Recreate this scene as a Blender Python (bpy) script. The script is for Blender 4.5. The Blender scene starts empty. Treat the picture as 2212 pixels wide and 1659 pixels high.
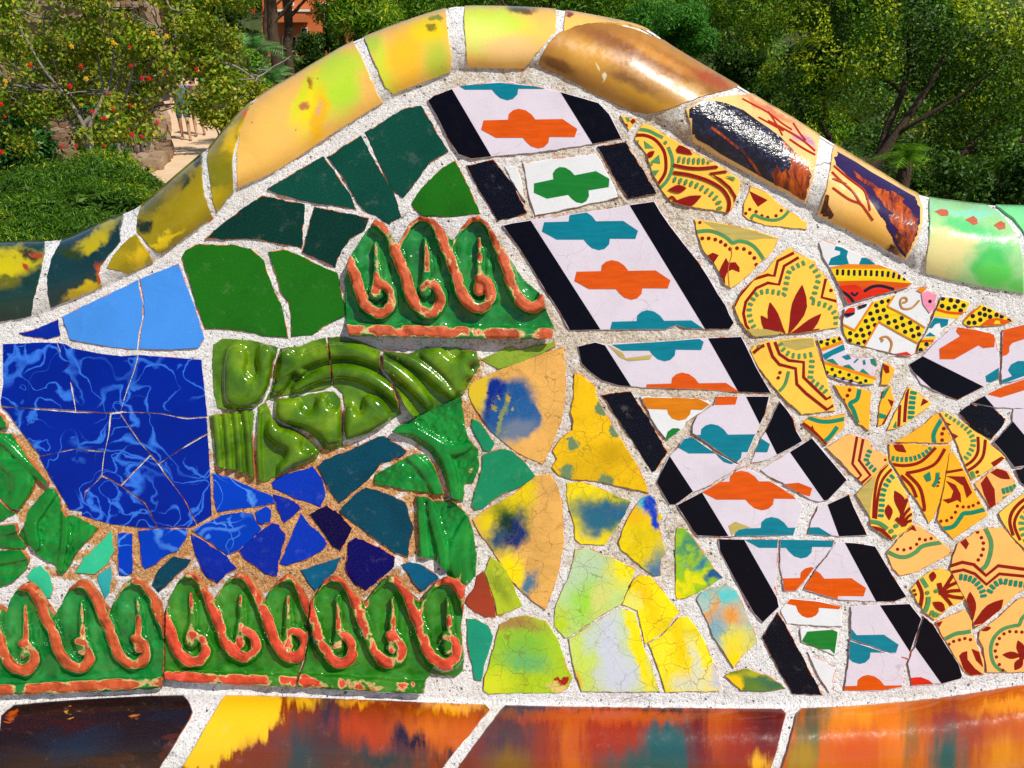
import bpy, math, random
import numpy as np
from mathutils import Vector, Matrix
from mathutils.geometry import delaunay_2d_cdt, tessellate_polygon
random.seed(7)
SC = bpy.context.scene
COL = SC.collection
R = math.radians

# ------------------------------------------------------------------ camera, sky, sun, exposure
CAM = np.array([0.0, 0.0, 1.10]); PITCH = R(25.0); FPX = 1720.0     # photo measured on a 2212 x 1659 sheet
cam_d = bpy.data.cameras.new('camera'); cam = bpy.data.objects.new('camera', cam_d); COL.objects.link(cam)
cam.location = CAM.tolist(); cam.rotation_euler = (R(90) - PITCH, 0, 0)
cam_d.sensor_width = 36.0; cam_d.lens = 36.0 * FPX / 2212.0
cam_d.clip_start = 0.02; cam_d.clip_end = 2000.0
SC.camera = cam
SUN = Vector((0.47, -0.40, 0.79)).normalized()
world = bpy.data.worlds.new('World'); SC.world = world; world.use_nodes = True
wn = world.node_tree; bg = wn.nodes['Background']
sky = wn.nodes.new('ShaderNodeTexSky'); sky.sky_type = 'NISHITA'; sky.sun_disc = False
sky.sun_elevation = math.asin(SUN.z); sky.sun_rotation = math.atan2(SUN.x, SUN.y)
wn.links.new(sky.outputs[0], bg.inputs[0]); bg.inputs[1].default_value = 0.09
sun_d = bpy.data.lights.new('sun', 'SUN'); sun_d.energy = 4.9; sun_d.angle = R(0.5); sun_d.color = (1.0, 0.95, 0.86)
sun = bpy.data.objects.new('sun', sun_d); COL.objects.link(sun)
sun.rotation_euler = SUN.to_track_quat('Z', 'Y').to_euler(); sun.location = (3, -4, 8)
SC.view_settings.view_transform = 'Standard'; SC.view_settings.look = 'None'
SC.view_settings.gamma = 1.0; SC.view_settings.use_curve_mapping = False
SC.view_settings.exposure = 0.05
SC.cycles.max_bounces = 6; SC.cycles.transparent_max_bounces = 6

# ------------------------------------------------------------------ frames
FWD = np.array([0, math.cos(PITCH), -math.sin(PITCH)]); UP = np.array([0, math.sin(PITCH), math.cos(PITCH)])
TAU = R(18.0); DIST = 0.66
NRM = np.array([0, -math.cos(TAU), math.sin(TAU)]); EY = np.array([0, math.sin(TAU), math.cos(TAU)])
ORG = CAM + FWD * DIST
YB = -0.40                                     # wall base, measured up the wall from the picture centre
MM = 0.001

def ray(px, py):
    px = np.asarray(px, float); py = np.asarray(py, float)
    d = np.zeros(px.shape + (3,))
    d[..., 0] = (px - 1106.0) / FPX
    v = (829.5 - py) / FPX
    d[..., 1] = FWD[1] + UP[1] * v; d[..., 2] = FWD[2] + UP[2] * v
    return d
def W(px, py, z):
    """point of the bench back that is z metres proud of its plane -> bench coordinates"""
    d = ray(px, py)
    k = (np.dot(ORG - CAM, NRM) + np.asarray(z, float)) / (d @ NRM)
    p = CAM + d * k[..., None] - ORG
    return np.stack([p[..., 0], p @ EY - YB, np.broadcast_to(z, k.shape)], -1)
def at(px, py, y):
    """world point y metres ahead of the camera"""
    d = ray(px, py); k = y / d[1]
    return Vector((CAM + d * k).tolist())

# ------------------------------------------------------------------ small tools
def lin(c):
    return tuple(((v / 255.0) / 12.92 if v / 255.0 <= 0.04045 else ((v / 255.0 + 0.055) / 1.055) ** 2.4) for v in c)
def link(name, me, parent=None, mats=()):
    o = bpy.data.objects.new(name, me); COL.objects.link(o)
    for m in mats: me.materials.append(m)
    if parent is not None: o.parent = parent
    return o
def tag(o, label=None, cat=None, group=None, kind=None):
    if label: o['label'] = label
    if cat: o['category'] = cat
    if group: o['group'] = group
    if kind: o['kind'] = kind
    return o
def empty(name, loc, rz=0.0):
    o = bpy.data.objects.new(name, None); COL.objects.link(o); o.location = loc; o.rotation_euler = (0, 0, rz)
    o.empty_display_size = 0.1
    return o
def mesh(name, verts, faces, smooth=False):
    me = bpy.data.meshes.new(name); me.from_pydata([tuple(v) for v in verts], [], [tuple(f) for f in faces]); me.update()
    if smooth: me.polygons.foreach_set('use_smooth', [True] * len(me.polygons))
    return me
def fast_mesh(name, V, Q, smooth=False):
    """V (n,3), Q (m,4) or (m,3) arrays"""
    me = bpy.data.meshes.new(name); V = np.asarray(V, np.float32); Q = np.asarray(Q, np.int32); k = Q.shape[1]
    me.vertices.add(len(V)); me.vertices.foreach_set('co', V.ravel())
    me.loops.add(Q.size); me.loops.foreach_set('vertex_index', Q.ravel())
    me.polygons.add(len(Q)); me.polygons.foreach_set('loop_start', np.arange(0, Q.size, k, dtype=np.int32))
    if smooth: me.polygons.foreach_set('use_smooth', np.ones(len(Q), bool))
    me.update(calc_edges=True); me.validate()
    return me
def vnoise(x, y, scale, seed):
    rs = np.random.RandomState(seed); G = rs.rand(256, 256)
    x = np.asarray(x) / scale; y = np.asarray(y) / scale
    xi = np.floor(x).astype(int); yi = np.floor(y).astype(int); fx = x - xi; fy = y - yi
    fx = fx * fx * (3 - 2 * fx); fy = fy * fy * (3 - 2 * fy)
    g = lambda a, b: G[a % 256, b % 256]
    return (g(xi, yi) * (1 - fx) + g(xi + 1, yi) * fx) * (1 - fy) + (g(xi, yi + 1) * (1 - fx) + g(xi + 1, yi + 1) * fx) * fy
def smooth_path(pts, n=6, closed=False):
    P = [np.array(p, float) for p in pts]; out = []
    m = len(P)
    for i in range(m - (0 if closed else 1)):
        p0 = P[(i - 1) % m] if (closed or i > 0) else P[0]; p1 = P[i]; p2 = P[(i + 1) % m]
        p3 = P[(i + 2) % m] if (closed or i + 2 < m) else P[-1]
        for k in range(n):
            t = k / n
            out.append(0.5 * ((2 * p1) + (-p0 + p2) * t + (2 * p0 - 5 * p1 + 4 * p2 - p3) * t * t + (-p0 + 3 * p1 - 3 * p2 + p3) * t ** 3))
    if not closed: out.append(P[-1])
    return np.array(out)
def seg_dist(X, Y, path):
    """distance to a polyline, with the arc parameter of the nearest point"""
    best = np.full(X.shape, 1e9); par = np.zeros(X.shape)
    for i in range(len(path) - 1):
        ax, ay = path[i][:2]; bx, by = path[i + 1][:2]
        vx, vy = bx - ax, by - ay; L = vx * vx + vy * vy + 1e-9
        t = np.clip(((X - ax) * vx + (Y - ay) * vy) / L, 0, 1)
        d = np.hypot(X - ax - t * vx, Y - ay - t * vy)
        k = d < best; best = np.where(k, d, best); par = np.where(k, i + t, par)
    return best, par
def crop(rc, s):
    """'x,y x,y ...' read on one of the 4 x 4 enlargements of the photo -> sheet pixels"""
    pts = [tuple(float(v) for v in q.split(',')) for q in s.split()]
    if rc == 'F': return pts
    r, c = int(rc[0]), int(rc[1])
    return [(553.0 * c + x / 4.0, 414.75 * r + y / 4.0) for x, y in pts]

# ------------------------------------------------------------------ form of the bench back: coping roll, wall, lower roll
LC = smooth_path([(-420, 742), (0, 697), (70, 684), (108, 668), (220, 622), (330, 566), (352, 550), (460, 470), (510, 412), (600, 370), (720, 290),
      (830, 222), (850, 206), (975, 157), (1008, 148), (1130, 150), (1165, 140), (1290, 203), (1395, 250), (1490, 305), (1600, 368), (1740, 442),
      (1765, 466), (1955, 562), (1998, 592), (2212, 638), (2640, 700)], 3)
UC = smooth_path([(-420, 530), (-100, 524), (0, 522), (60, 519), (130, 516), (190, 491), (266, 460), (305, 440), (370, 385), (435, 330), (450, 318), (500, 258),
      (550, 212), (640, 158), (700, 122), (765, 87), (870, 46), (965, 16), (1005, 12), (1105, 13), (1205, 19), (1290, 33), (1370, 50), (1410, 68),
      (1450, 97), (1530, 145), (1610, 192), (1665, 225), (1700, 245), (1800, 308), (1900, 368), (1985, 418), (2060, 432), (2130, 440), (2212, 443), (2640, 452)], 3)
BC = smooth_path([(-420, 1545), (0, 1520), (100, 1512), (240, 1503), (400, 1497), (600, 1500), (1060, 1518), (1400, 1524), (1700, 1526), (1900, 1516), (2050, 1500), (2212, 1474), (2640, 1400)], 4)
uc_y = lambda x: np.interp(x, UC[:, 0], UC[:, 1])
lc_y = lambda x: np.interp(x, LC[:, 0], LC[:, 1])
bc_y = lambda x: np.interp(x, BC[:, 0], BC[:, 1])
S50 = math.sin(R(34)); RK = 44 * MM; RB = 62 * MM
def coping_a(X, Y):
    inside = Y < lc_y(X)
    dA, _ = seg_dist(X, Y, LC[::2]); dB, _ = seg_dist(X, Y, UC)
    a = np.where(inside, dA / (dA + dB + 1e-6), 0.0)
    return np.where(Y <= uc_y(X) + 0.01, 1.0, a)
def Zs(X, Y):
    """height of the bench back surface above its plane, metres"""
    X = np.asarray(X, float); Y = np.asarray(Y, float)
    z = 0.5 * MM * (vnoise(X + 900, Y + 900, 160, 5) - 0.5)
    m = Y < lc_y(X) + 1
    if m.any():
        a = coping_a(X[m], Y[m]); s = np.clip(a * (1 + S50) - S50, -1, 1)
        z[m] += RK * np.sqrt(1 - s * s) - RK * math.cos(R(34))
    m = Y > bc_y(X)
    if m.any():
        drop = (Y[m] - bc_y(X[m])) * 0.000384; s = np.clip(math.sin(R(66)) - drop / RB, -0.98, 1)
        z[m] += RB * (np.sqrt(1 - s * s) - math.cos(R(66)))
    return z

# ------------------------------------------------------------------ material helpers
class NT:
    def __init__(s, name):
        s.m = bpy.data.materials.new(name); s.m.use_nodes = True; s.t = s.m.node_tree; s.n = s.t.nodes; s.l = s.t.links
        s.b = s.n['Principled BSDF']
    def node(s, typ, **kw):
        x = s.n.new(typ)
        for k, v in kw.items(): setattr(x, k, v)
        return x
    def put(s, sock, v):
        if v is None: return
        if hasattr(v, 'is_linked'): s.l.new(v, sock)
        else: sock.default_value = v
    def math(s, op, a, b=None, c=None, clamp=False):
        x = s.node('ShaderNodeMath', operation=op, use_clamp=clamp)
        for i, v in enumerate((a, b, c)): s.put(x.inputs[i], v)
        return x.outputs[0]
    def vmath(s, op, a, b=None, scale=None):
        x = s.node('ShaderNodeVectorMath', operation=op); s.put(x.inputs[0], a); s.put(x.inputs[1], b)
        if scale is not None: s.put(x.inputs['Scale'], scale)
        return x.outputs['Value'] if op in ('LENGTH', 'DISTANCE', 'DOT_PRODUCT') else x.outputs[0]
    def noise(s, vec, scale, detail=2.0, rough=0.5, dist=0.0, color=False):
        x = s.node('ShaderNodeTexNoise'); s.put(x.inputs['Vector'], vec); x.inputs['Scale'].default_value = scale
        x.inputs['Detail'].default_value = detail; x.inputs['Roughness'].default_value = rough; x.inputs['Distortion'].default_value = dist
        return x.outputs['Color' if color else 'Fac']
    def voro(s, vec, scale, feature='F1', out='Distance', rnd=1.0):
        x = s.node('ShaderNodeTexVoronoi', feature=feature); s.put(x.inputs['Vector'], vec); x.inputs['Scale'].default_value = scale
        x.inputs['Randomness'].default_value = rnd
        return x.outputs[out]
    def ramp(s, fac, lo, hi, a=0.0, b=1.0, smooth=True):
        x = s.node('ShaderNodeMapRange', interpolation_type='SMOOTHSTEP' if smooth else 'LINEAR'); s.put(x.inputs[0], fac)
        for i, v in enumerate((lo, hi, a, b)): s.put(x.inputs[1 + i], v)
        return x.outputs[0]
    def mix(s, fac, a, b, mode='MIX'):
        x = s.node('ShaderNodeMix', data_type='RGBA', blend_type=mode); s.put(x.inputs[0], fac)
        for sock, v in ((x.inputs[6], a), (x.inputs[7], b)):
            if isinstance(v, tuple) and len(v) == 3: v = v + (1.0,)
            s.put(sock, v)
        return x.outputs[2]
    def colors(s, fac, stops):
        x = s.node('ShaderNodeValToRGB'); s.put(x.inputs[0], fac); e = x.color_ramp.elements
        while len(e) < len(stops): e.new(0.5)
        for el, (p, c) in zip(e, stops): el.position = p; el.color = c + (1.0,)
        return x.outputs[0]
    def mapping(s, vec, loc=(0, 0, 0), rot=(0, 0, 0), scale=(1, 1, 1)):
        x = s.node('ShaderNodeMapping'); s.put(x.inputs[0], vec)
        x.inputs[1].default_value = loc; x.inputs[2].default_value = rot; x.inputs[3].default_value = scale
        return x.outputs[0]
    def bump(s, h, strength, dist=0.001):
        x = s.node('ShaderNodeBump'); s.put(x.inputs['Height'], h); x.inputs['Strength'].default_value = strength; x.inputs['Distance'].default_value = dist
        s.l.new(x.outputs[0], s.b.inputs['Normal']); return x
    def plan(s):
        return s.node('ShaderNodeUVMap', uv_map='plan').outputs[0]
    def obj(s):
        return s.node('ShaderNodeTexCoord').outputs['Object']
    def done(s, col, rough=0.2, spec=0.5):
        if isinstance(col, tuple) and len(col) == 3: col = col + (1.0,)
        s.put(s.b.inputs['Base Color'], col); s.put(s.b.inputs['Roughness'], rough); s.b.inputs['Specular IOR Level'].default_value = spec
        return s.m
ALB = 0.80
def alb(c): return tuple(min(0.92, v * ALB) for v in lin(c))
MATS = {}
def glaze(name, base, blobs=(), warp=0.03, wscale=14, rough=0.13, speck=0.0, crackle=0.0, mottle=0.12, stretch=(1, 1), pits=0.0, bump=0.12, spec=0.16, stains=0.0, grainw=0.006):
    """glazed ceramic: a base colour and pools of other colours at fixed places of the glaze (sheet units / 1000)"""
    if name in MATS: return MATS[name]
    t = NT(name); uv = t.plan()
    wv = t.mapping(uv, scale=(stretch[0], stretch[1], 1))
    nz = t.noise(wv, wscale, 2, 0.5, 0.4, True)
    off = t.vmath('SCALE', t.vmath('SUBTRACT', nz, (0.5, 0.5, 0.5)), scale=warp * 2)
    off = t.vmath('ADD', off, t.vmath('SCALE', t.vmath('SUBTRACT', t.noise(uv, 140, 2, 0.6, 0.0, True), (0.5, 0.5, 0.5)), scale=grainw * 2))
    puv = t.vmath('ADD', uv, off)
    c = alb(base)
    m = t.noise(wv, 9, 5, 0.65, 0.6)
    dark = tuple(v * (1 - mottle * 2.2) for v in c); lite = tuple(min(0.95, v * (1 + mottle)) for v in c)
    col = t.colors(m, [(0.3, dark), (0.5, c), (0.72, lite)])
    for (cx, cy, rx, ry, rot, bc, soft) in blobs:
        q = t.vmath('SUBTRACT', puv, (cx / 1000, -cy / 1000, 0))
        q = t.mapping(q, rot=(0, 0, R(rot)))
        q = t.vmath('MULTIPLY', q, (1000 / rx, 1000 / ry, 0))
        f = t.ramp(t.vmath('LENGTH', q), max(0.0, 1 - soft), 1 + soft, 1.0, 0.0)
        col = t.mix(f, col, alb(bc))
    if speck:
        s = t.noise(uv, 420, 2, 0.7)
        col = t.mix(t.ramp(s, 0.60, 0.72, 0.0, speck), col, tuple(min(0.9, v * 1.8 + 0.03) for v in c))
        col = t.mix(t.ramp(s, 0.40, 0.28, 0.0, speck), col, tuple(v * 0.4 for v in c))
    if stains:
        sv = t.noise(t.mapping(uv, rot=(0, 0, 0.2), scale=(0.5, 1.3, 1)), 95, 4, 0.7, 0.3); sm = t.math('MULTIPLY', t.ramp(sv, 0.62, 0.74), t.ramp(t.noise(uv, 9, 2), 0.48, 0.62))
        col = t.mix(t.math('MULTIPLY', sm, stains), col, (0.20, 0.10, 0.20))
        cr = t.voro(t.vmath('ADD', uv, t.vmath('SCALE', t.noise(uv, 20, 2, 0.5, 0, True), scale=0.05)), 11, 'DISTANCE_TO_EDGE'); cm = t.math('MULTIPLY', t.ramp(cr, 0.0, 0.010, 1.0, 0.0), t.ramp(t.noise(uv, 7, 2), 0.5, 0.6))
        col = t.mix(t.math('MULTIPLY', cm, stains * 0.6), col, (0.30, 0.22, 0.14))
        col = t.mix(t.ramp(t.noise(uv, 12, 5, 0.7), 0.5, 0.8, 0.0, 0.22), col, (0.56, 0.48, 0.40))
    h = t.noise(uv, 60, 3, 0.6)
    if crackle:
        vv = t.vmath('ADD', uv, t.vmath('SCALE', t.noise(uv, 30, 2, 0.5, 0, True), scale=0.03))
        e = t.voro(vv, 24, 'DISTANCE_TO_EDGE'); line = t.ramp(e, 0.0, 0.024, 1.0, 0.0)
        e2 = t.voro(vv, 64, 'DISTANCE_TO_EDGE'); line2 = t.math('MULTIPLY', t.ramp(e2, 0.0, 0.035, 1.0, 0.0), 0.55)
        line = t.math('MAXIMUM', line, line2)
        line = t.math('MULTIPLY', line, t.ramp(t.noise(uv, 11, 2), 0.30, 0.55))
        col = t.mix(t.math('MULTIPLY', line, crackle), col, (0.16, 0.09, 0.02))
        h = t.math('SUBTRACT', h, t.math('MULTIPLY', line, 0.8))
    if pits:
        p = t.voro(uv, 34, 'F1'); pm = t.ramp(p, 0.06, 0.10, 1.0, 0.0)
        pm = t.math('MULTIPLY', pm, t.ramp(t.noise(uv, 18, 2), 0.5, 0.6)); pm = t.math('MULTIPLY', pm, pits)
        col = t.mix(pm, col, (0.10, 0.03, 0.012)); h = t.math('SUBTRACT', h, t.math('MULTIPLY', pm, 1.2))
    grain = t.noise(uv, 330, 2, 0.7); col = t.mix(t.ramp(grain, 0.5, 0.72, 0.0, 0.07), col, (0.22, 0.21, 0.18), 'ADD'); col = t.mix(t.ramp(grain, 0.48, 0.28, 0.0, 0.3), col, (0.45, 0.45, 0.45), 'MULTIPLY')
    dust = t.ramp(t.noise(uv, 22, 6, 0.75), 0.56, 0.80, 0.0, 0.16)
    col = t.mix(dust, col, (0.55, 0.50, 0.42))
    t.bump(h, bump, 0.0015)
    rg = t.ramp(t.noise(uv, 40, 4, 0.7), 0.3, 0.8, rough * 0.7, rough * 2.0)
    MATS[name] = t.done(col, rg, spec)
    return MATS[name]
def print_mat(name, c, speck=0.15, rough=0.2):
    t = NT(name); uv = t.plan(); b = alb(c)
    s = t.noise(uv, 520, 2, 0.7); col = t.mix(t.ramp(s, 0.62, 0.72, 0.0, speck), b, tuple(min(0.9, v * 1.3 + (0.12 if max(b) > 0.08 else 0.05)) for v in b))
    col = t.mix(t.ramp(t.noise(uv, 16, 4, 0.6), 0.35, 0.7, 0.0, 0.25), col, tuple(min(0.92, v * 1.18 + 0.001) for v in b))
    br = t.noise(t.mapping(uv, rot=(0, 0, -0.9), scale=(0.25, 2.2, 1)), 60, 4, 0.7, 0.2); col = t.mix(t.ramp(br, 0.35, 0.65, 0.0, 0.55), col, (0.66, 0.66, 0.66), 'MULTIPLY')
    sc = t.ramp(t.noise(t.mapping(uv, rot=(0, 0, 0.5), scale=(1, 9, 1)), 45, 3, 0.6), 0.70, 0.76, 0.0, 0.35)
    col = t.mix(sc, col, tuple(min(0.9, v + (0.10 if max(b) > 0.08 else 0.02)) for v in b))
    MATS[name] = t.done(col, t.ramp(t.noise(uv, 40, 4, 0.7), 0.3, 0.8, rough * 0.7, rough * 1.8), 0.22 if max(b) > 0.05 else 0.12)
    return MATS[name]
INK = dict(black=(9, 7, 20), orange=(226, 88, 0), ochre=(222, 128, 4), teal=(6, 128, 150), green=(28, 128, 46), red=(146, 20, 6), sage=(88, 150, 92),
           viridian=(22, 140, 108), yellow=(250, 214, 20), amber=(240, 140, 10), scarlet=(226, 46, 14), pink=(244, 150, 178), white=(222, 216, 226), clay=(196, 176, 96),
           ink=(38, 34, 48), sand=(206, 132, 40), navy=(24, 28, 62))
for k, v in INK.items(): print_mat('print_' + k, v)
def ink(k): return MATS['print_' + k]
def biscuit():
    t = NT('biscuit_clay'); uv = t.obj()
    col = t.colors(t.noise(uv, 90, 4, 0.7), [(0.3, alb((150, 66, 34))), (0.5, alb((206, 112, 62))), (0.75, alb((226, 178, 128)))])
    t.bump(t.noise(uv, 400, 3), 0.4, 0.001); MATS['biscuit'] = t.done(col, 0.85, 0.2); return MATS['biscuit']
BISC = biscuit()

# ------------------------------------------------------------------ the bench and its tile builder
BENCH = bpy.data.objects.new('mosaic_bench', None); COL.objects.link(BENCH)
BENCH.matrix_world = Matrix(((1, 0, 0, 0), (0, EY[1], NRM[1], 0), (0, EY[2], NRM[2], 0), (0, 0, 0, 1)))
BENCH.location = (ORG + EY * YB).tolist()
tag(BENCH, 'high bench back covered in broken ceramic mosaic under a rounded glazed coping', 'bench')

def area2(P): return sum(P[i - 1][0] * P[i][1] - P[i][0] * P[i - 1][1] for i in range(len(P)))
def inset(P, d):
    """move an outline inwards by d (sheet pixels); outline is counter-clockwise in x, y"""
    n = len(P); out = []
    for i in range(n):
        a = np.array(P[i - 1], float); b = np.array(P[i], float); c = np.array(P[(i + 1) % n], float)
        u = b - a; v = c - b; u /= np.linalg.norm(u) + 1e-9; v /= np.linalg.norm(v) + 1e-9
        n1 = np.array([-u[1], u[0]]); n2 = np.array([-v[1], v[0]])
        m = n1 + n2; L = np.dot(m, m)
        m = n1 if L < 0.3 else m * (2 / L)
        k = np.linalg.norm(m)
        if k > 1.8: m *= 1.8 / k
        out.append(tuple(b + m * d))
    return out
def ccw(P): return P if area2(P) > 0 else P[::-1]
def rough_outline(P, amp, rnd, step=7.0):
    out = []; n = len(P)
    for i in range(n):
        a = np.array(P[i]); b = np.array(P[(i + 1) % n]); L = np.linalg.norm(b - a); k = max(1, int(L / step))
        nr = np.array([-(b - a)[1], (b - a)[0]]) / (L + 1e-9); w = 0.0
        for j in range(k):
            t = j / k
            if j: w = 0.55 * w + rnd.gauss(0, amp)
            q = a + (b - a) * t + nr * (max(-2.2, min(2.2, w)) if j else rnd.gauss(0, amp * 0.4))
            out.append(tuple(q))
    return out
def clip_convex(S, C):
    out = list(S)
    for i in range(len(C)):
        if not out: break
        a = C[i]; b = C[(i + 1) % len(C)]; ex, ey = b[0] - a[0], b[1] - a[1]
        src = out; out = []
        for j in range(len(src)):
            p = src[j - 1]; q = src[j]
            sp = ex * (p[1] - a[1]) - ey * (p[0] - a[0]); sq = ex * (q[1] - a[1]) - ey * (q[0] - a[0])
            if (sp >= 0) != (sq >= 0):
                t = sp / (sp - sq); out.append((p[0] + (q[0] - p[0]) * t, p[1] + (q[1] - p[1]) * t))
            if sq >= 0: out.append(q)
    return out
def is_convex(P):
    n = len(P)
    for i in range(n):
        a, b, c = P[i - 1], P[i], P[(i + 1) % n]
        if (b[0] - a[0]) * (c[1] - b[1]) - (b[1] - a[1]) * (c[0] - b[0]) < -1e-6: return False
    return True
def tri(P):
    T = tessellate_polygon([[Vector((x, y, 0)) for x, y in P]]); out = []
    for t in T:
        q = [P[k] for k in t]
        if abs(area2(q)) > 0.05: out.append(ccw(q))
    return out

# printed ornament: each helper returns (ink, [outlines in sheet pixels])
def S(rc, w, pts, c, smooth=True):
    p = crop(rc, pts); k = 0.25 if rc != 'F' else 1.0; w = w * k / 2
    q = smooth_path(p, 5) if (smooth and len(p) > 2) else np.array(p)
    L = []; Rr = []
    for i in range(len(q)):
        d = q[min(i + 1, len(q) - 1)] - q[max(i - 1, 0)]; d = d / (np.linalg.norm(d) + 1e-9); nn = np.array([-d[1], d[0]]) * w
        L.append(tuple(q[i] + nn)); Rr.append(tuple(q[i] - nn))
    return (c, [ccw([L[i], L[i + 1], Rr[i + 1], Rr[i]]) for i in range(len(q) - 1)])
def disc(x, y, r, n=10): return [(x + r * math.cos(2 * math.pi * i / n), y + r * math.sin(2 * math.pi * i / n)) for i in range(n)]
def D(rc, r, pts, c):
    k = 0.25 if rc != 'F' else 1.0
    return (c, [disc(x, y, r * k) for x, y in crop(rc, pts)])
def K(rc, n, ln, w, pts, c):
    """n short dashes set across a path"""
    k = 0.25 if rc != 'F' else 1.0
    q = smooth_path(crop(rc, pts), 6); seg = np.hypot(*np.diff(q, axis=0).T); cum = np.concatenate([[0], np.cumsum(seg)]); out = []
    for i in range(n):
        s = cum[-1] * (i + 0.5) / n; x = np.interp(s, cum, q[:, 0]); y = np.interp(s, cum, q[:, 1])
        j = min(len(q) - 2, np.searchsorted(cum, s, side='right') - 1); d = q[j + 1] - q[j]; d = d / (np.linalg.norm(d) + 1e-9); nn = np.array([-d[1], d[0]])
        a, b = nn * ln * k / 2, d * w * k / 2; p = np.array([x, y])
        out.append(ccw([tuple(p - a * 0.8 - b), tuple(p - a), tuple(p - a * 0.8 + b), tuple(p + a * 0.8 + b), tuple(p + a), tuple(p + a * 0.8 - b)]))
    return (c, out)
def G(rc, pts, c): return (c, [ccw(crop(rc, pts))])
def PT(rc, base, tip, w, c, bend=0.0):
    k = 0.25 if rc != 'F' else 1.0
    b = np.array(crop(rc, base)[0]); t = np.array(crop(rc, tip)[0]); d = t - b; L = np.linalg.norm(d); nn = np.array([-d[1], d[0]]) / L; w = w * k / 2
    prof = [(0.0, 0.08), (0.2, 0.5), (0.42, 0.92), (0.6, 1.0), (0.78, 0.7), (0.92, 0.28), (1.0, 0.0)]
    mid = [b + d * s + nn * bend * L * math.sin(s * math.pi) for s, _ in prof]
    left = [tuple(m + nn * w * h) for m, (_, h) in zip(mid, prof)]; right = [tuple(m - nn * w * h) for m, (_, h) in zip(mid, prof)][:-1]
    return (c, [ccw(left + right[::-1])])
CROSSLET = [(557, 688), (665, 685), (770, 682), (775, 632), (812, 600), (860, 587), (920, 600), (970, 635), (1005, 680), (1130, 678), (1240, 676), (1305, 720), (1368, 762), (1345, 832),
            (1240, 831), (1125, 830), (1118, 880), (1080, 918), (1030, 930), (970, 912), (928, 875), (898, 838), (780, 838), (665, 838), (600, 802), (537, 768)]
def X(cx, cy, c, sx=1.0, sy=1.0, rot=0.0, shear=0.0):
    """the crosslet stencil of the black and white border tiles"""
    out = []
    for x, y in CROSSLET:
        u, v = (x - 955) / 4 * sx, (y - 760) / 4 * sy; u += shear * v
        a = R(rot); out.append((cx + u * math.cos(a) - v * math.sin(a), cy + u * math.sin(a) + v * math.cos(a)))
    return (c, [ccw(out)])

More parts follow.
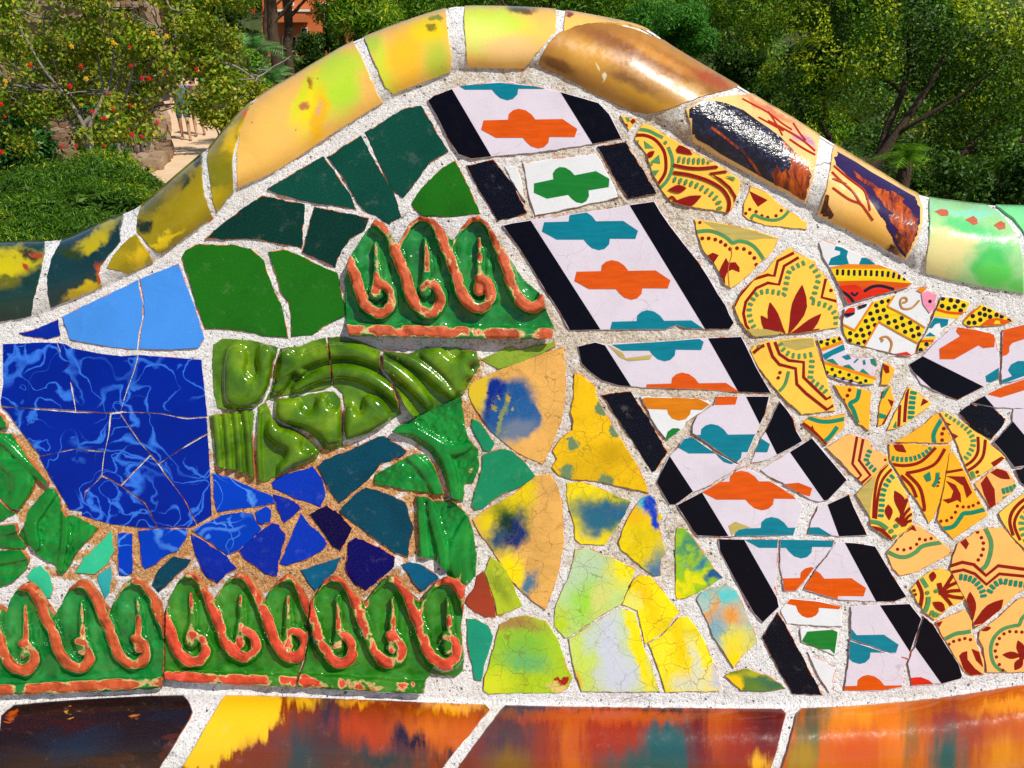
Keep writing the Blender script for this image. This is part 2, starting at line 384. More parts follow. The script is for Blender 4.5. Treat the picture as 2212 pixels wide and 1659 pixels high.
def finish_mesh(name, V, F, MI, mats, uvp, smooth_n=0, label=None):
    """V bench coordinates, uvp sheet pixels per vertex; origin moved to the tile's centre"""
    V = np.asarray(V, float); c = V.mean(0); me = bpy.data.meshes.new(name)
    me.from_pydata((V - c).tolist(), [], F); me.update()
    me.polygons.foreach_set('material_index', MI)
    uvl = me.uv_layers.new(name='plan'); li = np.zeros(len(me.loops), np.int32); me.loops.foreach_get('vertex_index', li)
    uv = np.asarray(uvp, float)[li]; uv = np.stack([uv[:, 0] / 1000, -uv[:, 1] / 1000], 1).astype(np.float32)
    uvl.data.foreach_set('uv', uv.ravel())
    if smooth_n: me.polygons.foreach_set('use_smooth', [i < smooth_n for i in range(len(me.polygons))])
    o = link(name, me, BENCH, mats); o.location = c.tolist()
    if label: o['label'] = label
    return o
TILES = []
def tile(rc, pts, mat, prints=(), h=2.7, amp=0.55, label=None, name='mosaic_tile', tilt=1.0, seed=None, gap=-0.7, chip=0.2, bev=1.4):
    P = ccw(crop(rc, pts) if isinstance(pts, str) else list(pts)); rnd = random.Random(len(TILES) * 13 + 5 if seed is None else seed)
    if gap: P = inset(P, gap)
    cx = sum(p[0] for p in P) / len(P); cy = sum(p[1] for p in P) / len(P)
    gx, gy = rnd.gauss(0, 0.007) * tilt, rnd.gauss(0, 0.007) * tilt; h = h + rnd.uniform(-0.25, 0.25)
    zb = float(Zs(np.array([cx]), np.array([cy]))[0])
    size = 0.000384
    def zf(q): return zb + h * MM + ((q[:, 0] - cx) * gx + (q[:, 1] - cy) * gy) * size
    O = ccw(rough_outline(P, amp, rnd)); I = inset(O, bev); n = len(O)
    Oa, Ia = np.array(O), np.array(I)
    V = []; UVP = []; F = []; MI = []
    for q, dz in ((Ia, 0.0), (Oa, -0.55 * MM)):
        V += W(q[:, 0], q[:, 1], zf(q) + dz).tolist(); UVP += q.tolist()
    V += W(Oa[:, 0], Oa[:, 1], np.full(n, zb - 1.5 * MM)).tolist(); UVP += O
    # sheet y runs downwards, so counter-clockwise in pixels is clockwise seen from the front
    F.append(list(range(n))[::-1]); MI.append(0)
    run = 0
    for i in range(n):
        j = (i + 1) % n
        run = run - 1 if run > 0 else (rnd.randint(1, 4) if rnd.random() < chip else 0)
        F.append([n + i, n + j, j, i][::1]); MI.append(1 if run else 0)
        F.append([2 * n + i, 2 * n + j, n + j, n + i]); MI.append(1)
    mats = [mat, BISC]
    Pc = inset(P, 1.3); cl = [Pc] if is_convex(Pc) else tri(Pc)
    bb = [(min(p[0] for p in c), min(p[1] for p in c), max(p[0] for p in c), max(p[1] for p in c)) for c in cl]
    for k, (c, polys) in enumerate(prints):
        m = ink(c)
        if m not in mats: mats.append(m)
        mi = mats.index(m); dz = (0.10 + 0.06 * k) * MM
        for S_ in polys:
            x0 = min(p[0] for p in S_); x1 = max(p[0] for p in S_); y0 = min(p[1] for p in S_); y1 = max(p[1] for p in S_)
            subs = [S_] if (is_convex(S_) or len(cl) == 1) else tri(S_)
            for c_, b in zip(cl, bb):
                if x1 < b[0] or x0 > b[2] or y1 < b[1] or y0 > b[3]: continue
                for s_ in subs:
                    q = clip_convex(s_, c_)
                    if len(q) < 3 or abs(area2(q)) < 0.3: continue
                    qa = np.array(q); s0 = len(V)
                    V += W(qa[:, 0], qa[:, 1], zf(qa) + dz).tolist(); UVP += q
                    F.append(list(range(s0, s0 + len(q)))[::-1]); MI.append(mi)
    o = finish_mesh(name, V, F, MI, mats, UVP, 0, label); TILES.append(o)
    return o

def inside(P, X, Y):
    r = np.zeros(X.shape, bool); n = len(P)
    for i in range(n):
        x1, y1 = P[i - 1]; x2, y2 = P[i]
        c = ((y1 > Y) != (y2 > Y)) & (X < (x2 - x1) * (Y - y1) / (y2 - y1 + 1e-12) + x1); r ^= c
    return r
def curved_tile(pts, mat, step=7.0, h=3.0, height=None, name='coping_tile', label=None, amp=0.5, attrs=None, wrap=True, mats=None, depth=5.0, edge_drop=0.7, prints=()):
    """a tile that follows the curved surface (or carries relief): outline plus interior points, triangulated"""
    P = ccw(list(pts)); rnd = random.Random(len(TILES) * 17 + 3)
    O = []
    n0 = len(P)
    for i in range(n0):                                  # roughen only edges that are not on the silhouette
        a = np.array(P[i]); b = np.array(P[(i + 1) % n0]); L = np.linalg.norm(b - a); k = max(1, int(round(L / step)))
        onsil = wrap and abs(a[1] - uc_y(a[0])) < 1.0 and abs(b[1] - uc_y(b[0])) < 1.0
        nr = np.array([-(b - a)[1], (b - a)[0]]) / (L + 1e-9); w = 0
        for j in range(k):
            q = a + (b - a) * j / k
            if onsil: q[1] = uc_y(q[0])
            elif j: w = 0.5 * w + rnd.gauss(0, amp); q = q + nr * max(-2, min(2, w))
            O.append(tuple(q))
    O = ccw(O); I = inset(O, 1.6); n = len(O); Oa = np.array(O); Ia = np.array(I)
    sil = np.array([wrap and q[1] <= uc_y(q[0]) + 0.6 for q in O])
    Ia[sil] = Oa[sil]
    x0, y0 = Oa.min(0); x1, y1 = Oa.max(0)
    gx, gy = np.meshgrid(np.arange(x0, x1, step), np.arange(y0, y1, step)); gx = gx.ravel() + 0.31; gy = gy.ravel() + 0.17
    core = [tuple(p) for p in inset([tuple(q) for q in Ia], step * 0.55)]
    k = inside(core, gx, gy); pts_in = list(zip(gx[k], gy[k]))
    if sil.any():
        for q in Oa[sil]:
            for dd in (1.0, 2.5, 5.0, 9.0):
                d, par = seg_dist(np.array([q[0]]), np.array([q[1]]), LC[::2])
                pi = int(par[0]); A = LC[::2][pi]; u = A - q; u = u / (np.linalg.norm(u) + 1e-9); p = q + u * dd
                if inside(core, np.array([p[0]]), np.array([p[1]]))[0]: pts_in.append(tuple(p))
    allp = [Vector(q) for q in Ia.tolist()] + [Vector((float(a), float(b))) for a, b in pts_in]
    vo, eo, fo, ov, oe, of = delaunay_2d_cdt(allp, [], [list(range(n))], 1, 1e-4)
    vo = np.array([(v[0], v[1]) for v in vo]); nv = len(vo)
    back = {}
    for newi, olds in enumerate(ov):
        for q in olds: back[q] = newi
    hz = height(vo[:, 0], vo[:, 1]) if height else 0.0
    zt = Zs(vo[:, 0], vo[:, 1]) + h * MM + hz
    V = W(vo[:, 0], vo[:, 1], zt).tolist(); UVP = vo.tolist(); F = []; MI = []
    for f in fo:
        q = [vo[i] for i in f]
        F.append(list(f)[::-1] if area2([tuple(x) for x in q]) > 0 else list(f)); MI.append(0)
    nsm = len(F)
    hb = height(Oa[:, 0], Oa[:, 1]) if height else np.zeros(n)
    dup = len(V); V += [V[back.get(i, i)] for i in range(n)]; UVP += [UVP[back.get(i, i)] for i in range(n)]
    zo = Zs(Oa[:, 0], Oa[:, 1]); base = len(V); steep = np.where(Oa[:, 1] < lc_y(Oa[:, 0]), coping_a(Oa[:, 0], Oa[:, 1]), 0) > 0.4
    V += W(Oa[:, 0], Oa[:, 1], zo + h * MM + hb * 0.9 - edge_drop * MM * (~sil) * np.clip(1 - 1.4 * np.where(Oa[:, 1] < lc_y(Oa[:, 0]), coping_a(Oa[:, 0], Oa[:, 1]), 0), 0.05, 1)).tolist(); UVP += O
    cx_, cy_ = Oa[:, 0], np.maximum(Oa[:, 1], uc_y(Oa[:, 0]) + 3.5)
    tx = W(cx_ + 1.5, cy_, Zs(cx_ + 1.5, cy_)) - W(cx_ - 1.5, cy_, Zs(cx_ - 1.5, cy_)); ty = W(cx_, cy_ - 1.5, Zs(cx_, cy_ - 1.5)) - W(cx_, cy_ + 1.5, Zs(cx_, cy_ + 1.5))
    nn = np.cross(tx, ty); nn /= np.linalg.norm(nn, axis=1)[:, None] + 1e-12
    V += (np.array(V[-n:]) - nn * depth * MM).tolist(); UVP += O
    for i in range(n):
        j = (i + 1) % n
        if not (sil[i] and sil[j]):
            F.append([base + i, base + j, dup + j, dup + i]); MI.append(0)
            F.append([base + n + i, base + n + j, base + j, base + i]); MI.append(0 if steep[i] else 1)
    if sil.any():                                         # carry the glaze over the crest to the far side
        rows = [(0.02, 6), (0.06, 12), (0.14, 20), (0.28, 28), (0.48, 34)]
        Wd = 150.0; prev = {i: back.get(i, i) for i in range(n) if sil[i]}
        ups = {}
        for i in prev:
            d, par = seg_dist(Oa[i:i + 1, 0], Oa[i:i + 1, 1], LC[::2]); A = LC[::2][int(par[0])]; u = A - Oa[i]; ups[i] = u / (np.linalg.norm(u) + 1e-9)
        for (dr, dz) in rows:
            cur = {}
            for i in prev:
                q = Oa[i] + ups[i] * dr * Wd; z = zo[i] + h * MM - dz * MM
                cur[i] = len(V); V.append(W(q[0], q[1], z).tolist()); UVP.append((Oa[i] - ups[i] * dz * 2.2).tolist())
            for i in prev:
                j = (i + 1) % n
                if j in prev: F.append([prev[i], prev[j], cur[j], cur[i]]); MI.append(0)
            prev = cur
    mm_ = list(mats or [mat, BISC]); c_in = inset([tuple(q) for q in P], 2.0)
    for k, (c, polys) in enumerate(prints):
        if ink(c) not in mm_: mm_.append(ink(c))
        for S_ in polys:
            q = np.array(S_)
            if len(S_) > 4 or np.ptp(q[:, 0]) > 14:
                xs_, ys_ = np.meshgrid(np.arange(q[:, 0].min(), q[:, 0].max(), 6.0), np.arange(q[:, 1].min(), q[:, 1].max(), 6.0)); xs_ = xs_.ravel() + 0.2; ys_ = ys_.ravel() + 0.1
                kk = inside(inset(S_, 2.5), xs_, ys_); ap = [Vector(v) for v in S_] + [Vector((float(a), float(b))) for a, b in zip(xs_[kk], ys_[kk])]
                pv, _, pf, _, _, _ = delaunay_2d_cdt(ap, [], [list(range(len(S_)))], 1, 1e-4); q = np.array([(v[0], v[1]) for v in pv]); pf = [list(f) for f in pf]
            else: pf = [list(range(len(S_)))]
            ok = inside(c_in, q[:, 0], q[:, 1]); s0 = len(V)
            V += W(q[:, 0], q[:, 1], Zs(q[:, 0], q[:, 1]) + (h + 0.16 + 0.06 * k) * MM).tolist(); UVP += q.tolist()
            for f in pf:
                if all(ok[i] for i in f): F.append([s0 + i for i in f][::-1]); MI.append(mm_.index(ink(c)))
    o = finish_mesh(name, V, F, MI, mm_, UVP, 0, label)
    sm = [False] * len(F)
    for i, f in enumerate(F): sm[i] = MI[i] != 1 and not (nsm <= i and len(f) == 4 and f[0] >= base and f[0] < base + 2 * n)
    o.data.polygons.foreach_set('use_smooth', sm)
    if attrs is not None:
        a = o.data.attributes.new('wear', 'FLOAT', 'POINT'); up = np.array(UVP)
        a.data.foreach_set('value', attrs(up[:, 0], up[:, 1]).astype(np.float32))
    TILES.append(o)
    return o
def on_coping(left, right, lo=2.0):
    """outline of a coping tile between two joints given top to bottom; crest and lower edge follow the roll"""
    xs = np.linspace(left[0][0], right[0][0], max(4, int(abs(right[0][0] - left[0][0]) / 9)))
    top = [(x, float(uc_y(x))) for x in xs]
    xb = np.linspace(right[-1][0], left[-1][0], max(4, int(abs(right[-1][0] - left[-1][0]) / 14)))
    bot = [(x, float(lc_y(x)) - lo) for x in xb]
    return top + list(right[1:-1]) + bot + list(left[1:-1])[::-1]

# ------------------------------------------------------------------ mortar bed of the bench back
def mortar_mat():
    t = NT('mortar'); uv = t.plan(); ob = t.obj()
    stain = t.node('ShaderNodeAttribute', attribute_name='stain').outputs['Fac']
    grey = t.node('ShaderNodeAttribute', attribute_name='age').outputs['Fac']
    n1 = t.noise(uv, 130, 5, 0.8); n2 = t.noise(uv, 26, 4, 0.6); n3 = t.noise(uv, 170, 3, 0.75); n4 = t.noise(uv, 300, 2, 0.6, 0.3)
    white = t.colors(n1, [(0.30, (0.30, 0.28, 0.28)), (0.41, (0.74, 0.72, 0.72)), (0.52, (0.90, 0.89, 0.89)), (0.72, (0.94, 0.93, 0.92))])
    old = t.colors(n1, [(0.29, (0.13, 0.09, 0.06)), (0.41, (0.46, 0.37, 0.28)), (0.52, (0.70, 0.60, 0.48)), (0.68, (0.90, 0.84, 0.76))])
    rust = t.colors(n1, [(0.28, (0.14, 0.05, 0.02)), (0.44, (0.52, 0.22, 0.06)), (0.60, (0.80, 0.48, 0.20)), (0.75, (0.86, 0.66, 0.42))])
    g = t.ramp(t.math('ADD', grey, t.math('MULTIPLY', t.math('SUBTRACT', n2, 0.5), 1.6)), 0.25, 0.75)
    s = t.ramp(t.math('ADD', stain, t.math('MULTIPLY', t.math('SUBTRACT', n2, 0.5), 1.8)), 0.42, 0.66)
    col = t.mix(g, white, old); col = t.mix(s, col, rust)
    wash = t.noise(uv, 7, 5, 0.7, 0.6); col = t.mix(t.ramp(wash, 0.48, 0.72, 0.0, 0.45), col, (0.62, 0.54, 0.46), 'MULTIPLY')
    crk = t.voro(t.vmath('ADD', uv, t.vmath('SCALE', t.noise(uv, 16, 3, 0.6, 0, True), scale=0.06)), 9, 'DISTANCE_TO_EDGE'); col = t.mix(t.math('MULTIPLY', t.ramp(crk, 0.0, 0.012, 0.8, 0.0), t.ramp(t.noise(uv, 6, 2), 0.48, 0.58)), col, (0.12, 0.09, 0.07))
    pit = t.ramp(n3, 0.42, 0.35, 0.0, 0.9); col = t.mix(pit, col, (0.10, 0.085, 0.09))
    spark = t.ramp(n4, 0.60, 0.68, 0.0, 0.8); col = t.mix(spark, col, (0.90, 0.89, 0.88))
    vp = t.voro(uv, 70, 'F1'); big = t.math('MULTIPLY', t.ramp(vp, 0.16, 0.24, 1.0, 0.0), t.ramp(t.noise(uv, 50, 2), 0.56, 0.62))
    col = t.mix(t.math('MULTIPLY', big, 0.85), col, (0.05, 0.04, 0.045))
    h = t.math('SUBTRACT', t.math('ADD', t.math('MULTIPLY', n1, 1.0), t.math('MULTIPLY', n3, 0.8)), t.math('MULTIPLY', big, 0.7))
    t.bump(h, 0.9, 0.003)
    return t.done(col, 0.92, 0.15)
MORTAR = mortar_mat()
xs = np.arange(-330, 2560, 4.6)
ss = np.concatenate([[0, 0.002, 0.005, 0.009, 0.014], np.arange(0.019, 1.0, 0.0031)])
gxx, gss = np.meshgrid(xs, ss)
gyy = (uc_y(gxx) + 2.5) + gss * (1890 - uc_y(gxx))
def mortar_h(X, Y):
    n = vnoise(X + 999, Y + 999, 13, 1) * 0.5 + vnoise(X + 999, Y + 999, 6, 2) * 0.3 + vnoise(X + 999, Y + 999, 60, 3) * 0.5
    return np.minimum(1.15 + 2.2 * (n - 0.65), 1.65) * MM
a_ = np.where(gyy < lc_y(gxx), coping_a(gxx, gyy), 0)
zz = Zs(gxx, gyy) + (mortar_h(gxx, gyy) + np.where(a_ > 0, 0.9 * MM, 0)) * (1 - a_ ** 3) - 4 * MM * a_ ** 5
Vm = W(gxx.ravel(), gyy.ravel(), zz.ravel())
nr, nc = gxx.shape; idx = np.arange(nr * nc).reshape(nr, nc)
Q = np.stack([idx[1:, :-1], idx[1:, 1:], idx[:-1, 1:], idx[:-1, :-1]], -1).reshape(-1, 4)
me = fast_mesh('mortar_bed', Vm, Q, True)
uvl = me.uv_layers.new(name='plan'); li = np.zeros(len(me.loops), np.int32); me.loops.foreach_get('vertex_index', li)
uvl.data.foreach_set('uv', np.stack([gxx.ravel()[li] / 1000, -gyy.ravel()[li] / 1000], 1).astype(np.float32).ravel())
def region(X, Y, spots):
    r = np.zeros(X.shape)
    for cx, cy, rx, ry, v in spots: r = np.maximum(r, v * np.clip(1.6 - np.hypot((X - cx) / rx, (Y - cy) / ry), 0, 1))
    return r
st = 0.86 * region(gxx, gyy, [(330, 1140, 210, 140, 0.9), (640, 1120, 260, 170, 1.0), (60, 1020, 60, 130, 0.8), (860, 1100, 140, 140, 0.8), (1020, 860, 40, 90, 0.8), (460, 1230, 480, 32, 0.75), (1050, 1300, 70, 60, 0.6), (720, 1260, 330, 40, 0.8)])
ag = region(gxx, gyy, [(1330, 430, 260, 160, 0.75), (1480, 850, 330, 200, 0.75), (1100, 1000, 130, 240, 0.7), (1130, 180, 260, 60, 0.55), (1500, 320, 190, 140, 0.62), (1400, 1150, 200, 160, 0.6), (1900, 900, 220, 260, 0.45), (2000, 1250, 200, 140, 0.35), (1230, 720, 200, 70, 0.8)])
for nm, arr in (('stain', st), ('age', ag)):
    a = me.attributes.new(nm, 'FLOAT', 'POINT'); a.data.foreach_set('value', arr.ravel().astype(np.float32))
link('mortar_bed', me, BENCH, [MORTAR])
def render_mat():
    t = NT('lime_render'); p = t.obj(); n = t.noise(p, 18, 6, 0.7)
    col = t.colors(n, [(0.3, (0.40, 0.36, 0.31)), (0.5, (0.58, 0.54, 0.48)), (0.7, (0.68, 0.65, 0.60))]); sp = t.ramp(t.noise(p, 260, 3, 0.7), 0.42, 0.34, 0.0, 0.8); col = t.mix(sp, col, (0.16, 0.14, 0.13))
    t.bump(t.noise(p, 140, 5, 0.75), 0.6, 0.003); return t.done(col, 0.9, 0.15)
RENDERED = render_mat()
# masonry core behind the mortar: follows the crest, 11 cm deep, down to the seat
xc = np.arange(-330, 2560, 12.0); yt = uc_y(xc) + 7
ring = []
for f, z in ((0.0, -22.0), (0.02, -34.0), (0.10, -52.0), (0.25, -62.0)):
    ring.append(W(xc, yt + f * 150, np.full(xc.shape, z * MM)))
low = W(xc, np.full(xc.shape, 1930.0), np.full(xc.shape, -62 * MM)); low[:, 1] = 0.0
lowf = W(xc, np.full(xc.shape, 1890.0), np.full(xc.shape, 0 * MM))
ring += [low]
Vc = np.concatenate(ring); k = len(xc)
Qc = np.concatenate([np.stack([np.arange(k - 1) + r * k, np.arange(1, k) + r * k, np.arange(1, k) + (r + 1) * k, np.arange(k - 1) + (r + 1) * k], -1) for r in range(len(ring) - 1)])
link('masonry_core', fast_mesh('masonry_core', Vc, Qc, True), BENCH, [RENDERED])
for s_, col_i in ((0, 0), (1, -1)):                        # close the two ends
    front = [Vm.reshape(nr, nc, 3)[i, col_i] for i in range(0, nr, 6)]; backp = [r[col_i] for r in ring]
    pts = [tuple(p) for p in front] + [tuple(p) for p in backp[::-1]]
    link('end_face', mesh('end_face', pts, [list(range(len(pts)))]), BENCH, [RENDERED])

# ------------------------------------------------------------------ glazes
g_grass = glaze('glaze_grass_green', (28, 106, 12), speck=0.25, mottle=0.10)
g_bottle = glaze('glaze_bottle_green', (8, 72, 58), speck=0.3, mottle=0.08)
g_bottle2 = glaze('glaze_dark_bottle_green', (5, 52, 42), speck=0.3, mottle=0.08)
g_sky = glaze('glaze_sky_blue', (70, 146, 236), mottle=0.06, rough=0.18)
g_cobalt = glaze('glaze_cobalt', (0, 38, 160), mottle=0.08)
g_cobalt2 = glaze('glaze_bright_cobalt', (0, 52, 184), mottle=0.08)
g_navy = glaze('glaze_navy', (4, 2, 92), mottle=0.08, speck=0.15)
g_navy2 = glaze('glaze_deep_navy', (8, 0, 62), mottle=0.08, speck=0.15)
g_petrol = glaze('glaze_petrol', (0, 66, 88), mottle=0.12, speck=0.15)
g_petrol2 = glaze('glaze_bright_petrol', (0, 92, 130), mottle=0.12)
g_mint = glaze('glaze_mint', (52, 196, 148), mottle=0.08)
g_aqua = glaze('glaze_aqua', (48, 176, 178), mottle=0.08)
g_jade = glaze('glaze_jade', (22, 136, 92), speck=0.35, mottle=0.08)
g_jade2 = glaze('glaze_sea_green', (24, 148, 116), speck=0.35, mottle=0.08)
g_white = glaze('glaze_lilac_white', (222, 212, 226), stains=0.75, mottle=0.04, rough=0.16)
g_cool = glaze('glaze_cool_white', (230, 232, 236), stains=0.4, mottle=0.03, rough=0.16)
g_black = glaze('glaze_black', (8, 9, 25), speck=0.12, mottle=0.1, rough=0.2, spec=0.12)
g_yellow = glaze('glaze_chrome_yellow', (255, 204, 78), mottle=0.05, rough=0.18)
g_peach = glaze('glaze_peach_yellow', (255, 190, 104), mottle=0.05, rough=0.18)
g_orange = glaze('glaze_marigold', (255, 184, 40), mottle=0.05, rough=0.18)
def veined(name, base, vein, amt=1.0):
    t = NT(name); uv = t.plan(); c = alb(base)
    w = t.vmath('ADD', uv, t.vmath('SCALE', t.vmath('SUBTRACT', t.noise(uv, 7, 2, 0.5, 0.0, True), (0.5, 0.5, 0.5)), scale=0.22))
    w = t.vmath('ADD', w, t.vmath('SCALE', t.vmath('SUBTRACT', t.noise(uv, 28, 3, 0.55, 0.0, True), (0.5, 0.5, 0.5)), scale=0.03))
    col = t.colors(t.noise(uv, 8, 3), [(0.3, tuple(v * 0.86 for v in c)), (0.7, tuple(v * 1.1 for v in c))])
    f = None
    for sc, lev, wd, seed in ((7.0, 0.50, 0.017, 0.0), (7.0, 0.40, 0.010, 0.0), (9.0, 0.53, 0.014, 3.7), (5.0, 0.47, 0.007, 8.1)):
        n = t.noise(t.vmath('ADD', w, (seed, seed * 2, 0)), sc, 0.6, 0.45, 0.0)
        d = t.math('ABSOLUTE', t.math('SUBTRACT', n, lev))
        wide = t.ramp(t.noise(t.vmath('ADD', uv, (seed, 2, 0)), 15, 1), 0.34, 0.72, wd * 0.35, wd * 2.2)
        line = t.math('SUBTRACT', 1.0, t.math('DIVIDE', d, wide), clamp=True)
        line = t.math('MULTIPLY', t.math('POWER', line, 0.7), t.ramp(t.noise(t.vmath('ADD', uv, (seed + 5, 1, 0)), 6, 1), 0.42, 0.56))
        f = line if f is None else t.math('MAXIMUM', f, line)
    col = t.mix(t.math('MULTIPLY', f, 0.85 * amt, clamp=True), col, alb(vein))
    t.bump(t.noise(uv, 60, 3), 0.1, 0.001)
    MATS[name] = t.done(col, t.ramp(t.noise(uv, 40, 4, 0.7), 0.3, 0.8, 0.09, 0.24), 0.14); return MATS[name]
g_vein = veined('glaze_veined_cobalt', (0, 34, 152), (62, 134, 250), 0.95)
g_vein2 = veined('glaze_veined_bright_blue', (0, 60, 190), (90, 160, 250))

# ------------------------------------------------------------------ left: blues and greens
tile('10', '540,1080 850,925 1190,760 1232,950 1230,1070 1197,1230 1182,1360 1050,1350 880,1330 720,1300 605,1275', g_sky, label='pale sky blue tile')
tile('10', '1207,755 1545,618 1600,780 1690,1020 1765,1265 1710,1350 1600,1355 1450,1362 1200,1357 1215,1230 1248,1070 1247,950', g_sky)
tile('10', '165,1220 330,1180 500,1100 520,1235 410,1270 200,1238', g_cobalt)
tile('10', '1570,565 1600,510 1690,455 1870,460 2010,455 2170,490 2277,590 2312,700 2372,860 2427,970 2452,1080 2477,1180 2490,1255 2312,1245 2212,1220 1990,1190 1775,1175 1690,960 1640,780', g_grass, label='large grass green tile')
tile('F', '789,286 875,234 910,229 968,326 925,355 890,405 870,427 850,413 828,372', g_bottle)
tile('F', '706,339 779,293 825,375 850,417 857,436 866,468 842,484 813,465 790,456 772,438 760,415 740,382', g_bottle)
tile('F', '578,408 640,370 698,338 716,362 742,400 758,425 769,451 678,438 600,420', g_bottle)
tile('F', '443,515 485,480 553,432 566,423 658,442 652,535 640,532 600,525 553,516 500,517', g_bottle2)
tile('F', '679,447 797,471 788,495 758,515 738,540 724,575 653,545', g_bottle2)
tile('F', '889,440 907,412 928,390 953,365 983,347 998,375 1018,415 1028,440 1038,462 978,468 913,466 896,452', g_grass)
tile('11', '110,520 240,495 400,560 560,640 700,700 715,750 740,880 780,1060 640,1130 480,1235 305,1250 300,1060 282,950 205,850 180,720 135,600', g_grass)
# cracked veined cobalt tile: ten pieces set almost edge to edge
for s_ in ('25,-345 360,-358 490,-355 540,-230 600,-50 650,225 400,210 150,205 12,185 5,140 28,0',
           '500,-355 560,-345 630,-305 860,-262 1050,-240 1190,-250 1150,-100 1100,30 1040,235 940,245 660,232 630,30 545,-220',
           '1200,-252 1740,-208 1762,0 1790,278 1640,288 1560,282 1400,250 1200,240 1045,232 1110,30 1160,-100',
           '20,205 300,220 640,248 950,258 935,430 905,580 740,565 620,560 450,600 350,620 190,420 60,240',
           '340,632 460,605 640,568 730,575 900,592 885,680 878,785 800,870 735,920 725,1020 712,1100 600,1085 510,930 420,780',
           '965,262 1035,255 1110,370 1200,500 1295,610 1170,740 1045,868 885,785 895,680 910,585 945,430',
           '1045,248 1200,250 1400,262 1550,295 1620,305 1785,292 1795,420 1680,480 1560,560 1440,640 1375,680 1300,600 1200,480',
           '1795,435 1560,570 1380,690 1450,800 1600,1000 1705,1210 1830,1130 1820,900 1805,600',
           '1300,625 1365,695 1440,805 1590,1000 1695,1215 1640,1238 1368,1240 1310,1120 1255,1020 1055,880 1180,745',
           '882,800 1045,885 1245,1030 1300,1120 1355,1242 1200,1240 950,1210 705,1135 722,1020 742,935 810,870'):
    tile('20', s_, g_vein, amp=0.25, tilt=0.15, h=2.6, chip=0.02, gap=-0.25, bev=0.6, label='piece of a cracked cobalt tile with pale veins')
for s_ in ('1838,775 1960,800 2110,870 2212,915 2352,972 2370,1030 2212,1065 2100,1075 1880,1105 1850,1000',
           '1660,1265 1760,1210 1900,1140 2080,1110 2180,1120 2215,1200 2260,1250 2212,1300 2060,1440 1960,1475 1880,1420 1760,1330',
           '2205,1110 2300,1060 2340,1090 2340,1190 2260,1215 2222,1190',
           '1020,1290 1060,1280 1140,1290 1145,1460 1140,1630 1100,1655 1030,1650 1020,1500',
           '1195,1265 1400,1250 1630,1250 1600,1350 1530,1440 1430,1480 1350,1560 1250,1600 1225,1570 1215,1400'):
    tile('20', s_, g_vein2, label='bright blue shard with pale veins')
tile('20', '1655,1300 1780,1370 1960,1490 1990,1540 2045,1595 1960,1640 1880,1720 1800,1680 1740,1600 1690,1480', g_cobalt)
tile('20', '2065,1440 2212,1310 2270,1260 2350,1195 2400,1210 2470,1300 2440,1420 2410,1520 2395,1659 2290,1640 2180,1560 2100,1500', g_cobalt)
tile('21', '140,850 190,810 330,760 490,715 570,830 600,950 555,1060 380,1000 150,905', g_cobalt2)
tile('21', '150,955 330,1010 395,1070 330,1130 240,1205 180,1080', g_cobalt)
tile('21', '385,1115 430,1180 540,1280 620,1380 580,1430 420,1520 250,1570 205,1550 250,1440 300,1320', g_cobalt2)
tile('21', '460,1130 600,1050 720,1120 830,1240 790,1330 730,1445 660,1400 560,1250', g_navy2)
tile('21', '800,1370 860,1330 950,1360 1080,1420 1200,1500 1190,1575 1090,1670 950,1785 870,1740 790,1640 770,1590 790,1480', g_navy)
tile('21', '530,710 600,650 850,550 1060,455 1110,450 1310,575 1250,630 1080,690 960,830 880,900 720,1030 620,900 570,790', g_petrol)
tile('21', '720,1100 830,970 950,890 1080,930 1290,1020 1320,1150 1360,1240 1330,1370 1310,1495 1200,1460 1080,1380 950,1280 830,1190', g_petrol)
tile('21', '390,1610 560,1550 740,1495 690,1600 620,1690 510,1790 440,1700', g_petrol2)
tile('21', '1255,1560 1330,1540 1440,1570 1550,1640 1580,1680 1480,1760 1430,1790 1360,1720 1320,1640', g_petrol2)
tile('20', '1500,1490 1650,1520 1600,1590 1540,1640 1440,1740 1370,1800 1310,1740 1350,1640 1400,1580', g_petrol)
tile('20', '650,1630 720,1500 870,1370 960,1270 990,1440 920,1560 820,1645', g_mint)
tile('20', '230,1659 280,1600 350,1570 420,1640 460,1760 440,1850 390,1850 330,1780', g_mint)
tile('20', '840,1659 960,1570 970,1640 950,1800 905,1860 870,1760', g_aqua)
tile('21', '1870,300 1930,330 2000,420 2060,510 2020,590 1960,570 1900,450 1860,360', g_jade)
tile('21', '1955,620 2040,580 2140,560 2230,590 2312,660 2412,800 2350,850 2230,910 2100,970 1980,1060 1890,1090 1860,1050 1920,850 1950,740', g_jade)
tile('31', '1820,370 1900,370 2010,430 2045,520 2010,650 1970,770 1945,905 1890,900 1870,780 1830,600', g_jade2)

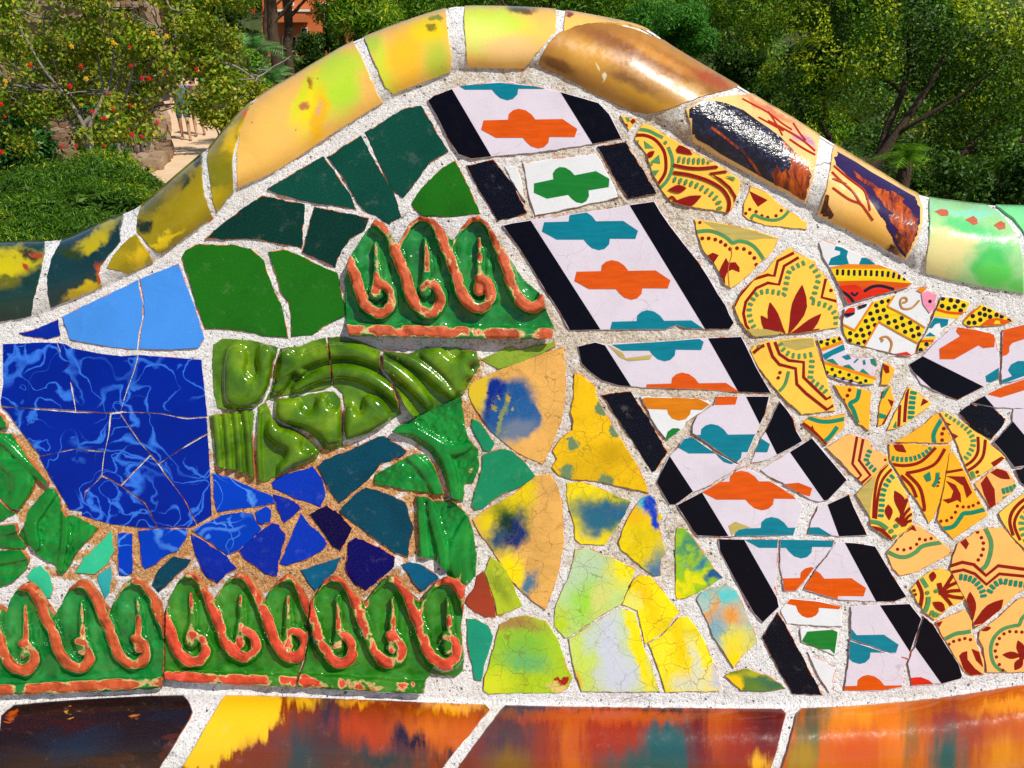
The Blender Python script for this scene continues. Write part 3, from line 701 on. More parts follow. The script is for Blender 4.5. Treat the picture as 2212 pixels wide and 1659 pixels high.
# ------------------------------------------------------------------ black and white border tiles with crosslets
def border(pts, left=None, right=None, marks=(), base=None, extra=(), **kw):
    pr = []
    for side in (left, right):
        if side: pr.append(('black', [ccw(crop('F', side))]))
    kw.setdefault('label', 'white border tile printed with crosslets')
    return tile('F', pts, base or g_white, prints=pr + list(marks) + list(extra), chip=0.08, **kw)
border('924,217 936,207 975,192 1000,184 1080,178 1156,186 1206,197 1293,222 1316,246 1343,299 1282,311 1180,326 1063,338 1018,343 990,333 968,300 943,250',
       '900,190 975,190 1064,342 1010,360 940,330', '1205,190 1330,200 1370,310 1282,314', [X(1077, 174, 'teal'), X(1144, 278, 'orange')])
tile('F', '1008,358 1066,345 1112,405 1138,460 1105,470 1076,476 1045,425 1022,385', g_black)
tile('F', '1090,361 1116,358 1128,400 1136,436 1122,418 1102,385', g_cool)
border('1130,352 1208,342 1286,332 1297,348 1320,390 1336,425 1245,448 1156,466 1146,435 1138,395', marks=[X(1235, 400, 'green', 0.80, 1.0, -10)], base=g_cool, label='white tile printed with a green crosslet')
tile('F', '1291,317 1351,308 1376,347 1400,385 1417,417 1357,429 1330,385', g_black)
border('1086,487 1106,482 1145,476 1256,460 1358,443 1413,435 1428,460 1446,486 1476,525 1506,562 1531,600 1551,635 1568,660 1576,680 1586,697 1576,711 1516,711 1481,709 1461,702 1438,711 1311,712 1231,714 1208,672 1178,627 1146,575 1121,535 1106,515',
       '1070,480 1145,474 1298,713 1220,730', '1358,440 1430,425 1610,700 1560,720 1524,712', [X(1275, 498, 'teal'), X(1345, 605, 'orange'), X(1422, 713, 'teal')], label='tall white border tile with teal and orange crosslets')
border('1248,748 1286,739 1306,745 1406,739 1531,730 1601,727 1612,748 1632,790 1650,822 1666,849 1596,847 1506,841 1381,837 1336,833 1300,822 1276,805 1256,785',
       '1240,740 1303,740 1368,842 1280,850', '1528,728 1620,720 1680,855 1600,855', [X(1417, 738, 'teal'), X(1497, 848, 'orange')], extra=[('clay', [ccw(crop('F', '1312,744 1345,762 1352,774 1410,766 1404,776 1358,780 1340,772'))])])
o_ = '1,1'
tile('22', '775,95 1025,65 1190,330 1345,585 1245,740 1210,760 1050,500 900,280', g_black)
tile('22', '1112,112 1350,118 1600,125 1690,140 1715,175 1640,240 1500,330 1480,380 1345,485 1300,440 1230,340', g_cool, prints=[('ochre', [ccw(crop('22', '1120,130 1170,112 1590,120 1640,140 1710,176 1640,226 1545,222 1540,260 1500,305 1440,317 1385,300 1350,260 1340,222 1165,215'))]), D('22', 82, '1412,460', 'green')], label='white tile with an ochre crosslet and a green spot')
border('1548,856 1608,856 1662,856 1653,894 1641,919 1628,947 1610,989 1604,994 1594,1001 1566,984 1531,959 1496,936 1496,921 1506,899 1541,877',
       None, '1608,850 1680,850 1650,925 1642,918', [('orange', [ccw(crop('22', '1770,105 1950,108 1930,178 1750,182'))]), X(1560, 959, 'teal')])
border('1685,867 1700,885 1713,904 1720,930 1734,953 1704,970 1680,982 1659,993 1622,1000 1632,975 1645,945 1660,920 1672,890', None, '1650,925 1660,860 1750,870 1740,960 1680,985', [X(1560, 959, 'teal')])
border('1445,987 1459,973 1479,947 1496,944 1531,969 1566,989 1594,1004 1581,1018 1532,1049 1496,1063 1461,1090 1446,1090 1418,1042 1428,1019', '1430,985 1446,984 1500,1066 1440,1100 1400,1040', None, [X(1560, 960, 'teal')])
border('1462,1091 1516,1063 1556,1041 1596,1013 1608,1008 1631,1019 1659,1037 1684,1051 1716,1073 1733,1091 1730,1107 1721,1134 1714,1156 1659,1157 1556,1159 1506,1157 1496,1144',
       '1450,1090 1516,1063 1575,1160 1490,1165', None, [X(1626, 1060, 'orange', 1.08), X(1690, 1160, 'teal')], extra=[('clay', [ccw(crop('22', '1870,1225 1930,1190 2060,1240 1960,1260 1900,1310'))])])
border('1644,1016 1661,1004 1705,977 1754,946 1799,999 1830,1037 1789,1080 1769,1084 1753,1080 1709,1055 1664,1031', None, '1705,975 1760,930 1840,1035 1786,1090', [('orange', [ccw(crop('23', '90,872 200,858 265,853 382,900 362,972 250,940'))])])
border('1766,1094 1786,1090 1834,1068 1844,1094 1874,1156 1814,1159 1744,1154 1751,1127 1764,1104', None, '1786,1086 1850,1050 1890,1165 1815,1165', [X(1692, 1160, 'teal', 1.08)])
border('1552,1164 1603,1165 1681,1165 1678,1225 1675,1262 1680,1296 1683,1311 1662,1331 1648,1345 1629,1325 1586,1249 1555,1190', '1540,1160 1604,1160 1690,1312 1640,1360', None, [X(1712, 1164, 'teal'), ('orange', [ccw(crop('33', '55,105 78,38 130,40 130,140 70,125'))])])
border('1686,1165 1803,1167 1799,1180 1779,1205 1759,1227 1736,1258 1718,1277 1695,1277 1690,1250 1684,1225', None, None, [X(1712, 1164, 'teal'), X(1775, 1268, 'orange')])
border('1806,1171 1850,1173 1891,1180 1910,1212 1929,1244 1946,1270 1959,1289 1934,1299 1894,1300 1814,1296 1775,1285 1736,1273 1746,1256 1766,1226 1786,1203', None, '1821,1165 1900,1170 1975,1290 1940,1310 1895,1304', [X(1768, 1270, 'orange')])
border('1705,1293 1759,1298 1794,1303 1818,1310 1819,1353 1734,1350 1700,1348 1686,1319', None, None, [('orange', [ccw(crop('33', '160,240 200,190 330,200 500,236 630,265 615,288 440,275 438,310 415,340 380,358 340,362 295,345 260,310 242,258'))])], base=g_cool, label='white shard with half an orange crosslet')
border('1729,1359 1809,1358 1810,1369 1803,1416 1772,1402 1731,1387', None, None, [('green', [ccw(crop('33', '290,565 340,480 555,464 605,485 590,690 535,635 360,635 420,632'))])], base=g_cool, label='white shard with a green stencil mark')
tile('33', '340,660 590,800 530,1005 430,850', g_cool)
tile('F', '1681,1323 1647,1377 1662,1410 1712,1499 1777,1501 1730,1412', g_black)
border('1838,1311 1896,1307 1965,1304 1991,1337 1966,1409 1963,1424 1936,1416 1884,1396 1838,1381', None, '1896,1300 1975,1300 2000,1340 1968,1412', [X(1838, 1392, 'teal')])
border('1836,1384 1884,1400 1931,1415 1959,1425 1954,1437 1950,1464 1949,1484 1909,1491 1869,1492 1823,1492 1831,1444 1834,1414', None, None, [X(1838, 1392, 'teal'), X(1898, 1501, 'orange')])
border('1976,1399 1991,1345 1996,1331 2016,1349 2046,1397 2071,1434 2079,1460 2076,1466 2036,1477 1969,1481 1961,1434 1969,1409', None, '1976,1396 1980,1330 2010,1330 2100,1460 2060,1490 2036,1480', [('scarlet', [ccw(crop('33', '1225,880 1320,873 1390,900 1445,945 1240,960'))])])
# upper right group of border tiles
tile('13', '1215,1490 1330,1420 1460,1290 1560,1200 1640,1165 1800,1190 1955,1230 1985,1380 2000,1500 1995,1610 1870,1680 1640,1795 1560,1770 1320,1659', g_white,
     prints=[G('13', '1200,1500 1330,1415 1880,1690 1640,1820 1500,1780', 'black'), G('13', '1640,1165 1625,1205 1660,1245 1480,1355 1485,1445 1610,1445 1820,1325 1860,1350 1955,1340 1970,1200 1800,1180', 'orange'), G('13', '1880,1590 2000,1515 2000,1660 1890,1640', 'teal')], label='white tile with an orange crosslet and a black corner', chip=0.08)
tile('13', '2032,1190 2212,1145 2330,1120 2330,1580 2212,1612 2022,1655 2012,1550', g_white, prints=[G('13', '2030,1170 2340,1090 2340,1230 2110,1305 2085,1340 2085,1385 2060,1410 2015,1420', 'orange'), G('13', '2110,1590 2075,1540 2100,1490 2160,1460 2230,1460 2330,1420 2340,1540 2212,1590 2020,1659 2020,1625', 'teal'), G('13', '2240,1620 2340,1580 2340,1640', 'orange')], chip=0.08)
tile('23', '1760,160 1880,95 2030,20 2212,-40 2330,-80 2330,215 2212,215 1950,200', g_white, prints=[G('23', '1890,90 2212,-60 2340,-90 2340,20 2212,55 2010,118', 'orange'), G('23', '1740,150 1870,100 1960,205 1760,200', 'black')], chip=0.08)
tile('23', '1655,250 1750,180 1945,210 2055,300 2010,380 1930,480 1780,400', g_black)
tile('23', '2120,222 2330,225 2330,690 2130,720 2040,600 1950,500 2010,440 2110,330', g_white, prints=[G('23', '2110,315 2340,590 2340,730 2130,740 1930,500', 'black')], chip=0.08)
tile('23', '2140,745 2330,690 2330,930 2190,850', g_black)

# ------------------------------------------------------------------ yellow tiles with printed flowers
FL = 'yellow tile with dark red flower print'
tile('02', '940,1000 1085,1035 1010,1130 980,1080', g_yellow, prints=[S('02', 26, '990,1010 1010,1050', 'sage'), S('02', 34, '1030,1060 1060,1035', 'red'), D('02', 18, '985,1085', 'red')])
tile('02', '1130,1070 1200,1090 1330,1170 1480,1260 1600,1330 1700,1390 1860,1480 1970,1560 1955,1670 1910,1790 1870,1840 1760,1820 1500,1780 1370,1740 1290,1640 1210,1490 1160,1330 1060,1200 1095,1120', g_yellow, label=FL, prints=[
    S('02', 30, '1085,1115 1180,1130 1260,1170 1305,1190', 'sage'), S('02', 28, '1060,1170 1150,1170 1240,1210 1310,1300 1330,1400 1320,1500 1255,1600', 'red'),
    S('02', 30, '1350,1270 1385,1370 1380,1470 1340,1560 1285,1620', 'sage'), G('02', '1140,1215 1228,1280 1150,1282', 'sage'), G('02', '1270,1335 1282,1415 1195,1400', 'sage'), G('02', '1275,1470 1220,1545 1180,1475', 'sage'),
    G('02', '1060,1215 1100,1212 1085,1255', 'sage'), G('02', '1165,1400 1220,1412 1215,1430 1170,1432', 'sage'), PT('02', '1150,1370', '1232,1305', 50, 'red'), D('02', 15, '1328,1230', 'sage'), G('02', '1440,1255 1520,1268 1562,1336 1520,1335 1430,1318 1418,1290', 'red'),
    K('02', 7, 55, 22, '1425,1372 1500,1385 1590,1390 1720,1388', 'sage'), S('02', 28, '1395,1425 1520,1450 1640,1455 1780,1440', 'red'), S('02', 30, '1395,1490 1530,1510 1680,1555 1800,1620 1860,1690 1880,1760 1862,1850', 'red'),
    S('02', 24, '1860,1480 1710,1500 1800,1550 1880,1620 1930,1700 1935,1760', 'red', False), G('02', '1840,1520 1925,1530 1925,1562', 'sage'), K('02', 11, 48, 24, '1385,1542 1500,1570 1600,1600 1700,1655 1780,1730 1800,1820', 'sage'),
    PT('02', '1350,1640', '1510,1625', 70, 'red'), PT('02', '1380,1745', '1640,1690', 90, 'red', 0.1), S('02', 20, '1335,1745 1380,1700 1420,1740', 'red')])
tile('F', '1621,404 1640,408 1660,420 1691,447 1712,460 1743,482 1741,496 1696,491 1659,487 1618,475 1605,464 1607,440', g_yellow, label=FL, prints=[G('12', '2050,-10 2210,70 2125,128 2080,60', 'red'), D('12', 15, '2020,185 2055,150 2110,170 2160,205 2210,218 2282,205 2327,160', 'red'), S('12', 26, '2065,235 2092,198 2150,222 2220,240 2290,240 2345,215 2395,160', 'sage')])
tile('12', '1575,240 1700,255 1950,295 2212,370 2300,405 2270,480 2212,560 2150,600 2050,710 1950,790 1890,830 1840,800 1760,640 1650,500 1600,360', g_yellow, label=FL, prints=[
    G('12', '1640,250 1950,293 2310,405 2180,400 1990,425 1905,440 1840,375', 'clay'), S('12', 32, '1590,345 1700,335 1790,360 1860,400 1905,440 1960,425 2040,440 2110,490 2180,590', 'sage'),
    D('12', 17, '1645,400 1700,400 1757,410 1805,430 1845,458 1885,492 1945,485 2005,492 2057,527 2095,570 2112,628', 'red'), G('12', '1688,548 1735,524 1788,545 1752,600 1728,645', 'red'),
    G('12', '1825,815 1785,700 1815,630 1850,568 1872,612 1930,605 1965,650 1968,692 1905,668 1862,690 1840,745 1845,815', 'red'), D('12', 14, '1625,262', 'red'), S('12', 6, '1885,470 1900,540 1870,660 1880,820', 'sand')])
tile('13', '190,478 235,515 320,560 400,600 450,680 520,760 560,830 590,920 610,1060 605,1165 440,1195 200,1225 0,1240 -110,1250 -170,1220 -250,1100 -295,980 -222,850 -120,750 0,660 80,560', g_yellow, label='large yellow tile with a dark red fleur print', prints=[
    S('13', 26, '265,565 140,640 95,800 0,785 -100,830 -192,950 -212,1050 -190,1150 -120,1250', 'red', False), S('13', 26, '225,525 85,595 55,725 0,715 -130,755 -250,900 -300,1000', 'red', False),
    S('13', 24, '500,750 465,910 600,945', 'red', False), D('13', 16, '545,850', 'red'),
    K('13', 20, 48, 25, '330,605 250,640 190,680 170,740 160,790 150,840 140,885 95,872 40,862 -20,858 -90,880 -130,930 -160,1000 -155,1080 -130,1150 -80,1220', 'sage'),
    K('13', 14, 48, 25, '365,620 410,680 440,740 425,800 410,845 400,895 375,945 430,960 490,975 540,1000 580,1050 592,1100 590,1160', 'sage'),
    PT('13', '182,1222', '297,800', 130, 'red', 0.06), PT('13', '150,1222', '18,950', 95, 'red', -0.1), PT('13', '115,1225', '-60,1065', 85, 'red', -0.1), PT('13', '195,1222', '462,1050', 90, 'red', 0.1), PT('13', '215,1222', '450,1180', 62, 'red', 0.12),
    G('13', '-180,1185 -20,1185 110,1212 90,1240 -115,1260', 'clay')])
tile('13', '-122,1330 0,1290 210,1268 390,1260 415,1330 450,1430 480,1530 520,1660 545,1760 580,1890 450,1905 290,1922 200,1840 90,1730 -20,1600 -90,1500 -150,1370', g_yellow, label=FL, prints=[
    G('13', '100,1290 395,1255 400,1335 250,1368 130,1330', 'clay'), K('13', 7, 52, 26, '95,1295 130,1360 190,1405 250,1418 310,1418 395,1400', 'sage'), K('13', 8, 52, 26, '382,1440 378,1500 372,1560 370,1620 420,1660 465,1690 510,1740', 'sage'),
    S('13', 26, '60,1295 100,1400 180,1455 310,1470 308,1600 380,1670 505,1790 560,1760', 'red', False), S('13', 26, '0,1300 40,1420 100,1490 240,1525 250,1659 330,1740 510,1880 580,1835', 'red', False),
    S('13', 26, '180,1550 150,1659 100,1720', 'sage'), D('13', 15, '105,1560 90,1605', 'red'), S('13', 28, '-125,1390 -65,1340 -30,1325', 'red'), D('13', 14, '-80,1330', 'sage'), G('13', '180,1860 200,1830 290,1910 280,1930', 'clay')])
# fragments of dotted and pictorial tiles
tile('13', '430,1280 620,1245 655,1310 680,1400 780,1430 930,1440 942,1500 915,1660 740,1659 510,1590 490,1500 470,1400', g_white, label='shard with dotted yellow bands and teal scallops', prints=[
    G('13', '430,1270 620,1240 650,1290 455,1380', 'yellow'), S('13', 30, '450,1368 660,1290', 'amber'), D('13', 18, '460,1295 518,1270 512,1312 570,1288 620,1268', 'ink'), G('13', '470,1405 660,1312 670,1362 560,1410 495,1452', 'teal'),
    G('13', '500,1450 560,1440 610,1492 560,1480', 'viridian'), G('13', '640,1420 700,1400 720,1440 680,1450', 'teal'), G('13', '885,1430 945,1430 940,1510 895,1480', 'viridian'), G('13', '650,1500 700,1490 755,1540 700,1530', 'viridian'), G('13', '790,1560 820,1525 885,1585 840,1590', 'viridian'),
    S('13', 14, '780,1440 750,1470', 'teal'), S('13', 14, '830,1450 840,1490', 'teal'), G('13', '480,1455 930,1605 925,1680 510,1575', 'yellow'), S('13', 26, '480,1470 930,1612', 'amber'), D('13', 16, '555,1532 510,1560 622,1556 580,1586 700,1580 652,1612 768,1606 720,1632 845,1632 800,1650', 'ink')])
tile('13', '440,440 470,410 700,500 900,590 1050,660 1180,740 1250,790 1200,825 950,890 690,970 640,850 590,760 540,660 480,570', g_cool, label='shard painted with a banded yellow and orange brim', prints=[
    G('13', '520,632 545,570 622,540 625,512 575,500 585,468 640,480 692,510 680,560 702,632', 'teal'), G('13', '785,630 810,568 860,566 930,625', 'teal'), G('13', '520,650 700,622 960,630 1060,668 560,672', 'amber'),
    G('13', '540,662 1060,664 1190,742 1270,790 900,768 580,772', 'yellow'), K('13', 13, 56, 24, '575,692 720,698 860,700 960,705 1050,712 1205,745', 'ink'), G('13', '580,770 900,764 1260,790 1200,840 680,985', 'orange'),
    G('13', '610,810 760,800 820,840 900,800 1000,810 1090,850 680,990', 'scarlet'), S('13', 26, '830,860 900,820 980,812 1090,842', 'ink'), S('13', 26, '640,860 700,900 745,960', 'ink'), S('13', 20, '718,868 750,892 778,868', 'ink')])
tile('13', '660,1010 860,960 1090,890 1290,830 1370,820 1460,890 1440,990 1400,1080 1350,1200 1290,1310 1270,1390 1230,1420 1080,1400 850,1340 700,1300 660,1230 645,1130', g_cool, label='shard with a zigzag yellow band of black dots', prints=[
    G('13', '640,1130 740,1190 920,925 1105,880 1035,985 1160,1045 1370,1172 1290,1320 1130,1230 965,1120 825,1360 690,1310 660,1230', 'yellow'),
    D('13', 20, '985,950 935,980 1000,1020 945,1030 885,1050 1025,1075 967,1090 905,1100 845,1115 925,1150 865,1168 1155,1090 1097,1115 1042,1130 1228,1130 1168,1150 1113,1168 1295,1175 1240,1192 1185,1208 1305,1230 1257,1245 805,1190 880,1222 823,1240 765,1240 710,1220 835,1293 780,1312 708,1282 1043,942', 'ink'),
    S('13', 16, '745,1205 920,930', 'amber'), S('13', 16, '825,1350 965,1110', 'amber'), S('13', 16, '1030,990 1095,890', 'amber'), S('13', 16, '1030,988 1190,1070 1365,1178', 'sand'), S('13', 16, '960,1122 1130,1220 1290,1305', 'sand'), S('13', 16, '640,1138 750,1195', 'amber'),
    S('13', 15, '1165,955 1200,945 1195,915 1160,915 1145,950 1160,1000 1210,1010 1260,990 1310,935', 'sand'), S('13', 15, '980,1292 995,1280 975,1262 1000,1250 1040,1255 1072,1310 1050,1390', 'sand'),
    G('13', '1325,880 1380,855 1462,895 1440,990 1400,1050 1340,970', 'pink'), D('13', 16, '1400,945', 'ink'), G('13', '1285,850 1320,820 1375,828 1335,875', 'amber'), G('13', '650,1060 700,1000 752,1010 750,1055 690,1082', 'ink'), G('13', '700,998 752,1000 748,1040 655,1050', 'scarlet'),
    G('13', '790,1012 770,975 860,945 850,990', 'ink'), G('13', '770,975 800,965 810,990', 'scarlet'), G('13', '1085,1400 1200,1380 1250,1415', 'scarlet')])
tile('13', '1500,905 1600,910 1740,950 1750,985 1680,1060 1640,1090 1540,1170 1480,1220 1430,1290 1330,1380 1290,1380 1310,1310 1380,1190 1430,1070 1470,980', g_cool, label='shard with yellow dots and a teal curl', prints=[
    G('13', '1480,895 1760,940 1690,1055 1465,1015', 'yellow'), D('13', 21, '1510,920 1580,935 1505,985 1560,1005 1615,990 1690,980 1665,1025 1640,945', 'ink'), G('13', '1440,1030 1670,1050 1640,1095 1425,1075', 'yellow'), S('13', 24, '1450,1010 1560,1042 1700,1050', 'orange'),
    G('13', '1385,1175 1440,1085 1560,1100 1552,1150 1500,1172 1488,1130 1450,1140 1420,1175', 'teal'), G('13', '1360,1245 1400,1212 1450,1245', 'teal'), G('13', '1330,1260 1455,1250 1420,1300 1330,1390 1280,1390', 'yellow'), S('13', 22, '1320,1290 1440,1285', 'orange'), D('13', 20, '1370,1315 1320,1365', 'ink')])
tile('13', '1690,1110 1740,1050 1840,975 1900,1000 2000,1050 2120,1110 2050,1145 1950,1155 1830,1160 1740,1165 1690,1140', MATS['print_yellow'], label='yellow shard with black dots', prints=[
    D('13', 20, '1870,1010 1915,1022 1830,1050 1770,1072 1875,1062 1920,1078 1835,1105 1785,1130 1735,1130 1975,1062 2020,1075 2085,1105', 'ink'), S('13', 24, '1690,1110 1760,1040 1835,980', 'orange'), G('13', '1830,1155 1900,1100 1980,1088 2090,1112 2060,1150', 'orange'), G('13', '1950,1140 1965,1110 2000,1112 2010,1140', 'yellow')])
tile('13', '1000,1480 1040,1480 1095,1535 1060,1620 1040,1665 975,1665 985,1560', g_orange, prints=[G('13', '1000,1485 1045,1505 1050,1560 1020,1570 995,1530', 'red')])
tile('23', '575,10 700,20 890,65 880,200 870,400 780,350 740,280 680,180 620,90', g_orange, label='marigold tile with a green scallop line', prints=[S('23', 38, '790,45 770,130 710,170 740,230 775,340', 'viridian'), D('23', 17, '705,52 687,100 652,140', 'red')])
tile('23', '1000,60 1060,10 1090,150 1060,240 1010,340 945,370 960,250 965,180', g_orange, prints=[S('23', 38, '985,115 1045,0', 'viridian'), G('23', '955,245 1025,270 1010,302 955,292', 'viridian'), G('23', '1035,130 1095,150 1010,350 985,345 1070,200', 'red')])
tile('23', '1215,25 1310,80 1410,170 1350,230 1220,320 1100,390 1030,400 1060,320 1130,190', g_yellow, label=FL, prints=[S('23', 28, '1208,40 1190,180 1180,330', 'red'), S('23', 26, '1140,180 1130,370', 'red'), K('23', 6, 62, 30, '1262,55 1250,120 1245,170 1240,230 1235,310', 'viridian'), G('23', '1340,125 1392,152 1320,192', 'red'), G('23', '1080,372 1110,318 1112,382', 'viridian')])
tile('23', '290,345 360,280 520,285 665,260 655,370 590,430 500,530 440,470 360,400', g_orange, label=FL, prints=[S('23', 36, '330,280 430,318 530,325 670,300', 'viridian'), S('23', 38, '600,370 540,450 480,505', 'viridian'), S('23', 55, '285,345 380,415 495,535', 'red'), G('23', '360,400 385,355 410,430', 'red')])
tile('23', '505,550 690,430 760,450 870,490 900,560 1030,620 1040,670 950,760 880,820 820,870 740,790 640,680', g_peach, label=FL, prints=[S('23', 24, '772,440 730,690 805,790 770,825', 'red', False), S('23', 24, '825,465 788,660 885,790 805,860', 'red', False), K('23', 6, 48, 26, '885,565 862,620 850,665 880,705 935,755', 'viridian'), D('23', 12, '1015,655', 'red')])
tile('23', '1090,500 1300,380 1470,250 1490,300 1552,400 1592,480 1560,512 1300,507', g_orange, label=FL, prints=[S('23', 38, '1500,305 1450,390 1430,450 1440,520', 'viridian'), D('23', 17, '1520,385 1505,430 1505,485', 'red'), G('23', '1555,420 1600,430 1600,490', 'red')])
tile('23', '1486,250 1530,240 1640,310 1780,400 1880,470 1960,560 2050,640 1980,700 1840,790 1760,830 1695,680 1618,490 1558,370', g_yellow, label=FL, prints=[K('23', 13, 52, 25, '1530,250 1640,325 1720,390 1770,470 1770,540 1740,600 1700,655', 'sage'), S('23', 26, '1815,455 1815,580 1770,660 1690,715', 'red'), S('23', 26, '1880,480 1860,620 1800,700 1715,755', 'red'), G('23', '1928,680 2020,625 2055,650 1960,722', 'red'), S('23', 32, '1760,755 1790,835', 'sage'), D('23', 15, '1810,760 1825,800', 'red'), G('23', '1500,310 1585,350 1545,370', 'red'), G('23', '1570,412 1645,450 1605,485', 'red')])
tile('23', '1050,520 1300,522 1440,535 1580,527 1560,620 1530,780 1500,950 1435,1150 1385,1205 1330,1080 1240,950 1140,790 1050,650', g_orange, label='tile with curling dark red bands and a green point', prints=[PT('23', '1195,590', '1080,510', 75, 'red'), K('23', 10, 48, 26, '1062,640 1150,652 1250,645 1340,610 1420,550', 'viridian'), S('23', 27, '1058,690 1180,705 1320,672 1450,550', 'red'), S('23', 27, '1195,770 1330,742 1450,685 1530,560', 'red'), S('23', 27, '1150,790 1240,880 1285,980', 'red'), S('23', 27, '1195,770 1310,890 1350,1040 1350,1100', 'red'), G('23', '1345,790 1400,755 1412,832 1375,846', 'viridian'), S('23', 30, '1470,765 1462,830 1430,885', 'viridian'), D('23', 10, '1482,815 1478,850 1470,880', 'red')])
tile('23', '1570,600 1600,585 1655,680 1735,830 1800,960 1900,1130 1830,1180 1700,1270 1600,1340 1530,1270 1462,1170 1492,1050 1525,860', g_orange, label='tile with a dark red lily and a row of dots', prints=[D('23', 15, '1495,1185 1545,1180 1587,1155 1620,1108 1637,1055 1687,1062 1735,1062 1773,1050 1818,1028', 'red'), S('23', 38, '1510,1250 1600,1232 1660,1160 1690,1120 1760,1112 1880,1082', 'viridian'), S('23', 22, '1545,762 1620,750 1700,735', 'red'), G('23', '1540,795 1700,800 1765,940 1720,985 1690,880 1610,825', 'red'), G('23', '1540,835 1620,870 1665,950 1670,1025 1640,1002 1560,1032 1510,1000 1585,985 1605,925', 'red')])
tile('23', '1785,860 1880,790 1980,725 2080,760 2150,880 2110,940 1970,1040 1920,1080 1860,980', g_peach, label=FL, prints=[G('23', '1838,860 1890,790 1958,910 1968,1050 1920,1070 1868,960', 'red'), PT('23', '1905,752', '2095,822', 85, 'red', -0.1), K('23', 4, 56, 28, '2020,930 2080,912 2150,885', 'viridian'), S('23', 20, '2030,985 2080,970', 'viridian')])
tile('23', '1040,690 1090,760 1200,960 1250,1130 1245,1210 1150,1290 1080,1350 1000,1310 890,1230 880,1150 760,950 860,850 950,760', g_yellow, label='tile with a dark red palmette and a bare ochre edge', prints=[G('23', '750,950 935,790 895,1000 875,1160', 'clay'), S('23', 25, '1045,680 960,790 925,950 912,1160', 'red'), S('23', 23, '1070,735 990,830 950,980 932,1165', 'red'), K('23', 9, 52, 26, '1090,785 1040,840 1005,910 990,970 985,1040 980,1090 975,1160', 'viridian'), PT('23', '1150,1125', '1095,920', 90, 'red', 0.1), PT('23', '1050,1175', '1040,1040', 68, 'red'), S('23', 24, '1180,1225 1150,1160 1205,990', 'red'), S('23', 24, '1180,1225 1170,1150 1230,1070', 'red'), S('23', 24, '1180,1225 1200,1160 1248,1120', 'red'), S('23', 24, '1180,1225 1210,1190 1252,1180', 'red'), S('23', 34, '1110,1160 1180,1225', 'red'), S('23', 32, '870,1185 960,1200 1035,1252', 'sage'), D('23', 20, '1110,1225 1068,1270 1100,1320', 'sage'), S('23', 30, '885,1240 980,1262 1065,1345', 'red')])
tile('23', '1250,1215 1310,1230 1430,1310 1590,1450 1480,1520 1300,1620 1140,1659 1080,1600 1025,1460 1120,1340', g_peach, label='peach tile with a green scallop and dots', prints=[D('23', 15, '1120,1428 1175,1433 1232,1418 1285,1385 1310,1340 1360,1347 1410,1335', 'red'), S('23', 36, '1030,1448 1120,1490 1200,1492 1280,1452 1340,1400 1500,1368', 'sage'), G('23', '1185,1290 1258,1215 1285,1272 1240,1258', 'red'), D('23', 14, '1582,1462', 'red')])
tile('23', '1640,1380 1800,1270 1900,1240 2030,1240 2110,1340 2212,1450 2330,1570 2330,1715 2150,1810 2000,1960 1860,2070 1790,2110 1765,2030 1720,1890 1640,1740 1570,1600 1600,1480', g_peach, label='large peach tile with zigzag and fleur print', prints=[
    G('23', '1655,1362 1700,1318 1738,1380 1712,1432', 'red'), D('23', 16, '1812,1280 1845,1328 1862,1375 1860,1428 1845,1480 1818,1520', 'red'), S('23', 38, '1875,1240 1925,1350 1925,1450 1890,1560 1845,1605', 'sage'), S('23', 28, '1570,1575 1680,1540 1780,1560 1885,1655 1990,1570 2212,1600 2340,1615', 'red', False),
    S('23', 25, '1590,1625 1690,1605 1790,1640 1890,1732 2000,1640 2230,1662 2340,1680', 'red', False), K('23', 8, 58, 28, '1650,1665 1740,1680 1800,1712 1850,1780 1868,1850', 'viridian'), K('23', 9, 58, 28, '1910,1810 1950,1745 2020,1705 2100,1718 2250,1740', 'viridian'), PT('23', '1768,2050', '1748,1795', 85, 'red'), PT('23', '1775,2080', '2035,1860', 130, 'red', 0.05), PT('23', '1790,2095', '1935,2095', 45, 'red')])
tile('33', '1230,120 1300,30 1400,-40 1500,-70 1600,-20 1650,80 1700,200 1560,270 1440,380 1350,310 1290,230', g_yellow, label='yellow shard with a dark red palmette', prints=[S('33', 40, '1325,20 1375,100', 'sage'), S('33', 34, '1285,40 1330,150 1315,270', 'red'), S('33', 30, '1490,100 1500,140 1600,-10', 'red'), S('33', 30, '1495,140 1560,90 1645,50', 'red'), S('33', 30, '1500,150 1580,130 1665,125', 'red'), S('33', 30, '1500,150 1600,180 1690,190', 'red'), S('33', 30, '1500,150 1570,230 1600,280', 'red'), S('33', 40, '1480,60 1500,160', 'red'), PT('33', '1420,50', '1430,-40', 60, 'red'), PT('33', '1535,325', '1425,225', 75, 'red', 0.1), D('33', 18, '1455,130 1380,145', 'sage'), S('33', 36, '1390,180 1385,240 1360,310', 'sage'), K('33', 3, 50, 26, '1405,310 1450,335 1490,350', 'sage'), D('33', 14, '1265,125 1275,160', 'red')])
tile('33', '1450,400 1560,350 1700,290 1760,390 1755,480 1790,560 1830,650 1860,720 1870,850 1750,860 1690,820 1640,740 1560,600 1500,510', g_peach, label='peach shard with a dark red crescent', prints=[S('33', 36, '1530,545 1620,500 1700,488 1765,475', 'sage'), D('33', 15, '1565,590 1605,565 1655,552 1702,540 1750,550', 'red'), G('33', '1652,690 1680,660 1722,648 1725,720 1790,800 1860,850 1740,870 1690,800', 'red'), G('33', '1760,628 1825,655 1862,790 1800,730', 'red'), G('33', '1450,405 1512,388 1480,442', 'red')])
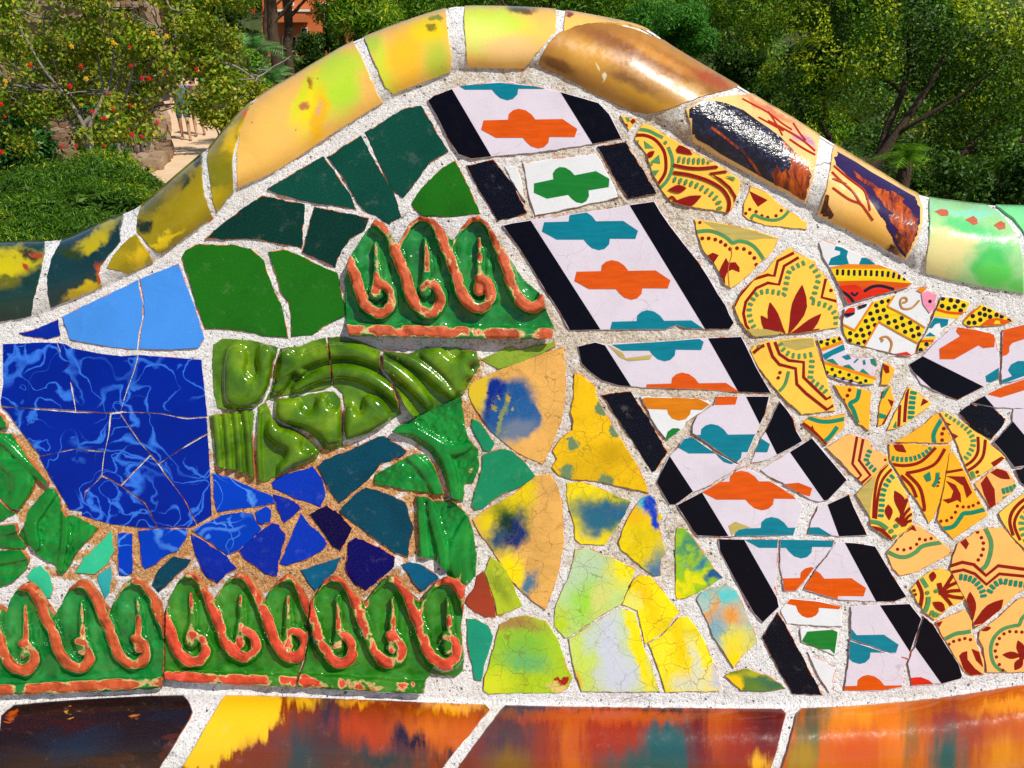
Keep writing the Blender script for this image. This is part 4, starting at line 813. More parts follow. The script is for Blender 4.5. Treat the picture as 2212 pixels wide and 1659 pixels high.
tile('33', '1830,480 1990,360 2160,200 2212,185 2330,170 2330,835 2212,832 2050,830 1890,830 1880,740 1860,620 1820,540', g_peach, label='peach tile with a dark red fleur in a green scallop', prints=[S('33', 32, '2060,840 1960,770 1925,650 1950,540 2030,460 2130,430 2170,422 2200,360 2270,310 2340,300', 'sage'), D('33', 15, '2030,815 2000,765 1975,700 1965,648 1980,590 2000,540 2040,500 2090,480 2145,482 2195,485', 'red'), PT('33', '2200,715', '2160,555', 75, 'red', 0.05), PT('33', '2200,690', '2025,680', 65, 'red'), PT('33', '2205,700', '2135,815', 70, 'red'), PT('33', '2205,700', '2330,640', 70, 'red'), D('33', 26, '2200,698', 'red'), PT('33', '1840,470', '1930,445', 40, 'red')])
tile('23', '1995,1120 2060,1060 2212,950 2330,870 2330,1540 2212,1420 2100,1310 2030,1200', g_yellow, label=FL, prints=[S('23', 30, '2340,940 2212,1000 2120,1090 2090,1190 2120,1310', 'red'), S('23', 26, '2340,990 2230,1045 2160,1120 2130,1220 2180,1350', 'red'), K('23', 6, 55, 28, '2250,1095 2205,1150 2190,1220 2210,1300 2240,1370', 'sage')])

# ------------------------------------------------------------------ centre: broken polychrome majolica
YEL = (244, 214, 20); TAN = (232, 176, 92); LIME = (176, 208, 48); BLU = (20, 96, 160); DBL = (0, 30, 130); GRB = (110, 138, 96); LAV = (206, 212, 226)
CK = dict(crackle=0.6, warp=0.02, wscale=34, rough=0.16)
tile('12', '-270,1450 -160,1400 0,1330 60,1370 140,1345 370,1290 375,1335 250,1400 100,1465 0,1500 -120,1530', glaze('glaze_olive_lime', (140, 172, 50), crackle=0.5))
tile('F', '1013,838 1022,826 1060,808 1106,788 1160,768 1218,750 1221,790 1222,830 1220,868 1212,912 1195,955 1172,1003 1140,990 1106,970 1060,932 1025,880 1012,855',
     glaze('majolica_tan_blue', TAN, [(1040, 850, 40, 46, 0, (222, 190, 44), 0.5), (1092, 895, 50, 74, 38, (92, 126, 150), 0.35), (1096, 880, 44, 66, 36, (20, 84, 150), 0.22), (1128, 902, 40, 40, 20, (30, 94, 156), 0.15), (1120, 925, 40, 22, -10, (110, 124, 150), 0.5), (1060, 862, 8, 40, 12, (0, 40, 130), 0.6), (1072, 838, 18, 22, 0, (0, 42, 140), 0.4), (1082, 905, 5, 46, 14, (140, 150, 90), 0.7), (1098, 862, 5, 5, 0, (190, 160, 50), 0.3), (1068, 880, 7, 6, 0, (150, 150, 80), 0.3), (1104, 884, 4, 4, 0, (170, 160, 80), 0.3), (1078, 858, 3, 3, 0, (150, 150, 80), 0.3), (1090, 930, 5, 4, 0, (120, 140, 110), 0.3)], crackle=0.6, warp=0.012, wscale=40, rough=0.16), label='tan tile with a broad blue brush mark')
tile('F', '1020,1122 1050,1100 1080,1085 1106,1070 1156,1027 1188,1024 1206,1054 1216,1104 1218,1167 1206,1239 1196,1270 1178,1317 1148,1297 1106,1257 1088,1228 1065,1190 1035,1150',
     glaze('majolica_tan_leaf', TAN, [(1098, 1105, 46, 95, 20, (214, 190, 20), 0.35), (1120, 1075, 30, 40, 30, (236, 206, 14), 0.65), (1090, 1130, 46, 40, -20, (88, 120, 30), 0.75), (1112, 1150, 24, 48, 15, (16, 44, 110), 0.45), (1095, 1130, 20, 20, 0, (18, 50, 40), 0.75), (1070, 1160, 22, 26, -30, (30, 70, 110), 0.75), (1106, 1232, 26, 38, -25, (252, 226, 10), 0.55), (1144, 1262, 12, 22, 20, (70, 120, 150), 0.75), (1052, 1132, 20, 26, 0, (232, 204, 20), 0.65)], **CK), label='leaf shaped tan tile with yellow and dark blue brush marks')
tile('22', '540,-90 590,-90 650,-30 720,20 730,110 800,240 900,420 1000,580 1080,700 1150,850 1180,940 1080,915 960,890 880,875 780,850 640,830 520,830 400,790 345,720 390,650 350,580 430,460 520,400 530,320 505,250 530,130',
     glaze('majolica_yellow_spots', (238, 190, 10), [(1106 + x / 4, 829.5 + y / 4, r / 4, r / 4, 0, GRB, 0.25) for x, y, r in ((535, 535, 62), (470, 745, 66), (770, 215, 45), (895, 395, 50), (790, 850, 75), (480, 490, 22))] + [(1320, 985, 34, 26, 0, (204, 160, 0), 0.85)], **CK), label='chrome yellow tile with grey green spots')
tile('22', '470,860 620,850 760,900 880,960 1025,1020 980,1120 900,1240 800,1390 590,1385 545,1340 540,1230 490,1080 470,960',
     glaze('majolica_yellow_blue', (248, 222, 16), [(1310, 1110, 78, 34, 8, (60, 120, 70), 0.75), (1312, 1108, 66, 22, 6, (34, 98, 140), 0.75), (1290, 1130, 34, 24, -30, (40, 104, 130), 0.75), (1350, 1062, 34, 18, 20, (120, 160, 50), 0.75)], **CK))
tile('22', '1130,980 1190,960 1230,1000 1260,1050 1265,1110 1300,1150 1265,1180 1280,1290 1310,1390 1330,1470 1290,1500 1290,1650 1230,1659 1100,1560 940,1430 920,1370 970,1230 1060,1060',
     glaze('majolica_yellow_cobalt', (246, 218, 14), [(1396, 1080, 30, 26, 0, (70, 190, 210), 0.65), (1408, 1102, 15, 40, -18, (0, 62, 196), 0.35), (1424, 1215, 24, 40, 20, (150, 160, 120), 0.85), (1416, 1232, 16, 16, 0, (70, 120, 160), 0.75), (1372, 1115, 24, 20, 0, (236, 186, 14), 0.75)], **CK))
tile('22', '1420,1245 1490,1250 1570,1330 1640,1440 1700,1520 1750,1600 1820,1670 1700,1750 1510,1850 1420,1860 1410,1760 1415,1659 1410,1450',
     glaze('majolica_green_blue', (150, 196, 34), [(1486, 1175, 50, 14, -18, (66, 140, 110), 0.85), (1520, 1205, 40, 13, -30, (44, 130, 150), 0.85), (1484, 1260, 40, 14, -25, (230, 226, 20), 0.75), (1500, 1150, 22, 20, 0, (90, 160, 90), 0.85), (1540, 1255, 20, 12, -30, (30, 90, 140), 0.75), (1466, 1288, 14, 8, 0, (250, 220, 0), 0.65)], crackle=0.3, warp=0.05, wscale=30))
tile('32', '1595,200 1640,140 1720,110 1850,70 1920,110 1970,200 2010,300 2070,420 2120,570 2000,680 1915,795 1820,640 1740,530 1690,400 1640,290',
     glaze('majolica_cyan_orange', (176, 200, 190), [(1570, 1290, 44, 18, 10, (96, 206, 208), 0.65), (1575, 1333, 30, 24, 0, (236, 160, 70), 0.85), (1590, 1385, 36, 26, 0, (236, 222, 70), 0.75), (1582, 1420, 30, 26, 0, (252, 222, 14), 0.65), (1530, 1350, 10, 60, 15, (236, 160, 60), 0.75), (1545, 1360, 16, 34, 12, (130, 176, 190), 0.85)], **CK))
tile('32', '1840,865 1900,830 2030,800 2212,860 2310,925 2360,970 2212,995 1980,992', glaze('majolica_olive', (100, 132, 44), [(1585, 1475, 26, 22, -20, (246, 204, 10), 0.35), (1668, 1476, 34, 14, 0, (60, 112, 80), 0.85), (1640, 1462, 30, 8, 10, (180, 180, 40), 0.75)], crackle=0.4))
tile('22', '545,1430 640,1420 760,1460 880,1510 1000,1570 1068,1605 1030,1700 990,1790 945,1900 860,1950 800,1985 650,2080 500,2185 460,2195 365,2095 370,1940 410,1830 450,1740 490,1659 520,1560',
     glaze('majolica_pale_green', (196, 220, 130), [(1262, 1245, 46, 70, 20, (190, 214, 180), 0.85), (1350, 1230, 30, 38, 30, (246, 232, 30), 0.75), (1265, 1300, 34, 50, 25, (160, 220, 60), 0.85), (1210, 1345, 18, 34, 0, (190, 216, 40), 0.75), (1300, 1290, 22, 44, 25, (214, 220, 120), 0.75)], **CK), label='pale green crackled tile')
tile('32', '1065,20 1110,-15 1200,10 1280,100 1370,220 1450,310 1410,345 1350,440 1270,510 1145,590 1112,420 1085,300 950,250 1000,130', glaze('majolica_lemon', (255, 232, 20), [(1390, 1290, 14, 60, -30, (250, 206, 10), 0.85), (1362, 1300, 20, 20, 0, (236, 232, 110), 0.75)], **CK), label='lemon yellow crackled tile')
tile('32', '490,545 660,430 860,310 945,278 1060,312 1100,450 1130,600 1200,760 1280,1000 1050,1005 800,1000 600,1000 570,900 530,780 510,670',
     glaze('majolica_lavender', (206, 226, 120), [(1318, 1400, 34, 110, -8, LAV, 0.75), (1340, 1460, 46, 40, 0, LAV, 0.75), (1380, 1400, 16, 110, -14, (252, 232, 20), 0.45), (1262, 1420, 22, 60, 0, (204, 226, 90), 0.75), (1278, 1380, 16, 30, 20, (200, 214, 200), 0.85), (1245, 1470, 10, 20, 0, (230, 180, 40), 0.75)], **CK), label='crackled tile streaked pale green and lavender')
tile('32', '1180,585 1290,520 1380,430 1430,365 1520,350 1600,460 1680,600 1730,720 1780,850 1810,960 1790,990 1560,1000 1330,1005 1300,920 1250,760',
     glaze('majolica_lemon_lavender', (252, 234, 40), [(1485, 1478, 30, 24, 0, (222, 222, 190), 0.75), (1545, 1465, 16, 26, 0, (208, 208, 220), 0.75), (1505, 1440, 12, 50, -12, (226, 226, 190), 0.85), (1470, 1400, 16, 50, -8, (255, 214, 0), 0.85)], **CK))
tile('32', '-110,420 0,365 120,340 290,390 380,520 440,680 480,800 520,880 480,970 400,1010 0,1012 -200,1020 -245,990 -240,880 -190,750 -150,590',
     glaze('majolica_lime', (176, 208, 34), [(1112, 1345, 60, 18, 10, (170, 128, 70), 0.75), (1130, 1395, 60, 34, 0, (130, 192, 60), 0.85), (1140, 1430, 44, 22, 10, (110, 184, 100), 0.85), (1216, 1468, 14, 7, -30, (166, 30, 30), 0.25), (1204, 1487, 20, 10, 0, (236, 200, 120), 0.65), (1060, 1475, 50, 24, 0, (214, 224, 40), 0.75)], **CK), label='lime green crackled tile with a small red mark')
tile('31', '1910,0 1960,-40 2000,60 2050,200 2070,350 1990,355 1890,310 1810,230 1840,160 1890,100', glaze('glaze_red_brown', (160, 62, 38), crackle=0.2))
tile('31', '1975,-30 2030,-170 2130,-90 2212,60 2300,255 2200,303 2085,338 2058,200', glaze('majolica_lime_olive', (178, 196, 44), [(1080, 1270, 10, 40, -30, (140, 160, 40), 0.75)], **CK))

# ------------------------------------------------------------------ rounded coping tiles along the crest
PAPAYA = (255, 198, 96)
c_gold = lambda nm, bl, **k: glaze(nm, PAPAYA, bl, warp=0.02, wscale=14, pits=k.pop('pits', 0.45), mottle=0.05, spec=0.5, **k)
OLV = (176, 160, 6); DKT = (14, 50, 56); DKG = (30, 44, 10)
curved_tile(on_coping([(-130, 0), (-140, 620), (-150, 712)], [(97, 518), (84, 600), (74, 640), (69, 684)]),
            glaze('coping_olive_teal', (18, 58, 54), [(30, 560, 60, 24, -6, (196, 180, 4), 0.45), (10, 590, 46, 18, 0, (200, 184, 4), 0.5), (60, 548, 20, 12, 0, (60, 50, 20), 0.5), (55, 578, 10, 8, 0, (170, 60, 20), 0.3), (75, 545, 8, 6, 0, (170, 60, 30), 0.3), (10, 615, 30, 14, 0, (100, 100, 10), 0.6)], warp=0.03, wscale=26, spec=0.45), label='dark teal and olive coping tile')
curved_tile(on_coping([(135, 516), (110, 560), (103, 590), (102, 630), (109, 668)], [(266, 460), (258, 490), (257, 505), (259, 520), (235, 550), (218, 572), (212, 592), (221, 622)]),
            glaze('coping_teal_olive', (16, 54, 60), [(200, 520, 40, 14, -25, (190, 172, 6), 0.5), (240, 490, 30, 10, -25, (180, 164, 6), 0.5), (195, 620, 46, 16, -25, (226, 196, 8), 0.45), (165, 640, 30, 10, -25, (200, 170, 10), 0.5), (215, 590, 8, 24, 0, (200, 80, 10), 0.5), (150, 545, 26, 12, 0, (40, 60, 10), 0.6)], warp=0.03, wscale=26, spec=0.45))
curved_tile(crop('10', '922,660 960,575 1005,515 1090,425 1168,362 1230,450 1325,603 1110,718 1040,683'), glaze('coping_olive', (170, 150, 0), [(270, 530, 40, 10, -30, (150, 130, 8), 0.6), (300, 560, 20, 20, 0, (226, 190, 8), 0.5)], warp=0.026, wscale=30, spec=0.45), wrap=False)
curved_tile(on_coping([(305, 440), (296, 470), (295, 500), (320, 530), (338, 546), (353, 550)], [(436, 330), (434, 350), (437, 400), (440, 418), (452, 450), (459, 468)]),
            glaze('coping_olive_gold', (158, 138, 0), [(310, 485, 18, 16, -30, (28, 46, 30), 0.4), (375, 400, 40, 12, -40, (120, 104, 4), 0.6), (400, 392, 22, 12, -40, (24, 40, 20), 0.45), (420, 345, 14, 12, 0, (24, 40, 20), 0.5), (350, 430, 60, 10, -40, (150, 130, 4), 0.6), (360, 520, 40, 8, -30, (226, 196, 8), 0.6), (330, 440, 30, 16, -40, (110, 104, 0), 0.5)], warp=0.026, wscale=30, spec=0.45), label='olive gold coping tile with dark spots')
curved_tile(on_coping([(450, 319), (447, 340), (455, 400), (459, 440), (468, 462)], [(543, 218), (515, 280), (503, 330), (501, 360), (505, 417)]),
            glaze('coping_olive_yellow', (172, 150, 0), [(468, 392, 14, 12, 0, (22, 34, 20), 0.4), (500, 300, 16, 40, 30, (240, 196, 10), 0.5), (470, 350, 30, 16, -40, (150, 136, 4), 0.6), (530, 240, 12, 10, 0, (230, 110, 10), 0.5), (480, 380, 40, 30, -30, (130, 124, 0), 0.6)], warp=0.026, wscale=30, spec=0.45))
curved_tile(on_coping([(556, 208), (535, 240), (520, 280), (511, 330), (512, 409)], [(762, 89), (780, 120), (797, 160), (812, 195), (828, 222)]),
            c_gold('coping_papaya_lime', [(690, 205, 34, 90, 25, (246, 226, 20), 0.5), (740, 190, 36, 60, 20, (190, 226, 50), 0.6), (730, 150, 50, 26, -30, (200, 226, 60), 0.5), (655, 205, 14, 60, 20, (230, 226, 40), 0.5), (660, 234, 10, 9, 0, (200, 120, 70), 0.5), (672, 180, 6, 15, -30, (176, 120, 20), 0.7), (690, 260, 14, 60, 10, (252, 190, 20), 0.6), (690, 235, 5, 8, 0, (230, 180, 120), 0.6)]), label='long papaya coping tile with lime streaks')
curved_tile(on_coping([(786, 80), (800, 115), (818, 155), (832, 190), (850, 206)], [(962, 17), (964, 50), (970, 85), (976, 120), (974, 158)]),
            c_gold('coping_orange_lime', [(830, 150, 22, 60, -10, (206, 226, 60), 0.6), (880, 120, 40, 70, 20, (255, 196, 40), 0.6), (930, 60, 40, 30, 0, (246, 214, 20), 0.5), (945, 130, 28, 46, 0, (196, 206, 60), 0.6), (800, 95, 20, 20, 0, (190, 214, 60), 0.5), (935, 55, 9, 8, 0, (150, 130, 20), 0.4), (945, 34, 14, 6, 0, (150, 150, 40), 0.4)]))
curved_tile(on_coping([(1004, 12), (1003, 60), (1006, 110), (1009, 148)], [(1201, 19), (1201, 50), (1200, 68), (1180, 90), (1163, 112), (1148, 130), (1131, 150)]),
            c_gold('coping_lime_papaya', [(1060, 45, 80, 34, 10, (206, 232, 70), 0.6), (1040, 80, 60, 40, 0, (226, 232, 110), 0.6), (1130, 20, 30, 8, 0, (110, 90, 30), 0.5), (1110, 110, 60, 30, 0, (255, 206, 130), 0.6)]))
tp = [(x, float(uc_y(x))) for x in np.linspace(1222, 1404, 16)]
curved_tile(tp + [(1380, 58), (1350, 50), (1310, 47), (1270, 50), (1240, 57), (1218, 68), (1220, 40)], c_gold('coping_papaya', [(1225, 28, 8, 6, 0, (150, 60, 20), 0.4)]))
tp = [(x, float(uc_y(x))) for x in np.linspace(1436, 1598, 16)]
curved_tile(tp + [(1560, 196), (1530, 203), (1480, 222), (1440, 238), (1396, 247), (1365, 240), (1290, 205), (1235, 175), (1190, 155), (1164, 140), (1172, 116), (1185, 92), (1208, 70), (1240, 58), (1280, 50), (1330, 52), (1370, 62), (1405, 76)],
            glaze('coping_caramel', (186, 128, 44), [(1330, 95, 110, 18, 27, (150, 90, 34), 0.8), (1450, 140, 130, 14, 30, (128, 66, 18), 0.8), (1420, 120, 90, 10, 30, (206, 140, 54), 0.8), (1395, 205, 110, 20, 28, (206, 150, 30), 0.8), (1345, 165, 90, 12, 28, (140, 92, 34), 0.8), (1205, 140, 36, 12, 30, (130, 76, 10), 0.4), (1480, 200, 40, 22, 10, (190, 140, 50), 0.6), (1270, 120, 60, 30, 20, (216, 156, 50), 0.6), (1540, 175, 50, 12, 30, (170, 80, 30), 0.5), (1288, 145, 8, 3, 70, (240, 220, 150), 0.3), (1302, 166, 4, 9, 0, (240, 230, 200), 0.3)], warp=0.012, wscale=22, rough=0.27, spec=0.6, bump=0.06), label='caramel brown coping tile with a glossy streak')
for nm_, c_ in (('midnight', (20, 17, 40)), ('rust', (176, 70, 10)), ('vermilion', (186, 40, 10)), ('umber', (70, 28, 18)), ('violet', (52, 34, 84)), ('bare', (204, 108, 78))): print_mat('print_' + nm_, c_, speck=0.35); INK[nm_] = c_
def mottled(nm, stops, sc, st, rough, bump, dist):
    t = NT('print_' + nm); uv = t.mapping(t.plan(), rot=(0, 0, st[2]), scale=(st[0], st[1], 1)); n = t.noise(uv, sc, 5, 0.72, 0.6)
    col = t.colors(n, [(q, alb(c)) for q, c in stops]); t.bump(t.noise(t.plan(), dist, 3, 0.6), bump, 0.003)
    MATS['print_' + nm] = t.done(col, rough, 0.45)
mottled('midnight', [(0.3, (10, 8, 22)), (0.5, (24, 22, 46)), (0.66, (54, 56, 88)), (0.8, (96, 96, 124))], 34, (1, 1, 0), 0.22, 0.4, 75)
mottled('rust', [(0.3, (44, 22, 40)), (0.42, (110, 36, 14)), (0.56, (190, 78, 8)), (0.75, (226, 130, 20))], 40, (1.6, 0.5, 0.5), 0.2, 0.12, 90)
mottled('umber', [(0.3, (30, 14, 12)), (0.5, (84, 34, 12)), (0.7, (170, 84, 20))], 40, (1.6, 0.5, -0.3), 0.2, 0.12, 90)
curved_tile(on_coping([(1626, 203), (1590, 205), (1545, 212), (1510, 220), (1480, 236), (1490, 265), (1495, 303)], [(1772, 292), (1765, 340), (1757, 385), (1740, 440)]),
            glaze('coping_midnight_cream', (255, 204, 128), [(1660, 235, 70, 8, 32, (226, 130, 80), 0.7), (1735, 300, 30, 8, 34, (200, 140, 170), 0.6)], warp=0.02, wscale=24, rough=0.14, bump=0.4, spec=0.5), label='midnight blue and cream coping tile', prints=[
    G('02', '1460,960 1520,900 1650,850 1740,850 1850,890 2000,950 2120,1040 2212,1100 2330,1190 2420,1290 2500,1380 2560,1450 2590,1520 2600,1640 2560,1770 2420,1690 2212,1560 2000,1440 1800,1330 1560,1210 1510,1180 1525,1080', 'midnight'),
    G('02', '2330,1200 2430,1290 2510,1380 2570,1450 2600,1530 2600,1640 2560,1770 2480,1720 2500,1600 2460,1640 2440,1520 2400,1600 2380,1480 2410,1400 2350,1290', 'rust'), G('02', '2240,1500 2290,1420 2330,1500 2370,1450 2400,1560 2440,1500 2480,1600 2500,1560 2540,1680 2550,1760 2420,1690 2270,1600', 'rust'),
    S('02', 22, '1720,1100 1830,1180 1960,1285', 'rust'), S('02', 22, '1980,1290 2060,1390 2150,1520', 'rust'), G('02', '2000,800 2070,790 2140,850 2130,860', 'midnight'), S('02', 13, '1990,850 2100,910 2212,970 2330,1060 2420,1120', 'vermilion'), S('02', 12, '2130,1010 2240,1070 2350,1130', 'vermilion'), S('02', 12, '2212,960 2280,1060 2340,1170', 'vermilion'), S('02', 14, '2212,1040 2330,1100 2500,1200 2640,1320', 'vermilion'), S('02', 14, '2400,1200 2520,1280 2640,1345', 'vermilion'), S('02', 12, '2430,1060 2490,1150 2540,1210', 'vermilion')])
curved_tile(on_coping([(1803, 312), (1795, 360), (1786, 405), (1770, 450), (1766, 465)], [(1984, 418), (1993, 445), (1994, 480), (1980, 520), (1957, 561)]),
            glaze('coping_cream_rust', (255, 202, 116), [(1880, 500, 80, 40, 20, (248, 186, 84), 0.7), (1925, 545, 18, 18, 0, (110, 54, 20), 0.6)], warp=0.02, wscale=30, rough=0.14, spec=0.5), label='cream coping tile with rust brown brush marks', prints=[
    G('13', '820,-30 700,-130 590,-230 570,-300 600,-350 760,-260 900,-170 1060,-80 1180,-10 1270,40 1330,110 1340,200 1320,320 1290,430 1260,520 1190,570 1140,520 1090,440 1030,320 960,190 880,70', 'violet'),
    G('13', '930,20 900,-40 980,-30 1080,-10 1180,60 1160,90 1230,150 1260,210 1300,230 1300,330 1270,430 1240,510 1190,540 1130,460 1090,380 1130,330 1060,260 1040,200 1090,190 1010,130', 'rust'), G('13', '1100,330 1180,380 1150,470 1110,420', 'umber'), G('13', '1180,460 1240,440 1230,520 1190,545', 'umber'), G('13', '740,-190 820,-120 900,-80 960,-30 850,-60 760,-130', 'rust'),
    G('13', '425,215 480,100 500,20 530,30 520,110 570,200 550,230 570,300 480,270', 'umber'), G('13', '440,210 490,120 500,190 470,240', 'rust'), G('13', '1030,500 1060,450 1100,480 1100,540 1050,570 1020,550', 'umber'),
    S('13', 16, '560,-40 700,60 800,100 850,160 910,245', 'vermilion'), S('13', 16, '540,-190 640,-90 740,0 790,80 810,110', 'vermilion'), S('13', 14, '560,-120 680,-70', 'vermilion'), S('13', 14, '850,10 870,80 885,160', 'vermilion'), S('13', 14, '570,-230 700,-120 830,-20 860,60', 'vermilion')])
curved_tile(on_coping([(2008, 423), (2010, 470), (2007, 520), (2000, 560), (1999, 592)], [(2128, 440), (2160, 460), (2185, 490), (2200, 520), (2210, 560), (2212, 638)]),
            glaze('coping_pale_jade', (164, 222, 150), [(2050, 540, 52, 50, 0, (236, 222, 150), 0.5), (2020, 570, 30, 40, 0, (238, 224, 154), 0.5), (2140, 560, 30, 40, 20, (80, 206, 100), 0.6), (2100, 500, 60, 20, 20, (100, 214, 130), 0.6), (2090, 460, 80, 10, 10, (150, 226, 190), 0.6), (2160, 600, 40, 30, 0, (90, 220, 90), 0.6)], warp=0.045, wscale=16, spec=0.5), label='pale jade coping tile with three bare spots', prints=[G('13', '1438,168 1490,146 1545,150 1562,175 1555,205 1500,208', 'bare'), G('13', '1703,238 1775,205 1810,235 1812,275 1775,285', 'bare'), G('13', '1950,285 2010,248 2050,270 2052,315 2000,325', 'bare')])
curved_tile(on_coping([(2150, 441), (2190, 470), (2212, 500), (2226, 540), (2232, 642)], [(2420, 446), (2425, 520), (2430, 668)]), glaze('coping_jade', (130, 226, 150), [(2260, 520, 40, 40, 0, (80, 206, 110), 0.6)], warp=0.05))

curved_tile(on_coping([(-318, 0), (-318, 620), (-318, 728)], [(-150, 0), (-160, 620), (-170, 714)]), MATS['coping_olive_gold'])
curved_tile(on_coping([(2440, 446), (2445, 520), (2450, 670)], [(2546, 450), (2546, 560), (2546, 684)]), MATS['coping_papaya'])
# ------------------------------------------------------------------ big rounded tiles of the lower roll
def roll_outline(x0t, x0b, x1t, x1b, bow0=0, bow1=0, t0=10, t1=10, yb=1905):
    top = [(x, float(bc_y(x)) + 4) for x in np.linspace(x0t + t0, x1t - t1, 30)]
    rt = [(x1t + (x1b - x1t) * k + bow1 * math.sin(k * math.pi), float(bc_y(x1t)) + 14 + (yb - bc_y(x1t) - 14) * k) for k in np.linspace(0, 1, 12)]
    lf = [(x0t + (x0b - x0t) * k + bow0 * math.sin(k * math.pi), float(bc_y(x0t)) + 14 + (yb - bc_y(x0t) - 14) * k) for k in np.linspace(1, 0, 12)]
    return top + rt + lf
RUST = (150, 50, 6); EMB = (206, 100, 4); PLUM = (104, 28, 30); DTE = (30, 86, 90)
def roll(pts, mat, label): return curved_tile(pts, mat, step=11, name='roll_tile', label=label, wrap=False, h=3.4, depth=6, edge_drop=1.0)
def streaky(name, base, blobs, **k):
    return glaze(name, base, blobs, warp=k.pop('warp', 0.03), wscale=64, stretch=(1.0, 0.16), mottle=0.16, rough=0.12, bump=0.1, pits=0.0, spec=0.55, **k)
roll(roll_outline(-260, -300, -12, -60), streaky('roll_amber', EMB, [(-150, 1650, 80, 90, 0, RUST, 0.95)]), 'amber roll tile')
pts_ = [(2, 1546), (14, 1534)] + [(x, float(bc_y(x)) + 4) for x in np.linspace(30, 396, 24)] + [(406, 1512), (416, 1538), (410, 1552), (398, 1572), (392, 1582), (370, 1620), (345, 1660), (300, 1740), (200, 1905), (-60, 1905), (-30, 1740), (-4, 1600)]
roll(pts_, glaze('roll_midnight_brown', (34, 15, 18), [(150, 1620, 80, 30, -15, (26, 34, 54), 0.95), (360, 1545, 50, 14, 0, (26, 22, 36), 0.8), (370, 1610, 14, 40, 30, (80, 30, 16), 0.7), (120, 1560, 90, 16, 0, (52, 16, 14), 0.95), (142, 1540, 6, 4, 0, (220, 150, 20), 0.3), (290, 1545, 9, 5, 0, (200, 110, 20), 0.7), (16, 1545, 10, 8, 0, (190, 80, 10), 0.7), (60, 1640, 60, 20, 0, (46, 22, 12), 0.95), (250, 1650, 70, 14, 0, (60, 30, 14), 0.95)], warp=0.05, wscale=40, stretch=(0.5, 1.4), rough=0.14, pits=0.25, spec=0.5), 'midnight brown roll tile')
roll(roll_outline(478, 240, 1058, 800, 4, -16), streaky('roll_amber_lava', (140, 52, 6), [(520, 1545, 90, 70, -30, (252, 196, 20), 0.10), (440, 1610, 60, 60, -40, (252, 200, 24), 0.12), (660, 1510, 30, 16, 0, (250, 190, 20), 0.7), (760, 1516, 50, 10, 0, (240, 160, 10), 0.8), (980, 1528, 60, 12, 0, (250, 176, 14), 0.7), (700, 1620, 60, 90, 10, (82, 44, 40), 0.95), (640, 1640, 50, 60, 0, (44, 64, 70), 0.95), (830, 1640, 80, 40, 0, (30, 56, 60), 0.8), (790, 1580, 70, 30, 20, (176, 60, 14), 0.95), (930, 1580, 60, 36, 0, (206, 100, 8), 0.95), (870, 1600, 20, 30, 0, (40, 26, 50), 0.7), (900, 1605, 14, 26, 0, (40, 22, 40), 0.7), (560, 1640, 50, 36, -20, (120, 46, 30), 0.8), (1000, 1600, 40, 60, 0, (200, 90, 4), 0.8), (985, 1640, 30, 20, 0, (60, 26, 20), 0.8), (710, 1540, 24, 40, 0, (60, 44, 60), 0.95)], warp=0.038), 'amber and brown lava streaked roll tile')
roll(roll_outline(1082, 830, 1698, 1560, -8, 16), streaky('roll_ember', RUST, [(1120, 1520, 90, 22, 0, (26, 40, 100), 0.8), (1090, 1600, 60, 90, 15, (76, 54, 60), 0.95), (1240, 1610, 30, 110, 0, EMB, 0.8), (1320, 1600, 70, 60, 0, (160, 44, 6), 0.95), (1440, 1630, 60, 80, 10, DTE, 0.45), (1400, 1660, 90, 40, 0, (40, 80, 76), 0.8), (1510, 1590, 26, 90, 0, PLUM, 0.95), (1560, 1560, 30, 60, 0, (196, 90, 8), 0.8), (1620, 1600, 60, 90, 0, (150, 40, 14), 0.95), (1660, 1560, 40, 60, 0, (92, 24, 26), 0.95), (1400, 1525, 200, 10, 0, (56, 26, 34), 0.8), (1300, 1545, 160, 16, 0, (190, 74, 20), 0.8), (1100, 1650, 40, 30, 0, (130, 90, 10), 0.95), (1640, 1650, 20, 20, 0, (236, 170, 20), 0.8)]), 'ember red roll tile with a teal flame')
roll(roll_outline(1722, 1585, 2540, 2540, 14, 0), streaky('roll_orange', EMB, [(1750, 1590, 30, 110, 14, (96, 96, 60), 0.8), (1735, 1640, 26, 40, 20, (170, 130, 20), 0.8), (1765, 1540, 30, 30, 0, (80, 76, 60), 0.8), (1850, 1540, 60, 40, 0, (244, 150, 30), 0.95), (1960, 1600, 16, 60, 0, (100, 90, 50), 0.8), (1930, 1560, 30, 90, 0, (230, 120, 10), 0.95), (2050, 1560, 50, 40, 0, (150, 56, 40), 0.8), (2050, 1640, 40, 60, 0, (34, 84, 80), 0.7), (2110, 1600, 26, 60, 0, (120, 40, 40), 0.8), (2160, 1620, 60, 90, 0, (190, 80, 8), 0.95), (2200, 1520, 80, 14, -8, (240, 150, 20), 0.8), (1850, 1620, 50, 50, 0, (210, 84, 10), 0.95), (2170, 1640, 40, 40, 0, (226, 140, 10), 0.95)]), 'bright orange roll tile with a teal flame')

